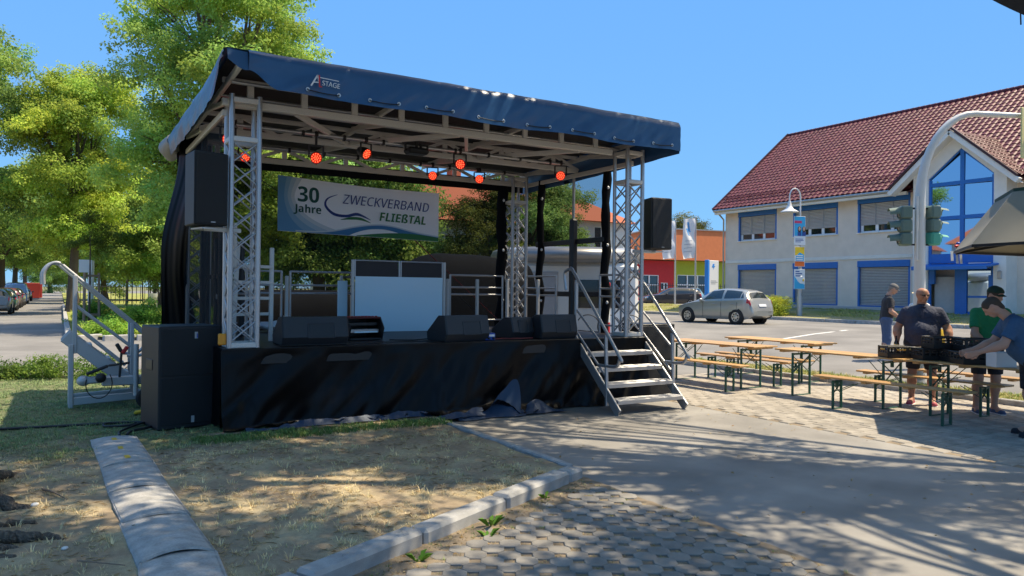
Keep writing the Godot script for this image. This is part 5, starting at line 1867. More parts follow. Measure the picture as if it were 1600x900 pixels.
func tents() -> void:
	# market canopy at the right: an eight-sided pavilion, only its left rear corner stands in the frame
	var cc := V(11.26, 2.30, -3.82)
	var o := thing("market_canopy", "beige canopy with dark green top and dark frame at the right edge", "canopy", V(cc.x, 0, cc.z))
	var a0 := atan2(-2.02, -0.46)
	var ring := func(k: float, r: float, y: float) -> Vector3:
		var a: float = a0 + TAU * k / 8.0
		return V(cc.x + cos(a) * r, y, cc.z + sin(a) * r)
	for k in 8:
		var b := mb(o)
		b.grid(12, 8, func(u, v):
			var p: Vector3 = ring.call(k, 2.07, 2.30).lerp(ring.call(k + 1.0, 2.07, 2.30), u)
			var q: Vector3 = ring.call(k, 1.56, 2.97).lerp(ring.call(k + 1.0, 1.56, 2.97), u)
			return p.lerp(q, v) - (p - cc).normalized() * 0.05 * sin(PI * v) * sin(PI * u))
		part(o, "side_panel", b, M.tent_cloth)
		b = mb(o)
		b.grid(6, 8, func(u, v): return ring.call(k, 1.56, 2.97).lerp(ring.call(k + 1.0, 1.56, 2.97), u).lerp(V(cc.x, 3.28, cc.z), v) + V(0, 0.004 - 0.03 * sin(PI * v), 0))
		var tp := part(o, "top_panel", b, M.tent_green)
		b = mb(o)
		b.grid(10, 1, func(u, v): return ring.call(k, 1.575, 2.99).lerp(ring.call(k + 1.0, 1.575, 2.99), u) - V(0, 0.10 * v, 0))
		part(tp, "top_edge", b, M.tent_green)
		b = mb(o)
		b.bar(ring.call(k, 2.055, 2.285), ring.call(k + 1.0, 2.055, 2.285), 0.03, 0.035)
		part(o, "eave_bar", b, M.black_metal)
		b = mb(o)
		b.bar(ring.call(k, 2.04, 2.27), V(cc.x, 2.62, cc.z), 0.025, 0.035)
		part(o, "spreader", b, M.black_metal)
	var b := mb(o)
	b.tube([V(cc.x, 0, cc.z), V(cc.x, 3.26, cc.z)], 0.04, 12)
	b.lathe([Vector2(0.35, 0), Vector2(0.35, 0.10), Vector2(0.06, 0.14)], 20, Transform3D(Basis(), V(cc.x, 0, cc.z)))
	part(o, "centre_mast", b, M.black_metal)
	# cords and little flags at the corner
	for k in 3:
		var q: Vector3 = ring.call([0.03, 0.12, -0.55][k], 2.04, 2.28)
		b = mb(o)
		b.bar(q - V(0, 0.02, 0), q + V(-0.04, -0.15, 0.03), 0.03, 0.01)
		part(o, "tie_tape", b, M.white_plastic)
	var c0: Vector3 = ring.call(0.0, 2.07, 2.32)
	b = mb(o)
	b.sphere(c0 + V(-0.02, 0.05, 0.06), V(0.06, 0.022, 0.03), 6, 10)
	part(o, "tie_strap", b, M.red_plastic)
	b = mb(o)
	b.sphere(c0 + V(0.06, 0.09, 0.03), V(0.03, 0.025, 0.03), 6, 10)
	part(o, "tie_strap", b, M.blue_plastic)
	# the near canopy, only its dark corner shows at the top right
	var n0 := V(2.6, 3.04, -1.61)
	o = thing("near_canopy", "dark canopy corner hanging into the photo's top right corner", "canopy", V(n0.x + 1.5, 0, n0.z + 2.0))
	b = mb(o)
	var ax := V(1.0, 0, 0.02).normalized()
	var az := V(-0.02, 0, 1.0).normalized()
	b.grid(14, 10, func(u, v): return n0 + ax * 3.0 * u + az * 3.0 * v + V(0, 0.5 * sin(PI * u) * sin(PI * v) - 0.10 * sin(u * 3.0), 0))
	part(o, "roof_panel", b, M.navy_cloth)
	b = mb(o)
	b.grid(40, 4, func(u, v): return n0 + ax * 3.0 * u + V(0, -0.10 * sin(u * 3.0) - 0.10 * v - 0.004 * v * sin(u * 30.0), 0.005 * v * sin(u * 27.0)))
	part(o, "valance", b, M.navy_cloth)
	for q in [[0.02, 2.9], [2.9, 2.9], [2.9, 0.1]]:
		b = mb(o)
		var fp: Vector3 = n0 + ax * q[0] + az * q[1]
		b.box(V(fp.x, 1.4, fp.z), V(0.05, 2.8, 0.05), 0.008)
		part(o, "leg", b, M.black_metal)
	b = mb(o)
	var ss := n0 + ax * 0.84 + V(0, -0.15, 0)
	b.tube([ss, ss + V(0.003, -0.03, 0), ss + V(0.006, -0.07, 0)], 0.003, 5)
	part(o, "cord", b, M.cable)

# ---------------------------------------------------------------- stage

func truss_column(o: Node3D, at: Vector3, h: float, turn := 0.0) -> void:
	# square lattice column: four chords, cross braces on each side, plates
	var w := 0.15
	var B := Basis(Vector3.UP, turn)
	var first: MeshInstance3D
	for i in 4:
		var c := V([-w, w, w, -w][i], 0, [w, w, -w, -w][i])
		var b := mb(o)
		b.tube([at + B * c, at + B * c + V(0, h, 0)], 0.031 if c.z > 0 else 0.028, 12)
		var m := part(o, "truss_chord", b, M.aluminium)
		if i == 0:
			first = m
	for i in 4:
		var p := V([-w, w, w, -w][i], 0, [w, w, -w, -w][i])
		var q := V([w, w, -w, -w][i], 0, [w, -w, -w, w][i])
		var n := 9
		var y0 := 0.06
		var y1 := h - 0.52
		var b := mb(o)
		for k in n:
			var ya := lerpf(y0, y1, float(k) / n)
			var yb := lerpf(y0, y1, float(k + 1) / n)
			b.tube([at + B * p + V(0, ya, 0), at + B * q + V(0, yb, 0)], 0.010, 6, false)
			b.tube([at + B * q + V(0, ya, 0), at + B * p + V(0, yb, 0)], 0.010, 6, false)
		part(first, "truss_braces", b, M.aluminium, "", "stuff")
	for y in [0.03, h - 0.5, h - 0.06]:
		var b := mb(o)
		for i in 4:
			var p := V([-w, w, w, -w][i], y, [w, w, -w, -w][i])
			var q := V([w, w, -w, -w][i], y, [w, -w, -w, w][i])
			b.bar(at + B * p, at + B * q, 0.05, 0.06, 0.008)
		part(first, "truss_plate", b, M.aluminium_dull)

func ladder_beam(o: Node3D, a: Vector3, c: Vector3, h: float, m: Material, posts: int, brace: bool) -> void:
	var b := mb(o)
	b.bar(a, c, 0.06, 0.085, 0.008)
	var low := part(o, "roof_beam", b, m)
	b = mb(o)
	b.bar(a + V(0, h, 0), c + V(0, h, 0), 0.05, 0.06, 0.008)
	part(low, "top_chord", b, M.aluminium_dull)
	for i in posts:
		var p := a.lerp(c, (i + 0.5) / posts)
		b = mb(o)
		b.box(p + V(0, h * 0.5, 0), V(0.075, h - 0.07, 0.045), 0.006)
		part(low, "beam_post", b, m)
	if brace:
		b = mb(o)
		for i in posts * 2:
			var p := a.lerp(c, float(i) / (posts * 2))
			var q := a.lerp(c, float(i + 1) / (posts * 2))
			b.bar(p + V(0, h * (i % 2), 0.02), q + V(0, h * ((i + 1) % 2), 0.02), 0.03, 0.05)
		part(low, "beam_braces", b, M.aluminium_dull)

func roof_y(x: float, z: float) -> float:
	# the tarpaulin's top: falls a little to the rear, sags between the frames
	var k := clampf((z + 12.6) / 4.45, 0, 1)
	return lerpf(3.99, 4.17, k) + 0.02 * sin(x * 3.1) * sin(PI * k) + 0.012 * noise.get_noise_2d(x * 3.0, z * 3.0)

func stage() -> void:
	var o := thing("mobile_stage", "mobile open-air stage with navy tarpaulin roof, aluminium trusses and black skirt", "stage", V(4.65, 0, -10.6))
	var b := mb(o)
	b.box(V(4.65, 0.965, -10.6), V(6.18, 0.06, 3.58), 0.006)
	var dk := part(o, "deck", b, M.deck)
	b = mb(o)
	b.box(V(4.65, 0.90, -8.80), V(6.2, 0.19, 0.05), 0.01)
	part(dk, "front_edge", b, M.black_metal)
	b = mb(o)
	for x in [1.9, 3.7, 5.5, 7.3]:
		for z in [-9.2, -10.8, -12.1]:
			b.box(V(x, 0.46, z), V(0.09, 0.92, 0.09), 0.01)
	part(dk, "trailer_feet", b, M.black_metal)
	# skirt: heavy black sheet in folds, its hem lying out on the ground
	b = mb(o)
	b.grid(260, 40, func(u, v):
		var x = 1.53 + 6.22 * u
		var f := noise.get_noise_2d(x * 3.0, 1.0) * 0.05 + noise.get_noise_2d(x * 9.0, 5.0 + v * 1.0) * 0.016
		var diag := noise.get_noise_2d(x * 2.6 + v * 1.8, v * 1.2 + 20.0) * 0.13
		var y = 0.985 * (1.0 - v)
		var z = -8.765 + (f + diag) * (0.25 + v * 1.1) * sm(0.0, 0.12, v) + 0.10 * v * v
		var flap := sm(0.86, 1.0, v) * sm(1.2, 2.2, x) * sm(6.4, 5.6, x)
		z += flap * (0.16 + 0.10 * noise.get_noise_2d(x * 7.0, 33.0)) + 0.03 * sm(0.86, 1.0, v) * noise.get_noise_2d(x * 30.0, 3.0)
		var ground := 0.10 if x < 4.0 else 0.008
		y = maxf(y, ground + 0.012 + flap * 0.03 * (1.0 + 2.0 * noise.get_noise_2d(x * 11.0, v * 9.0)))
		# a corner of the sheet thrown up near the right
		var up := exp(-pow((x - 4.95) / 0.22, 2.0)) * sm(0.72, 1.0, v)
		z += up * 0.16
		y += up * 0.18 * sm(0.80, 1.0, v)
		return V(x, y, z))
	part(o, "skirt", b, M.skirt)
	b = mb(o)
	b.grid(60, 14, func(u, v):
		var x = 4.35 + 1.0 * u
		var k := sm(0.0, 0.72, u) * (1.0 - 0.9 * sm(0.72, 1.0, u))
		return V(x + 0.20 * v * k, 0.02 + v * (0.05 + 0.42 * k * k * k) + 0.01 * sin(u * 40.0) * v, -8.47 + 0.04 * sin(u * 9.0) - 0.12 * v - 0.05 * k * sin(v * 3.0)))
	part(o, "skirt_flap", b, mat("skirt_sheen", lin(0.03, 0.055, 0.10), 0.5, {"spec": 0.35}))  # black sheet too; the sky's sheen on hem and flaps is put into this colour
	b = mb(o)
	b.grid(50, 10, func(u, v): return V(5.25 + 0.75 * u, 0.03 + 0.16 * v * sin(PI * sm(0, 1, u)) + 0.02 * noise.get_noise_2d(u * 6.0, v * 3.0), -8.50 + 0.06 * u - 0.20 * v + 0.03 * sin(u * 7.0)))
	part(o, "skirt_flap", b, M.skirt_sheen)
	b = mb(o)
	b.grid(160, 4, func(u, v):
		var x = 1.75 + 3.0 * u
		var w := 0.05 + 0.05 * noise.get_noise_2d(x * 5.0, 51.0) + 0.05 * sm(0.75, 1.0, u)
		var y = 0.115 + 0.02 * noise.get_noise_2d(x * 4.0, 60.0) + (w + 0.02 * noise.get_noise_2d(x * 17.0, 8.0)) * v * 0.9
		return V(x, lerpf(y, y - 0.06, sm(3.7, 4.2, x)), -8.475 - 0.03 * u - w * v * 0.9 + 0.02 * noise.get_noise_2d(x * 7.0, 71.0)))
	part(o, "skirt_hem", b, M.skirt_sheen)
	for s in [[1.53, -8.78], [7.76, -8.78]]:
		b = mb(o)
		b.grid(40, 10, func(u, v): return V(s[0] + 0.02 * sin(u * 40.0) * (0.4 + v), 0.985 * (1.0 - v) + 0.02, s[1] - 3.6 * u))
		part(o, "side_skirt", b, M.skirt)
	# columns
	truss_column(o, V(1.78, 1.0, -8.98), 2.86)
	truss_column(o, V(7.50, 1.0, -8.98), 2.86)
	truss_column(o, V(7.45, 1.0, -12.25), 2.86)
	truss_column(o, V(1.78, 1.0, -12.25), 2.86)
	# roof frame
	ladder_beam(o, V(1.55, 3.80, -9.0), V(7.18, 3.80, -9.0), 0.25, M.aluminium_dull, 9, false)
	ladder_beam(o, V(1.55, 3.78, -10.6), V(7.70, 3.78, -10.6), 0.22, M.aluminium_dull, 6, true)
	ladder_beam(o, V(1.55, 3.72, -12.3), V(7.70, 3.72, -12.3), 0.20, M.aluminium_dull, 6, true)
	for x in [1.6, 3.6, 5.6, 7.68]:
		b = mb(o)
		b.bar(V(x, 4.03, -8.25), V(x, 3.90, -12.45), 0.05, 0.07, 0.008)
		part(o, "rafter", b, M.aluminium_dull)
		b = mb(o)
		b.bar(V(x, 3.80, -9.04), V(x, 4.0, -10.5), 0.04, 0.06, 0.006)
		b.bar(V(x, 3.78, -10.66), V(x, 3.93, -12.2), 0.04, 0.06, 0.006)
		part(o, "rafter_brace", b, M.aluminium_dull)
	for s in [[2.4, 3.5], [4.6, 3.6], [4.7, 5.5], [6.6, 5.7]]:
		b = mb(o)
		b.bar(V(s[0], 3.78, -9.04), V(s[1], 3.80, -10.56), 0.05, 0.07, 0.006)
		part(o, "diagonal_brace", b, M.aluminium_dull)
	for s in [[1.6, -1], [7.68, 1]]:
		b = mb(o)
		b.bar(V(s[0], 3.70, -9.1), V(s[0], 3.70, -12.2), 0.05, 0.07, 0.006)
		part(o, "side_beam", b, M.aluminium_dull)
	for z in [-8.7, -9.4, -9.95, -11.2, -11.75]:
		b = mb(o)
		b.tube([V(1.6, 3.96 - 0.01 * (z + 8.7), z), V(7.66, 3.96 - 0.01 * (z + 8.7), z)], 0.020, 8)
		part(o, "purlin", b, M.aluminium)
	for s in [[-10.0, 3.76, 1.9, 7.0], [-11.8, 3.84, 2.2, 7.2]]:
		b = mb(o)
		b.tube([V(s[2], s[1], s[0]), V(s[3], s[1] - 0.02, s[0])], 0.025, 10)
		var pipe := part(o, "lighting_pipe", b, M.aluminium)
		for k in 9:
			b = mb(o)
			b.box(V(lerpf(s[2], s[3], (k + 0.5) / 9.0), s[1] - 0.01, s[0]), V(0.04, 0.075, 0.075), 0.01)
			part(pipe, "pipe_clamp", b, M.black_metal)
	# tarpaulin roof with front, left and right aprons
	b = mb(o)
	b.grid(70, 40, func(u, v): return V(lerpf(1.45, 7.74, u), roof_y(lerpf(1.45, 7.74, u), lerpf(-8.15, -12.6, v)), lerpf(-8.15, -12.6, v)))
	var roof := part(o, "tarpaulin_roof", b, M.tarp)
	b = mb(o)
	b.grid(40, 20, func(u, v): return V(lerpf(1.5, 7.7, u), roof_y(lerpf(1.45, 7.74, u), lerpf(-8.2, -12.5, v)) - 0.03, lerpf(-8.2, -12.5, v)))
	part(roof, "roof_lining", b, mat("lining", lin(0.014, 0.016, 0.020), 0.8))
	b = mb(o)
	var apron := func(u, v):
		var x := lerpf(1.66, 7.74, u)
		var top := roof_y(x, -8.15)
		var drop := lerpf(0.40, 0.44, u) * lerpf(0.55, 1.0, sm(0.0, 0.05, u))
		var w := 0.016 * noise.get_noise_2d(x * 3.0 + v * 1.8, v * 1.0) + 0.005 * noise.get_noise_2d(x * 10.0 + v * 4.0, v * 1.5 + 8.0)
		var round_ := 0.05 * (1.0 - pow(1.0 - minf(v * 4.0, 1.0), 2.0))
		return V(x, top + 0.004 - drop * v + 0.012 * v * sin(u * 21.0), -8.155 + round_ + w * (0.3 + v) * 1.6)
	b.grid(220, 16, apron)
	part(roof, "front_apron", b, M.tarp)
	b = mb(o)
	b.grid(6, 8, func(u, v): return V(lerpf(1.45, 1.66, u), roof_y(1.5, -8.15) - (0.02 + 0.20 * v) * sm(-0.6, 1.0, u) - 0.06 * v * (1.0 - u), -8.155 + 0.04 * v))
	part(roof, "corner_flap", b, M.tarp)
	b = mb(o)
	b.grid(60, 14, func(u, v):
		var z := lerpf(-8.15, -12.6, u)
		var drop := lerpf(0.10, 0.40, sm(0.0, 0.16, u)) * lerpf(1.0, 0.80, u)
		var w := 0.03 * noise.get_noise_2d(z * 4.0 + v * 3.0, v * 2.0 + 4.0)
		return V(1.455 - 0.05 * sin(minf(v * 3.0, 1.0) * PI / 2) - 0.09 * u * sin(v * PI) + w * (0.3 + v), roof_y(1.45, z) - drop * v, z))
	part(roof, "left_apron", b, M.tarp)
	b = mb(o)
	b.tube([V(1.42, 3.86, -12.1), V(1.40, 3.80, -12.5), V(1.46, 3.72, -12.75)], [0.10, 0.15, 0.09], 14)
	part(roof, "rolled_tarpaulin", b, M.tarp_grey)
	b = mb(o)
	b.grid(50, 10, func(u, v):
		var z := lerpf(-8.15, -12.6, u)
		return V(7.745 + 0.03 * sin(minf(v * 3.0, 1.0) * PI / 2) + 0.02 * noise.get_noise_2d(z * 4.0, v * 4.0), roof_y(7.74, z) - (0.45 - 0.03 * u) * v, z))
	part(roof, "right_apron", b, M.tarp)
	b = mb(o)
	b.grid(60, 6, func(u, v): return V(lerpf(1.5, 7.72, u), 3.80 - 0.22 * v, -12.42 + 0.02 * sin(u * 50.0) * v))
	part(roof, "rear_apron", b, M.black_cloth)
	# eyelets and their elastic cord along the front apron
	for k in 16:
		var u := 0.10 + 0.058 * k
		var p: Vector3 = apron.call(u, 0.86)
		b = mb(o)
		b.lathe([Vector2(0.010, 0), Vector2(0.020, 0.004), Vector2(0.024, 0.0), Vector2(0.010, -0.002)], 10, Transform3D(Basis(Vector3.RIGHT, PI / 2), p + V(0, 0, 0.014)))
		part(roof, "eyelet", b, M.chrome)
		if k % 2 == 0 and k < 15:
			b = mb(o)
			var line := []
			for i in 7:
				line.append(apron.call(u + 0.058 * i / 6.0, 0.88) + V(0, -0.008 * sin(PI * i / 6.0), 0.03))
			b.tube(line, 0.006, 5)
			part(roof, "apron_cord", b, M.cable)
	# the maker's mark on the front apron
	var mk := V(2.38, 3.90, -8.045)
	var lt := part(roof, "lettering", text_mesh("STAGE", 0.072, false, 0.006), M.white_plastic)
	lt.position = mk + V(0.135, 0.012, 0.0) - o.position
	lt.rotation = V(0, 0, -0.06)
	b = mb(o)
	for q in [[Vector2(-0.085, -0.03), Vector2(-0.015, 0.095)], [Vector2(-0.015, 0.095), Vector2(0.0, 0.03)]]:
		b.bar(mk + V(q[0].x, q[0].y, 0), mk + V(q[1].x, q[1].y, 0), 0.006, 0.016, 0.0, V(1, 0, 0))
	b.bar(mk + V(-0.06, 0.012, 0.002), mk + V(0.012, 0.018, 0.002), 0.006, 0.011, 0.0, V(0, 1, 0))
	b.bar(mk + V(0.0, 0.072, 0.002), mk + V(0.22, 0.062, 0.002), 0.005, 0.007, 0.0, V(0, 1, 0))
	part(roof, "mark", b, M.white_plastic)
	b = mb(o)
	b.bar(mk + V(0.0, 0.095, 0.006), mk + V(0.006, -0.03, 0.006), 0.006, 0.015, 0.0, V(1, 0, 0))
	b.bar(mk + V(0.0, -0.03, 0.008), mk + V(0.032, -0.03, 0.008), 0.006, 0.011, 0.0, V(0, 1, 0))
	part(roof, "mark", b, M.red_plastic)
	# gauze walls
	b = mb(o)
	b.grid(40, 20, func(u, v): return V(lerpf(1.7, 7.35, u), lerpf(3.60, 0.85, v), -12.44 + 0.015 * noise.get_noise_2d(u * 20.0, v * 9.0)))
	part(o, "rear_gauze", b, M.mesh_gauze)
	b = mb(o)
	b.grid(50, 16, func(u, v): return V(7.78 + 0.03 * sin(u * 24.0) * sin(PI * v), lerpf(3.76, 0.95, v), lerpf(-9.9, -12.42, u)))
	part(o, "side_gauze", b, M.mesh_gauze)
	b = mb(o)
	b.grid(40, 16, func(u, v): return V(1.60 + 0.03 * sin(u * 19.0) * sin(PI * v), lerpf(3.66, 0.95, v), lerpf(-9.25, -12.42, u)))
	part(o, "side_gauze", b, M.mesh_gauze)
	b = mb(o)
	b.box(V(7.74, 2.55, -10.9), V(0.05, 0.09, 2.1), 0.01)
	b.box(V(7.74, 1.63, -10.9), V(0.05, 0.09, 2.1), 0.01)
	b.box(V(7.70, 2.0, -10.70), V(0.13, 1.9, 0.12), 0.03)
	part(o, "side_frame", b, M.black_metal)
	b = mb(o)
	b.tube([V(7.70, 3.7, -10.70), V(7.70, 2.9, -10.70)], 0.025, 8)
	part(o, "side_pole", b, M.galvanised)
	for s in [[7.76, -9.86, 0.075, 0.95], [7.25, -12.42, 0.10, 0.9], [7.70, -11.75, 0.07, 0.95]]:
		b = mb(o)
		var roll := []
		var rr := []
		for k in 15:
			roll.append(V(s[0] + 0.025 * sin(k * 1.3), lerpf(3.75, s[3], k / 14.0), s[1] + 0.02 * cos(k * 1.7)))
			rr.append(s[2] * (0.8 + 0.3 * absf(sin(k * 1.1))))
		b.tube(roll, rr, 10)
		var rl := part(o, "rolled_side_cloth", b, M.black_cloth)
		for k in 3:
			b = mb(o)
			b.sphere(V(s[0] - 0.02, 3.4 - 0.95 * k, s[1] + s[2]), V(0.022, 0.028, 0.022), 6, 8)
			part(rl, "toggle_ball", b, M.white_plastic)
	# black drape gathered at the rear left corner
	b = mb(o)
	b.grid(50, 34, func(u, v):
		var y := lerpf(3.92, 0.75, v)
		var l := lerpf(1.50, 1.28, sm(0.05, 0.55, v))
		var r := lerpf(1.80, 1.60, sm(0.0, 0.5, v)) + 0.22 * sm(0.62, 1.0, v)
		var fold := 0.018 * sin(u * 9.0 + v * 3.0) + 0.004 * sin(u * 31.0 + v * 5.0)
		return V(lerpf(l, r, u) + 0.01 * sin(v * 9.0), y, -12.2 + 0.55 * u * (1.0 - v * 0.3) * sm(1.0, 0.2, v) + fold))
	part(o, "gathered_drape", b, M.skirt)
	for s in [[1.78, -11.4, 0.05, 1.0, 3.7], [2.0, -11.7, 0.07, 1.0, 2.4], [1.86, -10.6, 0.06, 1.0, 2.6], [2.16, -10.9, 0.045, 1.0, 2.3], [1.66, -10.9, 0.04, 1.0, 3.7]]:
		b = mb(o)
		b.tube([V(s[0], s[3], s[1]), V(s[0], s[4], s[1])], s[2], 10)
		b.tube([V(s[0], s[3] + 0.8, s[1]), V(s[0], s[3] + 0.86, s[1])], s[2] * 1.3, 10)
		part(o, "lifting_post", b, M.black_metal)
	b = mb(o)
	b.box(V(1.95, 1.55, -11.2), V(0.14, 0.07, 0.06), 0.01)
	part(o, "maker_plate", b, M.zinc)
	b = mb(o)
	b.box(V(1.56, 1.10, -8.86), V(0.09, 0.13, 0.04), 0.012)
	part(o, "side_marker_lamp", b, M.orange)
	# guard rails at the rear and on the sides
	for s in [[V(2.1, 0, -12.2), V(3.04, 0, -12.2)], [V(3.18, 0, -12.2), V(4.2, 0, -12.2)], [V(6.05, 0, -12.2), V(7.15, 0, -12.2)], [V(7.62, 0, -12.1), V(7.62, 0, -11.1)], [V(2.05, 0, -12.1), V(2.05, 0, -10.0)], [V(7.64, 0, -9.85), V(7.64, 0, -9.3)]]:
		var p: Vector3 = s[0]
		var q: Vector3 = s[1]
		b = mb(o)
		for y in [1.95, 1.73, 1.60, 1.13]:
			b.tube([p + V(0, y, 0), q + V(0, y, 0)], 0.017, 7)
		for e in [p, q]:
			b.tube([e + V(0, 1.0, 0), e + V(0, 1.96, 0)], 0.02, 8)
		part(o, "guard_rail", b, M.aluminium)
	for p in [V(3.11, 0, -12.15), V(5.98, 0, -12.15), V(2.10, 0, -9.75), V(6.5, 0, -12.0), V(6.9, 0, -11.6), V(7.3, 0, -11.2)]:
		b = mb(o)
		b.bar(p + V(0, 1.0, 0), p + V(0, 1.88, 0), 0.05, 0.05, 0.006)
		part(o, "rail_post", b, M.aluminium_dull)
	# tension ropes across the rear
	for s in [[V(5.2, 2.75, -12.38), V(7.15, 1.1, -12.3), 0.010, 1], [V(6.1, 1.75, -12.36), V(6.9, 1.05, -12.3), 0.007, 0], [V(2.6, 3.5, -12.36), V(3.9, 2.7, -12.36), 0.007, 0], [V(4.9, 2.6, -12.36), V(6.9, 3.4, -12.36), 0.007, 0]]:
		b = mb(o)
		b.tube([s[0], s[1]], s[2], 6)
		part(o, "tension_rope", b, mat("rope_red", lin(0.20, 0.035, 0.03), 0.7) if s[3] else M.cable)
	# drawbar with jockey wheel, winch handle and brake lever on the left
	b = mb(o)
	b.box(V(1.05, 0.44, -11.15), V(1.15, 0.12, 0.13), 0.012)
	b.bar(V(0.62, 0.47, -11.15), V(0.30, 0.45, -11.2), 0.10, 0.09, 0.02)
	b.sphere(V(0.27, 0.45, -11.2), V(0.08, 0.07, 0.07), 8, 12)
	var draw := part(o, "drawbar", b, M.galvanised)
	b = mb(o)
	b.bar(V(0.30, 0.54, -11.14), V(0.55, 0.64, -11.14), 0.05, 0.04, 0.012)
	b.bar(V(0.55, 0.64, -11.14), V(0.80, 0.67, -11.14), 0.035, 0.03, 0.01)
	part(draw, "coupling_handle", b, M.black_metal)
	b = mb(o)
	b.bar(V(0.68, 0.48, -11.10), V(0.70, 0.82, -11.10), 0.03, 0.03, 0.006)
	b.bar(V(0.70, 0.82, -11.10), V(0.64, 0.93, -11.10), 0.04, 0.05, 0.012)
	part(draw, "brake_lever", b, M.black_metal)
	b = mb(o)
	b.bar(V(0.71, 0.80, -11.09), V(0.77, 0.89, -11.09), 0.04, 0.05, 0.012)
	part(draw, "lever_grip", b, M.red_plastic)
	b = mb(o)
	b.tube([V(0.87, 0.24, -11.05), V(0.87, 0.92, -11.05)], 0.033, 10)
	b.bar(V(0.87, 0.30, -11.05), V(0.97, 0.22, -11.05), 0.04, 0.10, 0.006)
	var jock := part(draw, "jockey_tube", b, M.galvanised)
	b = mb(o)
	b.lathe([Vector2(0.0, -0.04), Vector2(0.07, -0.04), Vector2(0.10, -0.045), Vector2(0.125, -0.025), Vector2(0.125, 0.025), Vector2(0.10, 0.045), Vector2(0.07, 0.04), Vector2(0.0, 0.04)], 20, Transform3D(Basis(Vector3.RIGHT, PI / 2), V(0.99, 0.205, -11.0)))
	part(jock, "jockey_wheel", b, M.tyre)
	b = mb(o)
	b.lathe([Vector2(0, 0.05), Vector2(0.045, 0.05), Vector2(0.055, 0.04)], 14, Transform3D(Basis(Vector3.RIGHT, PI / 2), V(0.99, 0.205, -11.0)))
	part(jock, "wheel_hub", b, M.galvanised)
	b = mb(o)
	b.lathe([Vector2(0, -0.05), Vector2(0.06, -0.05), Vector2(0.065, 0.0), Vector2(0.055, 0.05), Vector2(0, 0.05)], 12, Transform3D(Basis(Vector3.RIGHT, PI / 2), V(0.46, 0.50, -11.0)))
	part(draw, "plug", b, M.black_metal)
	b = mb(o)
	var loop := []
	for k in 15:
		var a := PI * (0.9 + 1.3 * k / 14.0)
		loop.append(V(0.44 + 0.15 * cos(a), 0.43 + 0.19 * sin(a), -10.98))
	b.tube(loop, 0.007, 6)
	part(draw, "brake_cable", b, M.cable)

func par_lamp(at: Vector3, pipe_y: float, yaw: float, tilt: float, label: String, r: float) -> void:
	var o := thing("stage_light", label, "stage light", at, 0.0, "red stage lights under the roof")
	var B := Basis(Vector3.UP, yaw) * Basis(Vector3.RIGHT, PI / 2 + tilt)
	var b := mb()
	b.lathe([Vector2(0, -0.16), Vector2(r * 0.55, -0.16), Vector2(r * 0.75, -0.13), Vector2(r * 0.98, -0.04), Vector2(r, 0.02), Vector2(r, 0.035), Vector2(r * 0.93, 0.035), Vector2(r * 0.93, 0.012)], 20, Transform3D(B, Vector3.ZERO))
	part(o, "housing", b, M.black_metal)
	b = mb()
	b.lathe([Vector2(0, 0.012), Vector2(r * 0.93, 0.012)], 20, Transform3D(B, Vector3.ZERO))
	part(o, "lens", b, M.led_red)
	for ring in [[1, 0.0], [6, 0.36], [11, 0.72]]:
		for k in ring[0]:
			var a: float = TAU * k / ring[0]
			b = mb()
			b.sphere(B * V(cos(a) * r * ring[1], 0.014, sin(a) * r * ring[1]), V(0.0075, 0.009, 0.0075), 4, 7)
			part(o, "led", b, M.led_core)
	b = mb()
	var h := pipe_y - at.y
	for s in [-1.0, 1.0]:
		var side := Basis(Vector3.UP, yaw) * V(s * (r + 0.015), 0, 0)
		b.bar(side, side + V(0, minf(h - 0.05, 0.16), 0), 0.012, 0.022)
	var hy := minf(h - 0.05, 0.16)
	b.bar(Basis(Vector3.UP, yaw) * V(-r - 0.015, 0, 0) + V(0, hy, 0), Basis(Vector3.UP, yaw) * V(r + 0.015, 0, 0) + V(0, hy, 0), 0.03, 0.012)
	b.box(V(0, (hy + h) * 0.5, 0), V(0.03, maxf(h - hy, 0.02), 0.03), 0.004)
	b.box(V(0, h, 0), V(0.05, 0.075, 0.07), 0.012)
	part(o, "yoke", b, M.black_metal)
	var l := OmniLight3D.new()
	l.name = "glow"
	l.light_color = Color(1.0, 0.06, 0.03)
	l.light_energy = 0.003
	l.light_size = 0.08
	l.omni_range = 12.0
	l.omni_attenuation = 2.0
	l.shadow_enabled = true
	l.position = B * V(0, 0.12, 0)
	o.add_child(l)

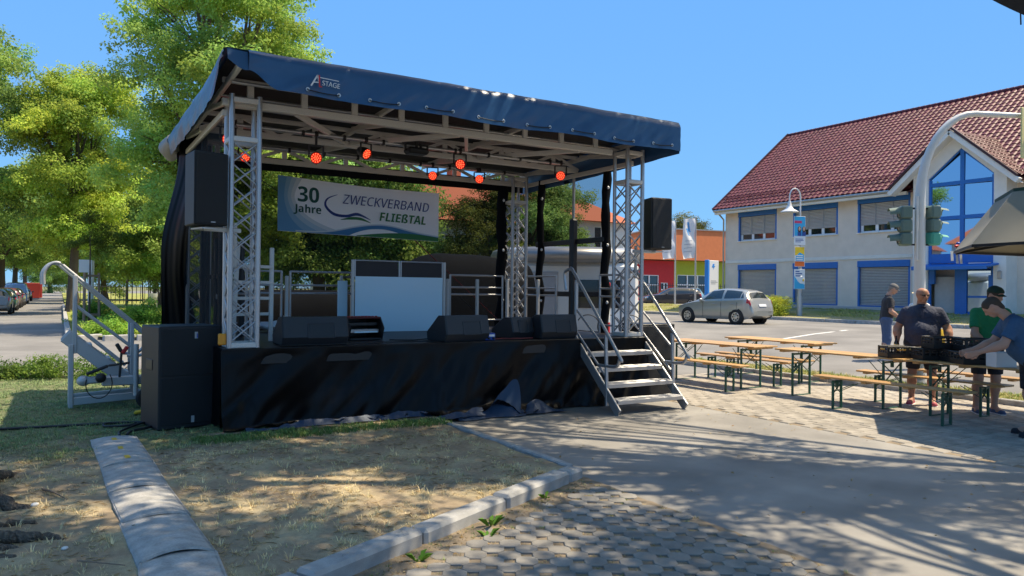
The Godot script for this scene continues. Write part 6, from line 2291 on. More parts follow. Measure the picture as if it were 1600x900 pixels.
func stage_things() -> void:
	var at := [V(1.80, 3.56, -10.0), V(2.93, 3.44, -10.0), V(3.63, 3.57, -10.0), V(5.10, 3.56, -10.0), V(6.93, 3.55, -10.0), V(2.37, 3.70, -11.8), V(5.49, 3.69, -11.8), V(6.41, 3.71, -11.8)]
	var lb := ["red stage light left of the left truss column, near the hung loudspeaker", "red stage light above the banner's number", "tilted red stage light on the front pipe above the banner's lettering", "large red stage light on the front pipe, second from its right end", "red stage light at the front pipe's right end by the side gauze", "red stage light seen through the left truss column", "smaller red stage light above the banner's right end", "smaller red stage light above the orange tiled roof"]
	for i in 8:
		var p: Vector3 = at[i]
		if i >= 5:
			p.y -= 0.04
		par_lamp(p, 3.76 if i < 5 else 3.84, [0.0, -0.2, 0.35, -0.25, -0.6, -0.1, -0.35, -0.45][i], [0.15, 0.25, 0.45, 0.10, 0.12, 0.2, 0.12, 0.12][i], lb[i], 0.078)
	var o := thing("stage_light", "unlit flat black stage light under the roof's middle", "stage light", V(4.35, 3.66, -9.9))
	var b := mb()
	b.box(Vector3.ZERO, V(0.32, 0.09, 0.22), 0.03)
	part(o, "housing", b, M.black_metal)
	b = mb()
	b.box(V(0, 0.10, 0), V(0.04, 0.14, 0.04), 0.008)
	b.bar(V(-0.17, 0.0, 0), V(-0.17, 0.09, 0), 0.012, 0.03)
	b.bar(V(0.17, 0.0, 0), V(0.17, 0.09, 0), 0.012, 0.03)
	b.bar(V(-0.17, 0.09, 0), V(0.17, 0.09, 0), 0.03, 0.012)
	part(o, "yoke", b, M.black_metal)
	banner()
	# hung loudspeakers
	hung_speaker(V(1.40, 2.36, -8.70), 0.28, "tall black loudspeaker hung left of the left truss column", -1.0)
	hung_speaker(V(7.95, 2.34, -8.72), -0.12, "tall black loudspeaker hung right of the right truss column", 1.0)
	# sub-woofers on the ground
	o = thing("subwoofer", "tall black sub-woofer standing on the grass at the stage's left corner", "loudspeaker", V(1.28, 0.09, -9.15), 0.20, "sub-woofers beside the stage")
	sub_parts(o, 0.70, 1.15, 0.62, true)
	o = thing("subwoofer", "dark grey sub-woofer standing behind the stairs' right handrail", "loudspeaker", V(8.20, 0.0, -9.05), -0.10, "sub-woofers beside the stage")
	sub_parts(o, 0.66, 1.17, 0.60, false)
	# floor monitors
	var mons := [[V(2.63, 1.0, -9.12), 0.0, 0.80, "floor monitor wedge on the left of the stage front"], [V(4.62, 1.0, -9.05), 0.12, 0.70, "floor monitor wedge in the middle of the stage front beside the small blue box"], [V(6.13, 1.0, -9.06), 0.0, 0.62, "floor monitor wedge at the stairs, right one of two"], [V(5.58, 1.0, -9.22), 0.15, 0.40, "smaller floor monitor tucked behind the rightmost wedge"]]
	for m in mons:
		o = thing("floor_monitor", m[3], "loudspeaker", m[0], m[1], "floor monitors on the stage front")
		var w: float = m[2]
		var h := 0.34 if w > 0.5 else 0.30
		b = mb()
		b.prism(PackedVector2Array([Vector2(-0.24, 0), Vector2(0.20, 0), Vector2(0.26, 0.10), Vector2(0.20, h), Vector2(0.02, h), Vector2(-0.26, 0.12)]), w, Transform3D(Basis(Vector3.UP, -PI / 2), Vector3.ZERO), 0.016)
		part(o, "cabinet", b, M.monitor_black)
		b = mb()
		var cx := 0.06 if w > 0.5 else 0.0
		b.box(V(cx, 0.175, 0.236), V(w * 0.36, 0.175, 0.012), 0.004, Basis(Vector3.RIGHT, -0.24))
		var pn := part(o, "connector_panel", b, M.black_metal)
		b = mb()
		for k in 2:
			b.box(V(cx, 0.092 + 0.166 * k, 0.256 - 0.042 * k), V(w * 0.40, 0.016, 0.02), 0.004, Basis(Vector3.RIGHT, -0.24))
			b.box(V(cx + (k - 0.5) * w * 0.40, 0.175, 0.238), V(0.016, 0.18, 0.02), 0.004, Basis(Vector3.RIGHT, -0.24))
		part(pn, "panel_rim", b, M.monitor_black)
		if w > 0.5:
			b = mb()
			b.box(V(w * 0.36, h - 0.06, 0.205), V(0.07, 0.035, 0.012), 0.003, Basis(Vector3.RIGHT, -0.24))
			part(o, "badge", b, M.shutter)
		b = mb()
		b.grid(4, 4, func(u, v): return V((u - 0.5) * (w - 0.05), lerpf(0.13, h - 0.02, v), lerpf(-0.266, -0.0, v)))
		part(o, "front_grille", b, M.grille)
	# small blue box with cables
	o = thing("junction_box", "small blue box lying beside the middle floor monitor", "box", V(5.02, 1.0, -8.93), 0.1)
	b = mb()
	b.box(V(0, 0.05, 0), V(0.17, 0.10, 0.10), 0.012)
	part(o, "case", b, M.blue_plastic)
	b = mb()
	b.box(V(0.02, 0.065, 0.052), V(0.09, 0.03, 0.006), 0.002)
	part(o, "label_strip", b, M.white_plastic)
	b = mb()
	for k in 2:
		b.tube([V(-0.04 + 0.08 * k, 0.03, 0.05), V(-0.04 + 0.08 * k, 0.03, 0.09)], 0.014, 8)
	part(o, "plug", b, M.black_metal)
	for c in [["red cable lying along the stage front beside the blue box", [V(5.12, 1.012, -8.93), V(5.3, 1.012, -9.0), V(5.45, 1.012, -8.92), V(5.75, 1.012, -8.95)], 0.010, "rope_red"], ["black cable winding along the stage front between the left and middle monitors", [V(2.2, 1.01, -8.92), V(2.6, 1.01, -8.86), V(3.3, 1.01, -8.9), V(3.9, 1.01, -8.97), V(4.4, 1.01, -8.88), V(4.95, 1.01, -8.9)], 0.008, "cable"], ["black cable running from the effects case over the dark red deck", [V(3.75, 1.01, -9.35), V(4.0, 1.01, -9.2), V(4.3, 1.01, -9.35), V(4.5, 1.01, -9.3)], 0.008, "cable"]]:
		b = mb()
		var p0: Vector3 = c[1][0]
		b.tube(smooth(c[1].map(func(q): return q - p0), 6), c[2], 7)
		single("cable", c[0], "cable", p0, b, M[c[3]])
	# rack case with red top, standing open
	o = thing("equipment_case", "open black equipment case with red top beside the left floor monitor", "flight case", V(3.47, 1.0, -9.75), 0.10)
	b = mb()
	for s in [-1.0, 1.0]:
		b.prism(PackedVector2Array([Vector2(-0.24, 0), Vector2(0.20, 0), Vector2(0.26, 0.16), Vector2(0.16, 0.29), Vector2(-0.24, 0.29)]), 0.02, Transform3D(Basis(Vector3.UP, -PI / 2), V(0.24 * s, 0, 0)), 0.004)
	b.box(V(0, 0.015, 0), V(0.46, 0.03, 0.42), 0.006)
	b.box(V(0, 0.15, -0.22), V(0.46, 0.26, 0.02), 0.006)
	part(o, "shell", b, M.black_metal)
	b = mb()
	b.box(V(0, 0.295, -0.04), V(0.50, 0.025, 0.40), 0.008)
	part(o, "top", b, mat("case_red", lin(0.10, 0.012, 0.014), 0.45))
	b = mb()
	for k in 9:
		b.box(V(-0.20 + 0.05 * k, 0.312, 0.10), V(0.018, 0.012, 0.05), 0.003)
	part(o, "fader", b, M.red_plastic)
	b = mb()
	b.box(V(0, 0.12, 0.10), V(0.44, 0.05, 0.10), 0.006)
	part(o, "rack_unit", b, M.zinc)
	b = mb()
	b.box(V(0, 0.21, 0.06), V(0.44, 0.045, 0.10), 0.006)
	part(o, "rack_unit", b, M.black_metal)
	b = mb()
	b.box(V(0.03, 0.105, 0.155), V(0.34, 0.02, 0.01), 0.002)
	part(o, "label_strip", b, M.blue_white)
	# DJ desk with a pale blue-white front panel
	o = thing("dj_desk", "high desk with pale blue-white front panel and dark boards on top in the stage's middle", "desk", V(4.70, 1.0, -11.3))
	b = mb()
	b.grid(20, 14, func(u, v): return V(lerpf(-0.755, 0.755, u), lerpf(0.88, 0.005, v), 0.02 + 0.01 * sin(u * 5.0) * sin(v * 3.0)))
	b.grid(20, 14, func(u, v): return V(lerpf(-0.755, 0.755, u), lerpf(0.88, 0.005, v), 0.012 + 0.01 * sin(u * 5.0) * sin(v * 3.0)), true)
	part(o, "front_panel", b, M.blue_white)
	b = mb()
	b.box(V(-0.86, 0.44, -0.28), V(0.16, 0.74, 0.02), 0.004)
	part(o, "side_panel", b, M.blue_white)
	b = mb()
	b.box(V(0, 0.87, -0.30), V(1.5, 0.04, 0.55), 0.008)
	part(o, "desk_top", b, M.black_metal)
	for s in [-1.0, 1.0]:
		for z in [0.0, -0.55]:
			b = mb()
			b.bar(V(0.79 * s, 0, z), V(0.79 * s, 1.14 if z == 0.0 else 0.9, z), 0.045, 0.045, 0.006)
			part(o, "post", b, M.aluminium_dull)
		b = mb()
		b.box(V(0.385 * s, 1.0, -0.01), V(0.70, 0.23, 0.015), 0.003)
		var bd := part(o, "top_board", b, mat("brown_board", lin(0.035, 0.027, 0.026), 0.6))
		b = mb()
		for e in [[V(0.385 * s - 0.37, 0.87, 0), V(0.385 * s - 0.37, 1.14, 0)], [V(0.385 * s + 0.37, 0.87, 0), V(0.385 * s + 0.37, 1.14, 0)], [V(0.385 * s - 0.37, 1.13, 0), V(0.385 * s + 0.37, 1.13, 0)]]:
			b.tube([e[0], e[1]], 0.015, 7)
		part(bd, "board_frame", b, M.aluminium)
	# things left at the stage's left rear
	o = thing("spare_rail", "pale folding guard rail leaning behind the left truss column", "railing", V(2.06, 1.0, -9.6))
	b = mb()
	for s in [[V(-0.25, 0, 0), V(-0.18, 1.2, -0.1)], [V(0.25, 0, -0.2), V(0.28, 1.2, -0.3)]]:
		b.bar(s[0], s[1], 0.05, 0.05, 0.006)
	for k in 4:
		b.bar(V(-0.22, 0.35 + 0.2 * k, -0.04), V(0.27, 0.35 + 0.2 * k, -0.25), 0.03, 0.04, 0.004)
	part(o, "frame", b, M.aluminium_dull)
	o = thing("white_bag", "crumpled white bag on the deck behind the left truss column", "bag", V(3.0, 1.0, -11.9))
	b = mb()
	b.grid(24, 12, func(u, v):
		var a = u * TAU
		var r := 0.30 * sin(PI * (0.08 + 0.9 * v)) * (1.0 + 0.35 * noise.get_noise_2d(cos(a) * 5.0 + v * 4.0, sin(a) * 5.0))
		return V(cos(a) * r * 1.4, 0.16 * (1.0 - v) * (1.0 + 0.4 * noise.get_noise_2d(cos(a) * 7.0, sin(a) * 7.0 + v * 5.0)), sin(a) * r))
	part(o, "sack", b, M.white_plastic)
	b = mb()
	b.tube([V(-0.05, 0.15, 0), V(0.0, 0.24, 0.02), V(0.06, 0.15, 0.0)], 0.012, 6)
	part(o, "knot", b, M.white_plastic)

func smooth(pts: Array, n: int) -> Array:
	var out := []
	for i in pts.size() - 1:
		var a: Vector3 = pts[maxi(i - 1, 0)]
		var b: Vector3 = pts[i]
		var c: Vector3 = pts[i + 1]
		var d: Vector3 = pts[mini(i + 2, pts.size() - 1)]
		for k in n:
			out.append(b.cubic_interpolate(c, a, d, float(k) / n))
	out.append(pts[-1])
	return out

func banner() -> void:
	var bl := mat("banner_cloth", lin(0.92, 0.88, 0.87), 0.7, {"back": Color(0.7, 0.7, 0.7)})
	var c0 := V(3.0, 3.50, -12.28)
	# the cloth hangs 2.85 m wide and 0.9 m high, falling a little to the right
	var W := 2.86
	var H := 0.90
	var F := func(u, v):
		return V(2.98 + W * u, 3.505 - 0.085 * u - 0.03 * sin(PI * u) * (1.0 - v) - H * v * (1.0 - 0.03 * u), -12.27 + 0.012 * sin(u * 9.0 + v * 2.0) + 0.008 * sin(v * 7.0 + u * 3.0))
	var o := thing("banner", "white and blue banner with green lettering hung at the rear of the stage", "banner", V(4.4, 2.6, -12.27))
	var b := mb(o)
	b.grid(60, 20, F)
	part(o, "cloth", b, bl)
	var on := func(u, v, d): return F.call(u, v) + V(0, 0, d)
	var blue := mat("banner_blue", lin(0.045, 0.20, 0.42), 0.7)
	var pale := mat("banner_pale", lin(0.22, 0.38, 0.50), 0.7)
	var green := mat("banner_green", lin(0.03, 0.17, 0.055), 0.7)
	var navy := mat("banner_navy", lin(0.02, 0.045, 0.22), 0.7)
	var teal := mat("banner_teal", lin(0.010, 0.085, 0.065), 0.7)
	# left and lower blue sweep, in soft steps
	for k in 4:
		var w: float = [0.165, 0.130, 0.095, 0.06][k]
		b = mb(o)
		b.grid(36, 6, func(u, v):
			var t: float = u
			var e := w * (0.55 + 1.3 * pow(absf(t - 0.35), 1.5) + 1.5 * pow(t, 5.0))
			return on.call(minf(v * e, 0.99), lerpf(0.004, 0.996, t), 0.004 + 0.0016 * k))
		part(o, "print", b, mat("banner_sweep%d" % k, [lin(0.62, 0.68, 0.72), lin(0.42, 0.56, 0.66), lin(0.25, 0.44, 0.60), lin(0.13, 0.33, 0.54)][k], 0.7))
	for k in 3:
		b = mb(o)
		b.grid(60, 4, func(u, v):
			var t := lerpf(0.10, 0.998, u)
			var crest := 0.995 - 0.235 * exp(-pow((t - 0.62) / 0.27, 2.0)) * sm(0.08, 0.45, t) - 0.05 * sm(0.75, 1.0, t)
			var lo := minf(0.996, crest + 0.07 + 0.25 * sm(0.55, 0.12, t) + 0.10 * sm(0.6, 1.0, t))
			var edge: float = [0.030, 0.010, 0.0][k]
			return on.call(t, lerpf(minf(crest - edge, 0.992), lo, v), 0.012 + 0.0016 * k))
		part(o, "print", b, [M.banner_sweep0, M.banner_sweep1, blue][k])
	b = mb(o)
	b.grid(40, 4, func(u, v):
		var t := lerpf(0.46, 0.998, u)
		var crest := 0.995 - 0.115 * sin(PI * clampf((t - 0.44) / 0.72, 0, 1))
		return on.call(t, lerpf(crest, 0.996, v), 0.018))
	part(o, "print", b, green)
	# two swooshes
	for s in [[navy, [Vector2(0.345, 0.22), Vector2(0.285, 0.32), Vector2(0.275, 0.46), Vector2(0.325, 0.60), Vector2(0.40, 0.62), Vector2(0.47, 0.565), Vector2(0.55, 0.66)], [0.002, 0.012, 0.018, 0.022, 0.022, 0.024, 0.002]], [green, [Vector2(0.365, 0.70), Vector2(0.43, 0.655), Vector2(0.49, 0.655), Vector2(0.55, 0.72)], [0.003, 0.022, 0.022, 0.002]]]:
		var pts: Array = smooth(s[1].map(func(p): return V(p.x, p.y, 0)), 6)
		b = mb(o)
		b.grid(pts.size() - 1, 2, func(u, v):
			var f: float = u * (pts.size() - 1)
			var i := int(f + 0.5)
			var wi: float = u * (s[2].size() - 1)
			var wd: float = lerpf(s[2][int(wi)], s[2][mini(int(wi) + 1, s[2].size() - 1)], wi - int(wi))
			var d: Vector3 = pts[mini(i + 1, pts.size() - 1)] - pts[maxi(i - 1, 0)]
			d = V(d.x * W, d.y * H, 0).normalized()
			return on.call(pts[i].x - d.y * wd * (v - 0.5) / W * 2.2, pts[i].y + d.x * wd * (v - 0.5) / H * 2.2, 0.006))
		part(o, "print", b, s[0])
	var words := [["30", 0.34, true, 0.172, 0.30, teal, 0.0], ["Jahre", 0.175, true, 0.172, 0.56, teal, 0.0], ["ZWECKVERBAND", 0.214, false, 0.655, 0.30, navy, 0.18], ["FLIEßTAL", 0.200, true, 0.755, 0.585, green, 0.18]]
	for w in words:
		var t := part(o, "lettering", text_mesh(w[0], w[1], w[2], 0.003), w[5])
		var p: Vector3 = on.call(w[3], w[4], 0.0185 if w[0] != "30" else 0.014)
		var B := Basis(V(1, -0.030, 0), V(w[6], 1, 0), V(0, 0, 1))
		t.transform = Transform3D(B, p - o.position)
	for u in [0.02, 0.19, 0.37, 0.66, 0.98]:
		var p: Vector3 = F.call(u, 0.0)
		b = mb(o)
		b.tube([p, V(p.x, 3.62, -12.32)], 0.006, 5)
		part(o, "cord", b, M.cable)

func hung_speaker(at: Vector3, turn: float, label: String, side: float) -> void:
	var o := thing("loudspeaker", label, "loudspeaker", at, turn, "loudspeakers hung on the front truss columns")
	var b := mb()
	b.prism(PackedVector2Array([Vector2(-0.19, 0.0), Vector2(-0.12, -0.38), Vector2(0.12, -0.38), Vector2(0.19, 0.0)]), 0.80, Transform3D(Basis(Vector3.RIGHT, PI / 2), V(0, 0.40, 0)), 0.012)
	part(o, "cabinet", b, M.speaker_black)
	b = mb()
	b.box(V(0, 0.40, 0.006), V(0.345, 0.76, 0.012), 0.004)
	part(o, "grille", b, M.grille)
	b = mb()
	b.box(V(0.02, 0.035, 0.014), V(0.05, 0.012, 0.004))
	part(o, "badge", b, M.zinc)
	b = mb()
	var B := Basis(Vector3.UP, -turn)
	b.bar(V(0, -0.03, -0.15), B * V(-side * 0.36, 0, -0.25) + V(0, -0.03, 0), 0.05, 0.05, 0.008)
	b.bar(V(0, -0.03, -0.05), V(0, -0.03, -0.32), 0.16, 0.02, 0.004)
	b.bar(B * V(-side * 0.30, 0, -0.25) + V(0, -0.45, 0), B * V(-side * 0.30, 0, -0.25) + V(0, 0.06, 0), 0.04, 0.04, 0.006)
	part(o, "bracket", b, M.aluminium_dull)

func sub_parts(o: Node3D, w: float, h: float, d: float, badges: bool) -> void:
	var b := mb()
	b.box(V(0, h / 2, -d / 2), V(w, h, d), 0.012)
	part(o, "cabinet", b, M.speaker_black)
	for k in 2:
		b = mb()
		b.box(V(0, h * (0.27 + 0.475 * k), 0.004), V(w - 0.05, h * 0.455, 0.014), 0.005)
		var g := part(o, "grille", b, M.grille)
		if badges:
			b = mb()
			b.box(V(0.05 if k else 0.02, h * (0.91 if k else 0.085), 0.0135), V(0.035, 0.075, 0.004), 0.001)
			part(g, "badge", b, M.shutter)
			if k:
				b = mb()
				b.box(V(0.058, h * 0.905, 0.0165), V(0.012, 0.05, 0.003))
				part(g, "badge_mark", b, M.blue_plastic)
	b = mb()
	for s in [-1.0, 1.0]:
		b.box(V(s * (w / 2 + 0.002), h * 0.62, -d * 0.5), V(0.012, 0.12, 0.22), 0.005)
	part(o, "handle_recess", b, M.black_metal)
	b = mb()
	for s in [-1.0, 1.0]:
		for z in [-0.05, -d + 0.05]:
			b.box(V(s * (w / 2 - 0.05), 0.0, z), V(0.07, 0.02, 0.07), 0.004)
	part(o, "foot", b, M.tyre)

# ---------------------------------------------------------------- stairs, tables

func stairs() -> void:
	var o := thing("stairs", "aluminium stairs with four treads and two handrails at the stage's right front", "stairs", V(7.08, 0, -8.4))
	for x in [6.47, 7.70]:
		var b := mb(o)
		b.bar(V(x, 1.02, -8.97), V(x, 0.03, -7.90), 0.035, 0.13, 0.008)
		part(o, "stringer", b, M.aluminium)
		b = mb(o)
		b.bar(V(x, 0.0, -8.90), V(x, 1.85 if x < 7.0 else 1.9, -8.90), 0.045, 0.045, 0.006)
		part(o, "rear_post", b, M.aluminium)
		b = mb(o)
		b.bar(V(x, 0.10, -8.16), V(x, 1.08, -8.20), 0.042, 0.042, 0.006)
		part(o, "front_post", b, M.aluminium)
		b = mb(o)
		var path := [V(x, 1.70, -9.16), V(x, 1.93, -9.20), V(x, 1.99, -9.14), V(x, 2.0, -9.04), V(x, 1.92, -8.93), V(x, 0.84, -7.93), V(x, 0.77, -7.90), V(x, 0.69, -7.93), V(x, 0.655, -8.02), V(x, 0.65, -8.34)]
		b.tube(smooth(path, 4), 0.023, 10)
		var hr := part(o, "handrail", b, M.aluminium)
		for s in [[1.42, 0.86], [1.10, 0.50]]:
			b = mb(o)
			b.tube([V(x, s[0], -8.90), V(x, s[1], -8.18)], 0.017, 8)
			part(hr, "middle_rail", b, M.aluminium)
	for k in 4:
		var y := 0.2 + 0.2 * k
		var z := -8.06 - 0.215 * k
		var b := mb(o)
		b.box(V(7.085, y - 0.012, z), V(1.19, 0.024, 0.24), 0.004)
		b.box(V(7.085, y - 0.03, z + 0.115), V(1.19, 0.055, 0.012), 0.003)
		b.box(V(7.085, y - 0.03, z - 0.115), V(1.19, 0.055, 0.012), 0.003)
		for i in 7:
			b.box(V(7.085, y + 0.002, z - 0.09 + 0.03 * i), V(1.18, 0.006, 0.012), 0.002)
		part(o, "tread", b, M.aluminium)
	# spare stairs parked on the lawn at the left
	o = thing("spare_stairs", "weathered grey stairs with curved handrails standing on the lawn left of the stage", "stairs", V(0.5, 0.09, -11.5))
	for z in [-11.32, -11.75]:
		var dx := -0.03 if z < -11.5 else 0.0
		var b := mb(o)
		var path := [V(-0.18 + dx, 1.70, z), V(-0.18 + dx, 1.85, z), V(-0.10 + dx, 1.965, z), V(0.0 + dx, 1.97, z), V(0.11 + dx, 1.87, z), V(1.04 + dx, 1.02, z), V(1.06 + dx, 0.92, z), V(1.03 + dx, 0.81, z), V(0.94 + dx, 0.75, z), V(0.78 + dx, 0.75, z)]
		b.tube(smooth(path, 4), 0.022, 10)
		var hr := part(o, "handrail", b, M.galvanised)
		for s in [[V(0.18, 1.42, z), V(0.84, 0.86, z)], [V(0.18, 1.15, z), V(0.76, 0.62, z)]]:
			b = mb(o)
			b.tube([s[0], s[1]], 0.020, 8)
			part(hr, "middle_rail", b, M.galvanised)
		b = mb(o)
		b.bar(V(0.17, 0.80, z), V(0.17, 1.82, z), 0.05, 0.05, 0.006)
		part(o, "upper_post", b, M.galvanised)
		b = mb(o)
		b.bar(V(0.84, 0.30, z), V(0.84, 1.19, z), 0.045, 0.045, 0.006)
		part(o, "lower_post", b, M.galvanised)
		b = mb(o)
		b.bar(V(0.06, 1.03, z), V(0.80, 0.40, z), 0.03, 0.17, 0.008)
		part(o, "stringer", b, M.galvanised)
		b = mb(o)
		b.bar(V(0.13, 0.06, z), V(0.13, 0.92, z), 0.09, 0.06, 0.008)
		part(o, "leg", b, M.galvanised)
		b = mb(o)
		b.bar(V(0.10, 0.17, z), V(0.92, 0.21, z), 0.05, 0.10, 0.008)
		part(o, "base_bar", b, M.galvanised)
	for k in 3:
		var b := mb(o)
		b.box(V(0.26 + 0.22 * k, 0.90 - 0.19 * k, -11.535), V(0.22, 0.03, 0.42), 0.006)
		part(o, "tread", b, M.galvanised)

func wood_key() -> Material:
	return M["pine%d" % (rng.randi() % 3)]

func folding_legs(o: Node3D, z: float, w: float, h: float, inward: float) -> void:
	for s in [-1.0, 1.0]:
		var b := mb()
		b.bar(V(s * w, 0.0, z), V(s * w, h, z), 0.032, 0.032, 0.005)
		part(o, "leg", b, M.green_steel)
	var b := mb()
	b.bar(V(-w, 0.016, z), V(w, 0.016, z), 0.03, 0.03, 0.005)
	part(o, "foot_bar", b, M.green_steel)
	b = mb()
	b.bar(V(-w, h - 0.02, z), V(w, h - 0.02, z), 0.03, 0.03, 0.005)
	b.bar(V(-w, h * 0.52, z - 0.012), V(w, h - 0.06, z - 0.012), 0.02, 0.006)
	b.bar(V(w, h * 0.52, z + 0.012), V(-w, h - 0.06, z + 0.012), 0.02, 0.006)
	b.box(V(0, h - 0.05, z), V(0.02, 0.10, 0.05), 0.004)
	part(o, "cross_brace", b, M.green_steel)
	b = mb()
	for s in [-1.0, 1.0]:
		b.tube([V(s * w * 0.8, h * 0.62, z), V(s * w * 0.5, h - 0.02, z + inward * 0.30)], 0.006, 5)
	part(o, "stay", b, M.green_steel)

func make_table(label: String, at: Vector3, turn: float, w: float) -> Node3D:
	var o := thing("beer_table", label, "table", at, turn, "folding beer tables")
	var n := 2
	for k in n:
		var b := mb()
		b.box(V((k - (n - 1) * 0.5) * w / n, 0.757, 0), V(w / n - 0.003, 0.026, 2.2), 0.005)
		part(o, "plank", b, wood_key())
	for z in [-0.98, -0.35, 0.35, 0.98]:
		var b := mb()
		b.box(V(0, 0.729, z), V(w - 0.06, 0.028, 0.09), 0.004)
		part(o, "batten", b, wood_key())
	for s in [-1.0, 1.0]:
		folding_legs(o, 0.78 * s, w * 0.40, 0.714, -s)
	return o

func make_bench(label: String, at: Vector3, turn: float) -> Node3D:
	var o := thing("beer_bench", label, "bench", at, turn, "folding beer benches")
	var b := mb()
	b.box(V(0, 0.467, 0), V(0.25, 0.026, 2.2), 0.006)
	part(o, "seat", b, wood_key())
	for z in [-0.95, -0.3, 0.3, 0.95]:
		b = mb()
		b.box(V(0, 0.441, z), V(0.22, 0.024, 0.08), 0.004)
		part(o, "batten", b, wood_key())
	for s in [-1.0, 1.0]:
		folding_legs(o, 0.78 * s, 0.095, 0.428, -s)
	return o

func crate(label: String, at: Vector3, turn: float, m: Material, handle: Material) -> void:
	var o := thing("crate", label, "crate", at, turn, "crates on the beer table")
	var W := 0.40
	var D := 0.30
	var H := 0.165
	var b := mb()
	b.box(V(0, 0.008, 0), V(W, 0.016, D), 0.004)
	part(o, "floor", b, m)
	for s in [-1.0, 1.0]:
		for q in 2:
			var len := W if q == 0 else D
			var B := Basis() if q == 0 else Basis(Vector3.UP, PI / 2)
			var off: Vector3 = V(0, 0, s * (D / 2 - 0.006)) if q == 0 else V(s * (W / 2 - 0.006), 0, 0)
			b = mb()
			b.box(off + V(0, 0.035, 0), V(len, 0.07, 0.012), 0.003, B)
			b.box(off + V(0, H - 0.012, 0), V(len, 0.024, 0.016), 0.004, B)
			for k in 5:
				var x := lerpf(-0.5, 0.5, k / 4.0) * (len - 0.03)
				b.box(off + B * V(x, H * 0.6, 0.001), V(0.03 if k in [0, 4] else 0.022, H * 0.72, 0.014), 0.003, B)
			b.box(off + V(0, 0.10, 0.0), V(len * 0.98, 0.012, 0.010), 0.002, B)
			var side := part(o, "side", b, m)
			b = mb()
			b.box(off + B * V(0, H - 0.045, 0.002 * s), V(0.13, 0.022, 0.018), 0.006, B)
			part(side, "handle", b, handle)

func tables() -> void:
	make_table("beer table nearest the stage, with a bench on each side", V(10.36, 0, -9.85), 0.02, 0.62)
	make_table("beer table farthest out by the road, its top plank edge highest in the group", V(12.15, 0, -9.95), -0.02, 0.66)
	make_table("beer table right of the middle, its near end bare and crates on its far end", V(10.45, 0, -7.30), 0.01, 0.54)
	make_table("beer table under the canopy where the crates and the white box stand", V(10.47, 0, -5.06), -0.01, 0.54)
	make_bench("foremost left beer bench, its end beside the grey sub-woofer", V(9.70, 0, -9.72), 0.015)
	make_bench("beer bench behind the table nearest the stage", V(11.0, 0, -9.80), 0.01)
	make_bench("beer bench before the farthest table, third row from the front", V(11.58, 0, -9.86), 0.0)
	make_bench("foremost right beer bench, half in sun and half in the canopy's shade", V(9.70, 0, -6.10), 0.015)
	make_bench("beer bench behind the right tables, passing before the polo shirt man's shins", V(10.93, 0, -6.25), -0.01)
	make_bench("beer bench behind the standing man, farthest right in the road-side row", V(12.0, 0, -5.9), 0.0)
	var gold := mat("gold_print", lin(0.75, 0.45, 0.08), 0.5)
	var t := 0.772
	var defs := [[V(10.40, t, -6.42), -0.55, M.crate, gold, "low black crate with yellow handle, leftmost on the table"], [V(10.50, t, -5.98), -0.5, M.crate, M.crate, "black crate second from the left in the lower row"], [V(10.54, t, -5.60), -0.55, M.crate, M.crate, "black crate in the middle of the lower row"], [V(10.36, t, -5.36), -0.5, M.crate, M.crate, "black crate beside the white box in the lower row"], [V(10.55, t + 0.166, -5.86), -0.5, M.crate, M.crate, "left black crate stacked on the lower row"], [V(10.60, t + 0.166, -5.45), -0.55, M.crate, M.crate, "right black crate stacked on the lower row"]]
	for d in defs:
		crate(d[4], d[0], d[1], d[2], d[3])
	var o := thing("carton", "small white carton at the right end of the crates", "box", V(10.30, t, -4.96), -0.5, "")
	var b := mb()
	b.box(V(0, 0.095, 0), V(0.27, 0.19, 0.2), 0.006)
	part(o, "box", b, M.white_plastic)
	b = mb()
	b.box(V(0, 0.192, 0), V(0.06, 0.003, 0.2), 0.001)
	part(o, "tape", b, M.shutter)

# ---------------------------------------------------------------- foreground

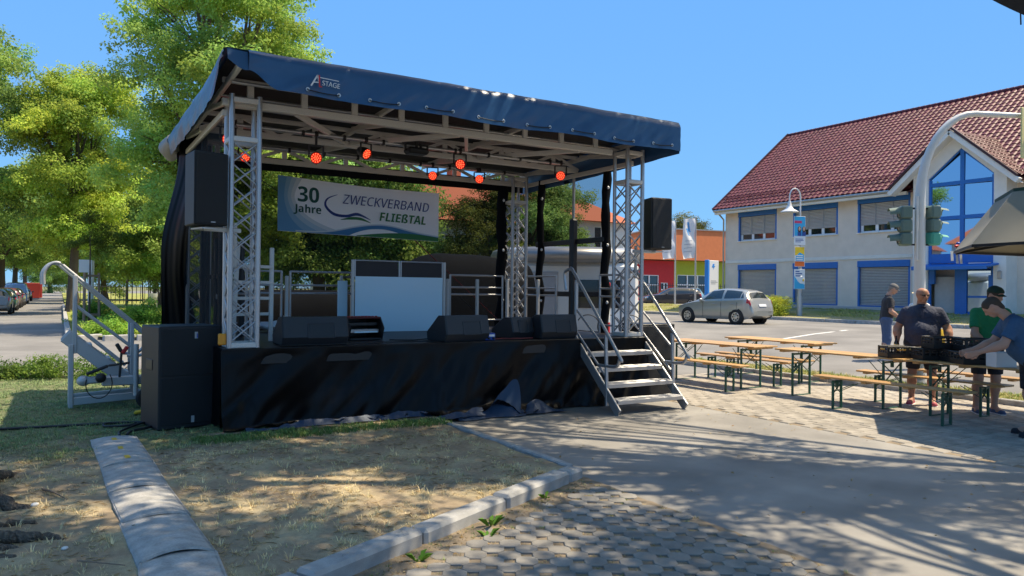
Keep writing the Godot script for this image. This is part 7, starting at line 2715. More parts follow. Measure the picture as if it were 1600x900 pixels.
func foreground() -> void:
	# rubber cable ramps across the lawn
	var zs := [-8.80, -7.42, -6.50, -5.62, -4.76, -3.86]
	var xs := [0.50, 0.525, 0.55, 0.575, 0.595, 0.58]
	var lb := ["farthest cable ramp mat with three yellow marks, nearest the sub-woofer", "plain cable ramp mat next after the one with yellow marks", "middle one of five grey cable ramp mats", "cable ramp mat with a dark gap at its near end", "nearest cable ramp mat, cut by the photo's bottom edge"]
	for i in 5:
		var z0: float = zs[i]
		var z1: float = zs[i + 1]
		var len := z1 - z0
		var at := V((xs[i] + xs[i + 1]) * 0.5, 0.085, (z0 + z1) * 0.5)
		var turn: float = -atan2(-(xs[i + 1] - xs[i]), len) + [0.01, -0.015, 0.012, 0.02, -0.03][i]
		var o := thing("cable_ramp", lb[i], "cable ramp", at, turn, "rubber cable ramp mats on the lawn")
		var b := mb()
		var top := func(u, v, d):
			var a = PI * u
			var bend: float = 0.002 * sin(v * 5.0 + i * 2.0) * (1.0 - absf(u - 0.5) * 1.5)
			return V((u - 0.5) * 0.43, 0.014 + 0.026 * pow(sin(a), 0.8) + bend + (0.022 if i != 3 else 0.036) * v * pow(sin(a), 0.6) + d, (v - 0.5) * (len + 0.03))
		b.grid(24, 24, func(u, v): return top.call(u, v, 0.0))
		for e in 2:
			b.grid(24, 1, func(u, v): return top.call(u, float(e), -0.016 * v))
		for e in 2:
			b.grid(1, 20, func(u, v): return top.call(float(e), v, -0.03 * u))
		part(o, "mat", b, M.rubber)
		b = mb()
		for e in [0.03, 0.97]:
			b.grid(2, 24, func(u, v): return top.call(e + (u - 0.5) * 0.02, v, 0.004))
		part(o, "edge_bead", b, M.rubber)
		if i == 0:
			for k in 3:
				b = mb()
				var u0: float = [0.42, 0.44, 0.47][k]
				var v0: float = [0.10, 0.48, 0.82][k]
				b.grid(3, 6, func(u, v): return top.call(u0 + 0.10 * u, v0 + 0.10 * v, 0.003) + V(0.008 * sin(v * 17.0 + k), 0, 0))
				part(o, "yellow_mark", b, M.yellow)
	# foot of the tree at the left edge with its roots
	var tr := get_node("shade_tree")
	var rts := [[V(-0.75, 0.35, -6.75), V(-0.40, 0.17, -6.55), V(-0.15, 0.07, -6.30), V(-0.05, 0.05, -6.1)], [V(-0.85, 0.25, -6.35), V(-0.55, 0.15, -5.85), V(-0.30, 0.14, -5.62), V(-0.08, 0.12, -5.55), V(0.12, 0.06, -5.47)], [V(-0.9, 0.20, -6.3), V(-0.62, 0.12, -5.62), V(-0.35, 0.12, -5.48), V(-0.10, 0.07, -5.40)], [V(-0.7, 0.3, -7.1), V(-0.42, 0.15, -7.4), V(-0.25, 0.05, -7.8)], [V(-0.50, 0.10, -6.05), V(-0.22, 0.12, -5.95), V(0.02, 0.06, -5.98)], [V(-0.55, 0.11, -5.50), V(-0.30, 0.12, -5.28), V(-0.05, 0.06, -5.22)]]
	for r in rts:
		var b := mb(tr)
		var n := smooth(r, 7)
		var rad := []
		for k in n.size():
			rad.append((0.070 if r[0].x < -0.65 else 0.032) * (1.0 - 0.78 * k / (n.size() - 1.0)) * (1.0 + 0.18 * sin(k * 2.1)))
		for k in n.size():
			n[k] += V(0.016 * sin(k * 1.7), -0.02 + 0.010 * sin(k * 2.3), 0.018 * cos(k * 1.3))
		b.tube(n, rad, 10)
		part(tr, "root", b, M.bark)
	var bb := mb(tr)
	bb.lathe([Vector2(0.75, -0.02), Vector2(0.62, 0.10), Vector2(0.53, 0.3), Vector2(0.47, 0.6), Vector2(0.45, 0.9)], 20, Transform3D(Basis(), V(-1.12, 0.05, -6.95)))
	part(tr, "trunk_foot", bb, M.bark)
	# a dry twig
	for s in [[V(-0.10, 0.115, -6.80), V(-0.02, 0.12, -6.62), V(0.06, 0.105, -6.42)], [V(0.10, 0.11, -4.95), V(0.33, 0.115, -4.72)]]:
		var b := mb()
		var p0: Vector3 = s[0]
		b.tube(s.map(func(q): return q - p0), [0.010, 0.007, 0.003] if s.size() == 3 else [0.005, 0.003], 6)
		var tw := single("twig", "dry twig lying between the roots and the cable ramp" if s.size() == 3 else "thin dry stalk lying beside the nearest roots", "twig", p0, b, M.wood)
	# small stones and litter near the roots
	for s in [[V(-0.14, 0.105, -6.38), 0.03, "small pale stone before the tree foot", "white_paint"], [V(0.04, 0.10, -5.25), 0.022, "small pale flake lying near the thin stalk", "white_paint"]]:
		var b := mb()
		b.sphere(Vector3.ZERO, V(1.0, 0.5, 0.7) * s[1], 6, 8, Basis(Vector3.UP, 0.6))
		single("stone", s[2], "stone", s[0], b, M[s[3]])
	# cables at the sub-woofer and over the grass
	var cs := [["thick black cable running left over the grass from the sub-woofer", [V(1.0, 0.10, -9.6), V(0.6, 0.105, -9.75), V(0.0, 0.10, -9.85), V(-0.7, 0.10, -9.95), V(-1.5, 0.10, -9.9)], 0.016], ["loop of black cable in the grass behind the farthest cable ramp", [V(0.95, 0.11, -9.7), V(0.7, 0.12, -9.45), V(0.45, 0.11, -9.55), V(0.5, 0.11, -9.75), V(0.85, 0.11, -9.62), V(0.95, 0.11, -9.35)], 0.014], ["black cable leaving the farthest cable ramp towards the sub-woofer", [V(0.62, 0.12, -8.85), V(0.68, 0.11, -9.1), V(0.85, 0.11, -9.25), V(1.02, 0.11, -9.5)], 0.016], ["second black cable from the cable ramp into the stage", [V(0.55, 0.12, -8.84), V(0.58, 0.11, -9.15), V(0.80, 0.12, -9.5), V(1.05, 0.11, -9.75)], 0.014]]
	for c in cs:
		var b := mb()
		var p0: Vector3 = c[1][0]
		b.tube(smooth(c[1].map(func(q): return q - p0), 8), c[2], 8)
		single("cable", c[0], "cable", p0, b, M.cable)
	var b := mb()
	b.bar(V(0, 0, 0), V(0.30, 0.045, 0.05), 0.10, 0.035, 0.01)
	single("yellow_wedge", "yellow plastic wedge lying in the grass behind the sub-woofer", "wedge", V(0.80, 0.12, -10.35), b, M.yellow)
	for s in [[V(1.55, 0.10, -8.52), 0.55], [V(3.75, 0.10, -8.42), 0.5], [V(2.6, 0.095, -8.44), 0.45]]:
		b = mb()
		b.box(Vector3.ZERO, V(s[1], 0.025, 0.09), 0.004, Basis(Vector3.UP, 0.06))
		single("timber_lath", ["timber lath on the hem of the stage skirt at its left end", "timber lath on the hem of the stage skirt near the kerb", "timber lath in the grass before the middle of the skirt"][[1.55, 3.75, 2.6].find(s[0].x) if false else (0 if s[0].x < 2.0 else (1 if s[0].x > 3.0 else 2))], "lath", s[0], b, M.wood)
	# weeds along the kerb
	var wi := 0
	for p in [V(2.62, 0.0, -4.60), V(2.48, 0.0, -4.40), V(1.90, 0.0, -4.22), V(3.35, 0.0, -5.0)]:
		var o := thing("weed", ["leafy green weed at the kerb, beside the lowest one", "low round green weed on the paving near the kerb", "small green weed at the kerb's near end", "small green weed at the kerb below the corner stone"][wi], "plant", p, 0.0, "weeds along the kerb")
		for k in 9:
			b = mb()
			var a := rnd(0, TAU)
			var l = rnd(0.05, 0.13) * [1.0, 0.8, 0.7, 0.8][wi]
			var w = V(-sin(a), 0, cos(a)) * l * 0.18
			var d := V(cos(a), 0, sin(a))
			b.tint = Color(0.10, 0.22, 0.03) * rnd(0.8, 1.3)
			b.poly([Vector3.ZERO, d * l * 0.5 + w + V(0, l * 0.7, 0), d * l + V(0, l * 0.75, 0), d * l * 0.5 - w + V(0, l * 0.7, 0)], V(0, 1, 0))
			part(o, "leaf", b, M.grass)
		wi += 1

# ---------------------------------------------------------------- people

func blob(out: MB, bones: Array, cell: float, k: float) -> void:
	# bones [a, b, ra, rb, cuts]; joined by a smooth minimum and meshed as surface nets
	var lo := V(1e9, 1e9, 1e9)
	var hi := -lo
	for s in bones:
		for e in 2:
			var r: float = s[2 + e] + 2.0 * k + 2.0 * cell
			lo = lo.min(s[e] - Vector3.ONE * r)
			hi = hi.max(s[e] + Vector3.ONE * r)
	var nx := int((hi.x - lo.x) / cell) + 2
	var ny := int((hi.y - lo.y) / cell) + 2
	var nz := int((hi.z - lo.z) / cell) + 2
	var acc := PackedFloat32Array()
	acc.resize(nx * ny * nz)
	for s in bones:
		var a: Vector3 = s[0]
		var b: Vector3 = s[1]
		var ra: float = s[2]
		var rb: float = s[3]
		var cuts: Array = s[4] if s.size() > 4 else []
		var m: float = maxf(ra, rb) + 3.2 * k
		var i0 := ((a.min(b) - Vector3.ONE * m - lo) / cell).floor()
		var i1 := ((a.max(b) + Vector3.ONE * m - lo) / cell).ceil()
		var ab := b - a
		var l2 := maxf(ab.length_squared(), 1e-9)
		for z in range(maxi(0, int(i0.z)), mini(nz - 1, int(i1.z)) + 1):
			for y in range(maxi(0, int(i0.y)), mini(ny - 1, int(i1.y)) + 1):
				var row := nx * (y + ny * z)
				for x in range(maxi(0, int(i0.x)), mini(nx - 1, int(i1.x)) + 1):
					var p := lo + V(x, y, z) * cell
					var q := p - a
					var t := clampf(q.dot(ab) / l2, 0.0, 1.0)
					var d := (q - ab * t).length() - ra - (rb - ra) * t
					for c in cuts:
						d = maxf(d, (p - c[0]).dot(c[1]))
					if d < 3.2 * k:
						acc[row + x] += exp(-d / k)
	var id := PackedInt32Array()
	id.resize(nx * ny * nz)
	id.fill(-1)
	var sxy := nx * ny
	var offs := [0, 1, nx, nx + 1, sxy, sxy + 1, sxy + nx, sxy + nx + 1]
	var edges := [[0, 1], [2, 3], [4, 5], [6, 7], [0, 2], [1, 3], [4, 6], [5, 7], [0, 4], [1, 5], [2, 6], [3, 7]]
	var cp := []
	for i in 8:
		cp.append(V(i & 1, (i >> 1) & 1, i >> 2))
	for z in nz - 1:
		for y in ny - 1:
			var row := nx * (y + ny * z)
			for x in nx - 1:
				var o := row + x
				var n_in := 0
				for i in 8:
					if acc[o + offs[i]] > 1.0:
						n_in += 1
				if n_in == 0 or n_in == 8:
					continue
				var f := []
				for i in 8:
					f.append(-log(maxf(acc[o + offs[i]], 1e-8)))
				var sum := Vector3.ZERO
				var cnt := 0
				for e in edges:
					var fa: float = f[e[0]]
					var fb: float = f[e[1]]
					if (fa < 0.0) != (fb < 0.0):
						sum += cp[e[0]].lerp(cp[e[1]], fa / (fa - fb))
						cnt += 1
				sum /= cnt
				var g := V(f[1] + f[3] + f[5] + f[7] - f[0] - f[2] - f[4] - f[6], f[2] + f[3] + f[6] + f[7] - f[0] - f[1] - f[4] - f[5], f[4] + f[5] + f[6] + f[7] - f[0] - f[1] - f[2] - f[3])
				id[o] = out.vert(lo + (V(x, y, z) + sum) * cell, g)
	for z in range(1, nz - 1):
		for y in range(1, ny - 1):
			for x in range(1, nx - 1):
				var o := x + nx * (y + ny * z)
				if id[o] < 0:
					continue
				var s := acc[o] > 1.0
				for e in [[1, nx, sxy], [nx, 1, sxy], [sxy, 1, nx]]:
					if (acc[o + e[0]] > 1.0) != s:
						var q := [id[o], id[o - e[1]], id[o - e[1] - e[2]], id[o - e[2]]]
						if q.min() >= 0:
							out.tri(q[0], q[1], q[2])
							out.tri(q[0], q[2], q[3])

func hand(b: MB, wrist: Vector3, dir: Vector3, palm: Vector3, curl: float, thumb_side: float) -> void:
	# palm faces along palm; fingers bend towards it
	var d := dir.normalized()
	var n := (palm - d * palm.dot(d)).normalized()
	var s := d.cross(n).normalized()
	var bones := []
	for q in [-0.026, -0.009, 0.009, 0.026]:
		bones.append([wrist + s * q * 0.6, wrist + d * 0.085 + s * q, 0.017, 0.0135])
	var lens := [0.075, 0.085, 0.080, 0.062]
	for i in 4:
		var q: float = [-0.030, -0.010, 0.011, 0.030][i] * thumb_side * -1.0
		var p := wrist + d * 0.088 + s * q
		var ang := 0.25 * curl
		for j in 3:
			var l: float = lens[i] * [0.45, 0.31, 0.24][j]
			var e := p + (d * cos(ang) + n * sin(ang)) * l
			bones.append([p, e, 0.0092 - 0.0008 * j, 0.0086 - 0.0010 * j])
			p = e
			ang += curl * (0.75 + 0.08 * i)
	var tp := wrist + d * 0.028 - s * (-0.026) * thumb_side
	var t1 := tp + (d * 0.6 + s * 0.75 * thumb_side + n * 0.35) .normalized() * 0.042
	var t2 := t1 + (d * 0.9 + s * 0.25 * thumb_side + n * (0.3 + 0.4 * curl)).normalized() * 0.034
	var t3 := t2 + (d * 0.9 + n * (0.4 + 0.4 * curl)).normalized() * 0.026
	bones.append([tp, t1, 0.014, 0.011])
	bones.append([t1, t2, 0.011, 0.0095])
	bones.append([t2, t3, 0.0095, 0.008])
	blob(b, bones, 0.0055, 0.0035)

func head_of(o: Node3D, body: MB, c: Vector3, H: Basis, skin: Material, kind: String, hairm: Material, look: Dictionary) -> void:
	# c: centre of the head; H turns it; the head is part of the body's one mesh
	var P := func(x, y, z): return c + H * V(x, y, z)
	var bones := [
		[P.call(0, 0.030, -0.022), P.call(0, 0.030, 0.018), 0.080, 0.076],
		[P.call(-0.018, 0.0, 0.0), P.call(0.018, 0.0, 0.0), 0.068, 0.068],
		[P.call(0, -0.045, 0.030), P.call(0, -0.080, 0.052), 0.052, 0.030],
		[P.call(-0.03, -0.055, 0.012), P.call(0.03, -0.055, 0.012), 0.040, 0.040],
		[P.call(-0.030, 0.020, 0.078), P.call(0.030, 0.020, 0.078), 0.014, 0.014],
		[P.call(0, 0.005, 0.090), P.call(0, -0.024, 0.106), 0.008, 0.0125],
		[P.call(-0.012, -0.028, 0.094), P.call(0.012, -0.028, 0.094), 0.008, 0.008],
		[P.call(-0.018, -0.052, 0.082), P.call(0.018, -0.052, 0.082), 0.008, 0.008],
		[P.call(-0.015, -0.062, 0.080), P.call(0.015, -0.062, 0.080), 0.008, 0.008],
		[P.call(0.040, -0.018, 0.060), P.call(0.042, -0.022, 0.050), 0.018, 0.022],
		[P.call(-0.040, -0.018, 0.060), P.call(-0.042, -0.022, 0.050), 0.018, 0.022],
		[P.call(0, -0.06, -0.02), P.call(0, -0.16, -0.03), 0.056, 0.060],
	]
	for s in [-1.0, 1.0]:
		bones.append([P.call(0.080 * s, 0.018, -0.008), P.call(0.078 * s, -0.022, 0.0), 0.014, 0.009])
	blob(body, bones, 0.0065, 0.007)
	for s in [-1.0, 1.0]:
		var e := mb()
		e.sphere(P.call(0.032 * s, 0.006, 0.078), V(0.012, 0.010, 0.010), 6, 10, H)
		var ey := part(o, "eye", e, mat("eye_white", lin(0.7, 0.68, 0.65), 0.2) if not M.has("eye_white") else M.eye_white)
		e = mb()
		e.sphere(P.call(0.033 * s, 0.005, 0.086), V(0.005, 0.005, 0.003), 5, 8, H)
		part(ey, "pupil", e, M.black_metal)
	var lip := mb()
	lip.sphere(P.call(0, -0.056, 0.089), V(0.020, 0.004, 0.004), 5, 10, H)
	part(o, "mouth", lip, mat("lip", lin(0.28, 0.10, 0.085), 0.5) if not M.has("lip") else M.lip)
	if kind == "hair" or kind == "cap" or kind == "hat":
		var hb := mb()
		blob(hb, [[P.call(0, 0.034, -0.026), P.call(0, 0.034, 0.010), 0.088, 0.084, [[P.call(0, 0.020, 0.062), H * V(0, -0.5, 0.86)], [P.call(0, -0.03, -0.02), H * V(0, -1, 0.25)]]], [P.call(0, -0.02, -0.055), P.call(0, -0.06, -0.06), 0.052, 0.045, [[P.call(0, 0, 0.0), H * V(0, 0, 1)]]]], 0.007, 0.006)
		part(o, "hair", hb, hairm)
	if kind == "cap":
		var cb := mb()
		blob(cb, [[P.call(0, 0.048, -0.024), P.call(0, 0.048, 0.014), 0.094, 0.090, [[P.call(0, 0.048, 0), H * V(0, -1, 0.12).normalized()]]]], 0.007, 0.005)
		var cap := part(o, "cap", cb, look.cap)
		cb = mb()
		cb.grid(10, 6, func(u, v):
			var a = (u - 0.5) * 2.0
			return P.call(a * 0.078 * (1.0 - 0.35 * v * v), 0.052 - 0.02 * a * a - 0.015 * v, 0.075 - 0.045 * a * a + v * 0.085 * (1.0 - 0.3 * a * a)))
		cb.grid(10, 6, func(u, v):
			var a = (u - 0.5) * 2.0
			return P.call(a * 0.078 * (1.0 - 0.35 * v * v), 0.047 - 0.02 * a * a - 0.015 * v, 0.075 - 0.045 * a * a + v * 0.085 * (1.0 - 0.3 * a * a)), true)
		part(cap, "brim", cb, look.cap)
	if kind == "hat":
		var cb := mb()
		cb.lathe([Vector2(0.0, 0.125), Vector2(0.055, 0.122), Vector2(0.082, 0.10), Vector2(0.093, 0.05), Vector2(0.10, 0.044), Vector2(0.15, 0.036), Vector2(0.168, 0.042), Vector2(0.166, 0.036), Vector2(0.10, 0.036), Vector2(0.088, 0.04)], 24, Transform3D(H, c))
		part(o, "hat", cb, look.cap)
	if kind == "bald":
		var gb := mb()
		for s in [-1.0, 1.0]:
			gb.box(P.call(0.034 * s, 0.006, 0.096), V(0.044, 0.026, 0.005), 0.006, H)
			gb.bar(P.call(0.058 * s, 0.010, 0.092), P.call(0.084 * s, 0.012, 0.0), 0.004, 0.006)
		gb.bar(P.call(-0.012, 0.010, 0.097), P.call(0.012, 0.010, 0.097), 0.004, 0.005)
		part(o, "sunglasses", gb, M.pane)

func person(label: String, at: Vector3, turn: float, J: Dictionary, look: Dictionary) -> Node3D:
	var o := thing("person", label, "person", at, turn)
	var w: float = look.get("w", 1.0)
	var belly: float = look.get("belly", 0.0)
	var skin: Material = look.skin
	var b := mb()
	var bones := []
	var X: Vector3 = (J.sl - J.sr).normalized()
	var HX: Vector3 = (J.hl - J.hr).normalized()
	var tors := func(grow: float, cuts: Array) -> Array:
		var t := []
		for s in [-1.0, 1.0]:
			t.append([J.chest + X * 0.080 * w * s, J.waist + HX * 0.070 * w * s, 0.112 * w + grow, 0.112 * w + grow, cuts])
			t.append([J.waist + HX * 0.070 * w * s, J.pelvis + HX * 0.075 * w * s, 0.112 * w + grow, 0.118 * w + grow, cuts])
			t.append([J.chest + X * 0.05 * w * s + (J.neck - J.chest) * 0.50, J.chest + X * 0.14 * w * s + (J.neck - J.chest) * 0.30, 0.062 * w + grow, 0.055 * w + grow, cuts])
		if belly > 0.0:
			t.append([J.waist + J.front * 0.075, J.waist.lerp(J.pelvis, 0.6) + J.front * 0.06, belly + grow, belly * 0.9 + grow, cuts])
		return t
	bones = tors.call(-0.012, [])
	bones.append([J.chest.lerp(J.neck, 0.6), J.neck.lerp(J.head, 0.55), 0.062, 0.054])
	for s in ["l", "r"]:
		bones.append([J["s" + s], J["e" + s], 0.052 * w, 0.041 * w])
		var fm: Vector3 = J["e" + s].lerp(J["w" + s], 0.3)
		bones.append([J["e" + s], fm, 0.042 * w, 0.043 * w])
		bones.append([fm, J["w" + s], 0.043 * w, 0.027])
		bones.append([J["h" + s], J["k" + s], 0.092 * w, 0.058])
		var cm: Vector3 = J["k" + s].lerp(J["a" + s], 0.32) - J.front * 0.012
		bones.append([J["k" + s], cm, 0.056, 0.060])
		bones.append([cm, J["a" + s], 0.060, 0.036])
		bones.append([J["a" + s], J["a" + s].lerp(J["t" + s], 0.6), 0.040, 0.036])
		bones.append([J["a" + s].lerp(J["t" + s], 0.6), J["t" + s], 0.034, 0.024])
	blob(b, bones, 0.015, 0.016)
	head_of(o, b, J.head, J.H, skin, look.kind, look.get("hair", M.black_metal), look)
	for s in ["l", "r"]:
		hand(b, J["w" + s], J["w" + s] - J["e" + s], J.get("palm" + s, -J.front), look.get("curl" + s, 0.5), 1.0 if s == "l" else -1.0)
	part(o, "body", b, skin)
	# shirt
	var sb := mb()
	var hem: Array = [[J.pelvis + (J.pelvis - J.waist).normalized() * 0.02, (J.pelvis - J.waist).normalized()]]
	var cb: Array = tors.call(0.014, hem)
	for s in ["l", "r"]:
		var e: Vector3 = J["s" + s].lerp(J["e" + s], 0.72)
		var dr: Vector3 = (J["e" + s] - J["s" + s]).normalized()
		cb.append([J["s" + s] + dr * 0.01, e, 0.062 * w, 0.066 * w, [[e, dr]]])
	blob(sb, cb, 0.014, 0.017)
	var shirt := part(o, "shirt", sb, look.shirt)
	var col := mb()
	var nk: Vector3 = J.chest.lerp(J.neck, 0.86)
	var up: Vector3 = (J.neck - J.chest).normalized()
	var CB := Basis(X, up, X.cross(up))
	if look.get("collar", false):
		col.lathe([Vector2(0.066, -0.02), Vector2(0.074, 0.035), Vector2(0.088, 0.010), Vector2(0.098, -0.012)], 18, Transform3D(CB, nk))
		part(shirt, "collar", col, look.shirt)
		col = mb()
		col.box(J.chest + J.front * (0.112 * w + 0.02) + up * 0.06, V(0.026, 0.14, 0.012), 0.004, CB * Basis(Vector3.RIGHT, -0.14))
		part(shirt, "placket", col, look.shirt)
	else:
		col.lathe([Vector2(0.070, -0.015), Vector2(0.073, 0.006), Vector2(0.068, 0.010)], 18, Transform3D(CB, nk))
		part(shirt, "neckband", col, look.shirt)
	# shorts or trousers
	var pb := mb()
	var leg: float = look.get("leg", 0.86)
	var pc := []
	for s in [-1.0, 1.0]:
		pc.append([J.waist.lerp(J.pelvis, 0.35) + HX * 0.07 * w * s, J.pelvis + HX * 0.08 * w * s, 0.112 * w + 0.012, 0.122 * w + 0.008, [[J.waist.lerp(J.pelvis, 0.35), (J.waist - J.pelvis).normalized()]]])
	for s in ["l", "r"]:
		if leg < 1.0:
			var e: Vector3 = J["h" + s].lerp(J["k" + s], leg)
			pc.append([J["h" + s], e, 0.108 * w, 0.092, [[e, (J["k" + s] - J["h" + s]).normalized()]]])
		else:
			var e: Vector3 = J["a" + s]
			pc.append([J["h" + s], J["k" + s], 0.104 * w, 0.078])
			pc.append([J["k" + s], e, 0.078, 0.062, [[e, (e - J["k" + s]).normalized()]]])
	blob(pb, pc, 0.015, 0.014)
	part(o, "trousers" if leg >= 1.0 else "shorts", pb, look.pants)
	for s in ["l", "r"]:
		var fb := mb()
		var a: Vector3 = J["a" + s]
		var t: Vector3 = J["t" + s]
		var heel := a - (t - a) * V(1, 0, 1) * 0.28
		blob(fb, [[V(heel.x, 0.042, heel.z), V(t.x, 0.038, t.z), 0.044, 0.040, [[V(0, 0.003, 0), Vector3.DOWN]]], [V(a.x, 0.075, a.z), a.lerp(t, 0.45) * V(1, 0, 1) + V(0, 0.062, 0), 0.044, 0.036, [[V(0, 0.105, 0), Vector3.UP]]]], 0.009, 0.010)
		var shoe := part(o, "shoe", fb, look.shoe)
		fb = mb()
		blob(fb, [[V(heel.x, 0.016, heel.z), V(t.x, 0.016, t.z), 0.047, 0.043, [[V(0, 0.002, 0), Vector3.DOWN], [V(0, 0.026, 0), Vector3.UP]]]], 0.009, 0.005)
		part(shoe, "sole", fb, look.get("sole", M.white_plastic))
	return o

func stance(h: float, spread := 0.11) -> Dictionary:
	var k := h / 1.78
	var J := {}
	J.pelvis = V(0, 0.94, 0) * k
	J.waist = V(0, 1.10, 0.01) * k
	J.chest = V(0, 1.33, 0) * k
	J.neck = V(0, 1.51, -0.015) * k
	J.head = V(0, 1.655, 0.015) * k
	J.front = V(0, 0, 1)
	J.H = Basis()
	for s in [["l", 1.0], ["r", -1.0]]:
		var q: float = s[1]
		J["s" + s[0]] = V(0.190 * q, 1.415, -0.01) * k
		J["e" + s[0]] = V(0.255 * q, 1.14, -0.03) * k
		J["w" + s[0]] = V(0.265 * q, 0.895, 0.06) * k
		J["h" + s[0]] = V(0.095 * q, 0.91, 0) * k
		J["k" + s[0]] = V(spread * q, 0.49, 0.02) * k
		J["a" + s[0]] = V((spread + 0.01) * q, 0.085, -0.03)
		J["t" + s[0]] = V((spread + 0.04) * q, 0.035, 0.15)
	return J

func lean(J: Dictionary, at: Vector3, axis: Vector3, ang: float, keys: Array) -> void:
	var B := Basis(axis.normalized(), ang)
	for k in keys:
		J[k] = at + B * (J[k] - at)

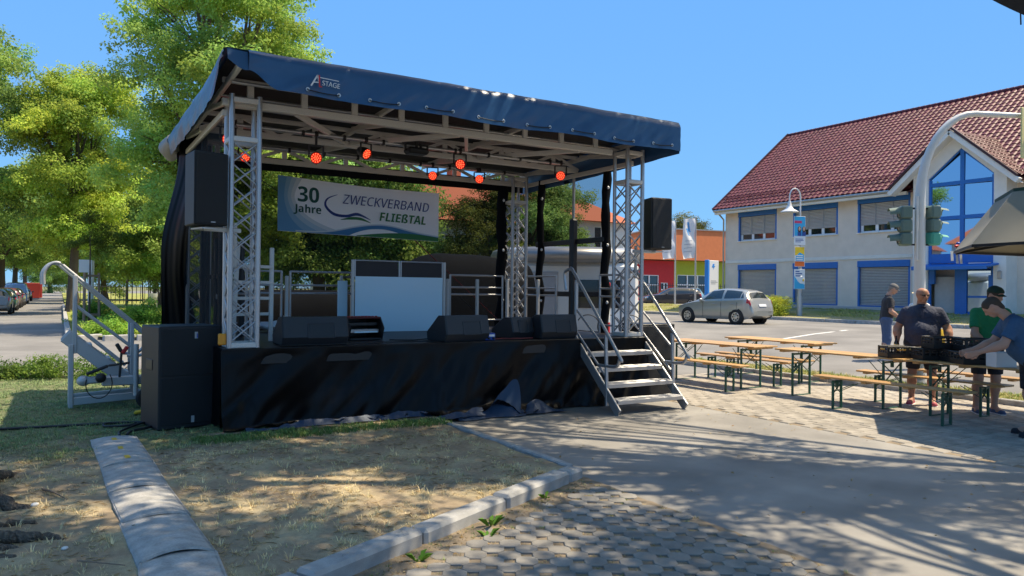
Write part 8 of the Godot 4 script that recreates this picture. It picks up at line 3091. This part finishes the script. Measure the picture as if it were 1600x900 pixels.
func people() -> void:
	var skin_a := mat("skin_tan", lin(0.42, 0.215, 0.14), 0.5, {"spec": 0.4})
	var skin_b := mat("skin_light", lin(0.48, 0.27, 0.19), 0.5, {"spec": 0.4})
	var navy := mat("cloth_navy", lin(0.045, 0.055, 0.10), 0.85, {"tex": "fine", "scale": 5.0, "bump": "fold", "depth": 0.9, "world": false})
	var black := mat("cloth_black", lin(0.028, 0.028, 0.034), 0.85, {"bump": "fold", "scale": 5.0, "depth": 0.9, "world": false})
	var green := mat("cloth_green", lin(0.012, 0.24, 0.095), 0.85, {"tex": "fine", "scale": 5.0, "bump": "fold", "depth": 0.9, "world": false})
	var blue := mat("cloth_blue", lin(0.045, 0.12, 0.24), 0.85, {"tex": "fine", "scale": 5.0, "bump": "fold", "depth": 0.9, "world": false})
	var white := mat("cloth_white", lin(0.68, 0.67, 0.65), 0.85, {"bump": "fold", "scale": 5.0, "depth": 0.9, "world": false})
	var denim := mat("cloth_denim", lin(0.06, 0.10, 0.20), 0.85, {"bump": "fold", "scale": 5.0, "depth": 0.9, "world": false})
	var dark := mat("cloth_dark", lin(0.018, 0.020, 0.028), 0.85, {"bump": "fold", "scale": 5.0, "depth": 0.9, "world": false})
	var straw := mat("cloth_straw", lin(0.62, 0.50, 0.26), 0.8)
	var capg := mat("cap_grey", lin(0.13, 0.125, 0.12), 0.85)
	var capgr := mat("cap_green", lin(0.012, 0.04, 0.028), 0.85)
	var grey_hair := mat("hair_grey", lin(0.22, 0.20, 0.18), 0.8)
	var brown_hair := mat("hair_brown", lin(0.06, 0.042, 0.03), 0.8)
	var pink := mat("shoe_pink", lin(0.45, 0.08, 0.12), 0.7)
	var upper := ["waist", "chest", "neck", "head", "sl", "sr", "el", "er", "wl", "wr"]
	# heavy man in a navy polo shirt
	var J := stance(1.80, 0.13)
	J.el = V(0.335, 1.17, -0.02)
	J.wl = V(0.36, 0.95, 0.13)
	J.er = V(-0.335, 1.17, -0.02)
	J.wr = V(-0.335, 0.93, 0.14)
	J.sl.x = 0.215
	J.sr.x = -0.215
	J.H = Basis(Vector3.UP, 0.55) * Basis(Vector3.RIGHT, 0.08)
	var o := person("bald heavy man in navy polo shirt and dark shorts standing behind the crates", V(11.22, 0, -6.52), -1.05, J, {"w": 1.22, "belly": 0.165, "skin": skin_a, "kind": "bald", "shirt": navy, "pants": dark, "shoe": pink, "collar": true, "curlr": 1.0})
	var bt := thing("bottle", "dark bottle in the polo shirt man's hand", "bottle", o.transform * V(-0.345, 0.90, 0.19))
	var b := mb()
	b.lathe([Vector2(0, -0.08), Vector2(0.030, -0.08), Vector2(0.032, -0.07), Vector2(0.032, 0.05), Vector2(0.014, 0.10), Vector2(0.013, 0.155), Vector2(0, 0.155)], 14)
	part(bt, "glass", b, mat("brown_glass", lin(0.03, 0.015, 0.008), 0.08))
	b = mb()
	b.lathe([Vector2(0.0325, -0.04), Vector2(0.0328, 0.03)], 14)
	part(bt, "label_strip", b, M.cream)
	# man in a dark T-shirt and grey cap, turned to the right, looking down
	J = stance(1.84)
	lean(J, J.pelvis, Vector3.RIGHT, 0.10, upper)
	J.H = Basis(Vector3.RIGHT, 0.45)
	J.head += V(0, -0.02, 0.06)
	J.el = V(0.25, 1.16, 0.06)
	J.wl = V(0.16, 1.02, 0.28)
	J.er = V(-0.25, 1.16, 0.06)
	J.wr = V(-0.16, 1.02, 0.28)
	person("man in dark T-shirt and grey cap looking down behind the polo shirt man", V(16.9, gy(16.9), -10.7), 0.75, J, {"w": 1.02, "skin": skin_b, "kind": "cap", "cap": capg, "hair": grey_hair, "shirt": black, "pants": denim, "leg": 1.0, "shoe": dark})
	# person in a white shirt and straw hat with a yellow bag
	J = stance(1.72)
	J.H = Basis(Vector3.UP, -0.4) * Basis(Vector3.RIGHT, 0.15)
	o = person("person in white shirt and pale straw hat, mostly hidden behind the polo shirt man", V(15.87, gy(15.87), -9.28), -0.35, J, {"w": 0.98, "skin": skin_b, "kind": "hat", "cap": straw, "hair": grey_hair, "shirt": white, "pants": denim, "leg": 1.0, "shoe": dark, "curll": 1.0})
	var bag := thing("shopping_bag", "yellow shopping bag hanging from the hand of the straw hat person", "bag", o.transform * V(0.30, 0.92, 0.10), -0.9)
	b = mb()
	b.grid(14, 14, func(u, v):
		var a = TAU * u
		return V(cos(a) * (0.17 + 0.03 * v), -0.05 - 0.42 * v, sin(a) * (0.03 + 0.07 * sin(PI * minf(v + 0.15, 1.0)))))
	part(bag, "sack", b, mat("bag_yellow", lin(0.85, 0.52, 0.02), 0.5, {"back": Color(0.3, 0.2, 0.05)}))
	b = mb()
	for s in [-1.0, 1.0]:
		b.tube([V(-0.10, -0.06, 0.02 * s), V(-0.03, 0.06, 0.01 * s), V(0.03, 0.06, 0.01 * s), V(0.10, -0.06, 0.02 * s)], 0.006, 6)
	part(bag, "handles", b, M.bag_yellow)
	# man in a green T-shirt and dark cap, bent a little over the table
	J = stance(1.84)
	lean(J, J.pelvis, Vector3.RIGHT, 0.24, upper)
	J.H = Basis(Vector3.UP, 0.5) * Basis(Vector3.RIGHT, 0.25)
	J.head += V(0, -0.01, 0.05)
	J.el = V(0.24, 1.16, 0.24)
	J.wl = V(0.12, 0.96, 0.40)
	J.er = V(-0.25, 1.14, 0.22)
	J.wr = V(-0.15, 0.96, 0.38)
	person("man in green T-shirt and dark green cap leaning over the crates at the right", V(11.27, 0, -5.62), -1.05 + 0.35, J, {"w": 1.06, "skin": skin_b, "kind": "cap", "cap": capgr, "hair": brown_hair, "shirt": green, "pants": dark, "shoe": denim, "curll": 0.7, "curlr": 0.7})
	# man in a blue T-shirt bending from this side, cut by the frame
	J = stance(1.80)
	lean(J, J.pelvis, Vector3.RIGHT, 0.52, upper)
	J.H = Basis(Vector3.UP, -0.2) * Basis(Vector3.RIGHT, 0.75)
	J.head += V(0, -0.03, 0.06)
	J.el = J.sl + V(0.02, -0.27, 0.14)
	J.wl = J.el + V(-0.03, -0.10, 0.24)
	J.er = J.sr + V(-0.02, -0.27, 0.14)
	J.wr = J.er + V(0.03, -0.10, 0.24)
	J.front = V(0, -0.4, 0.9).normalized()
	person("man in blue T-shirt and dark shorts bending over the table at the photo's right edge", V(9.93, 0, -4.42), -2.45, J, {"w": 1.14, "belly": 0.12, "skin": skin_b, "kind": "hair", "hair": brown_hair, "shirt": blue, "pants": dark, "shoe": dark, "sole": dark, "curll": 0.6, "curlr": 0.6})
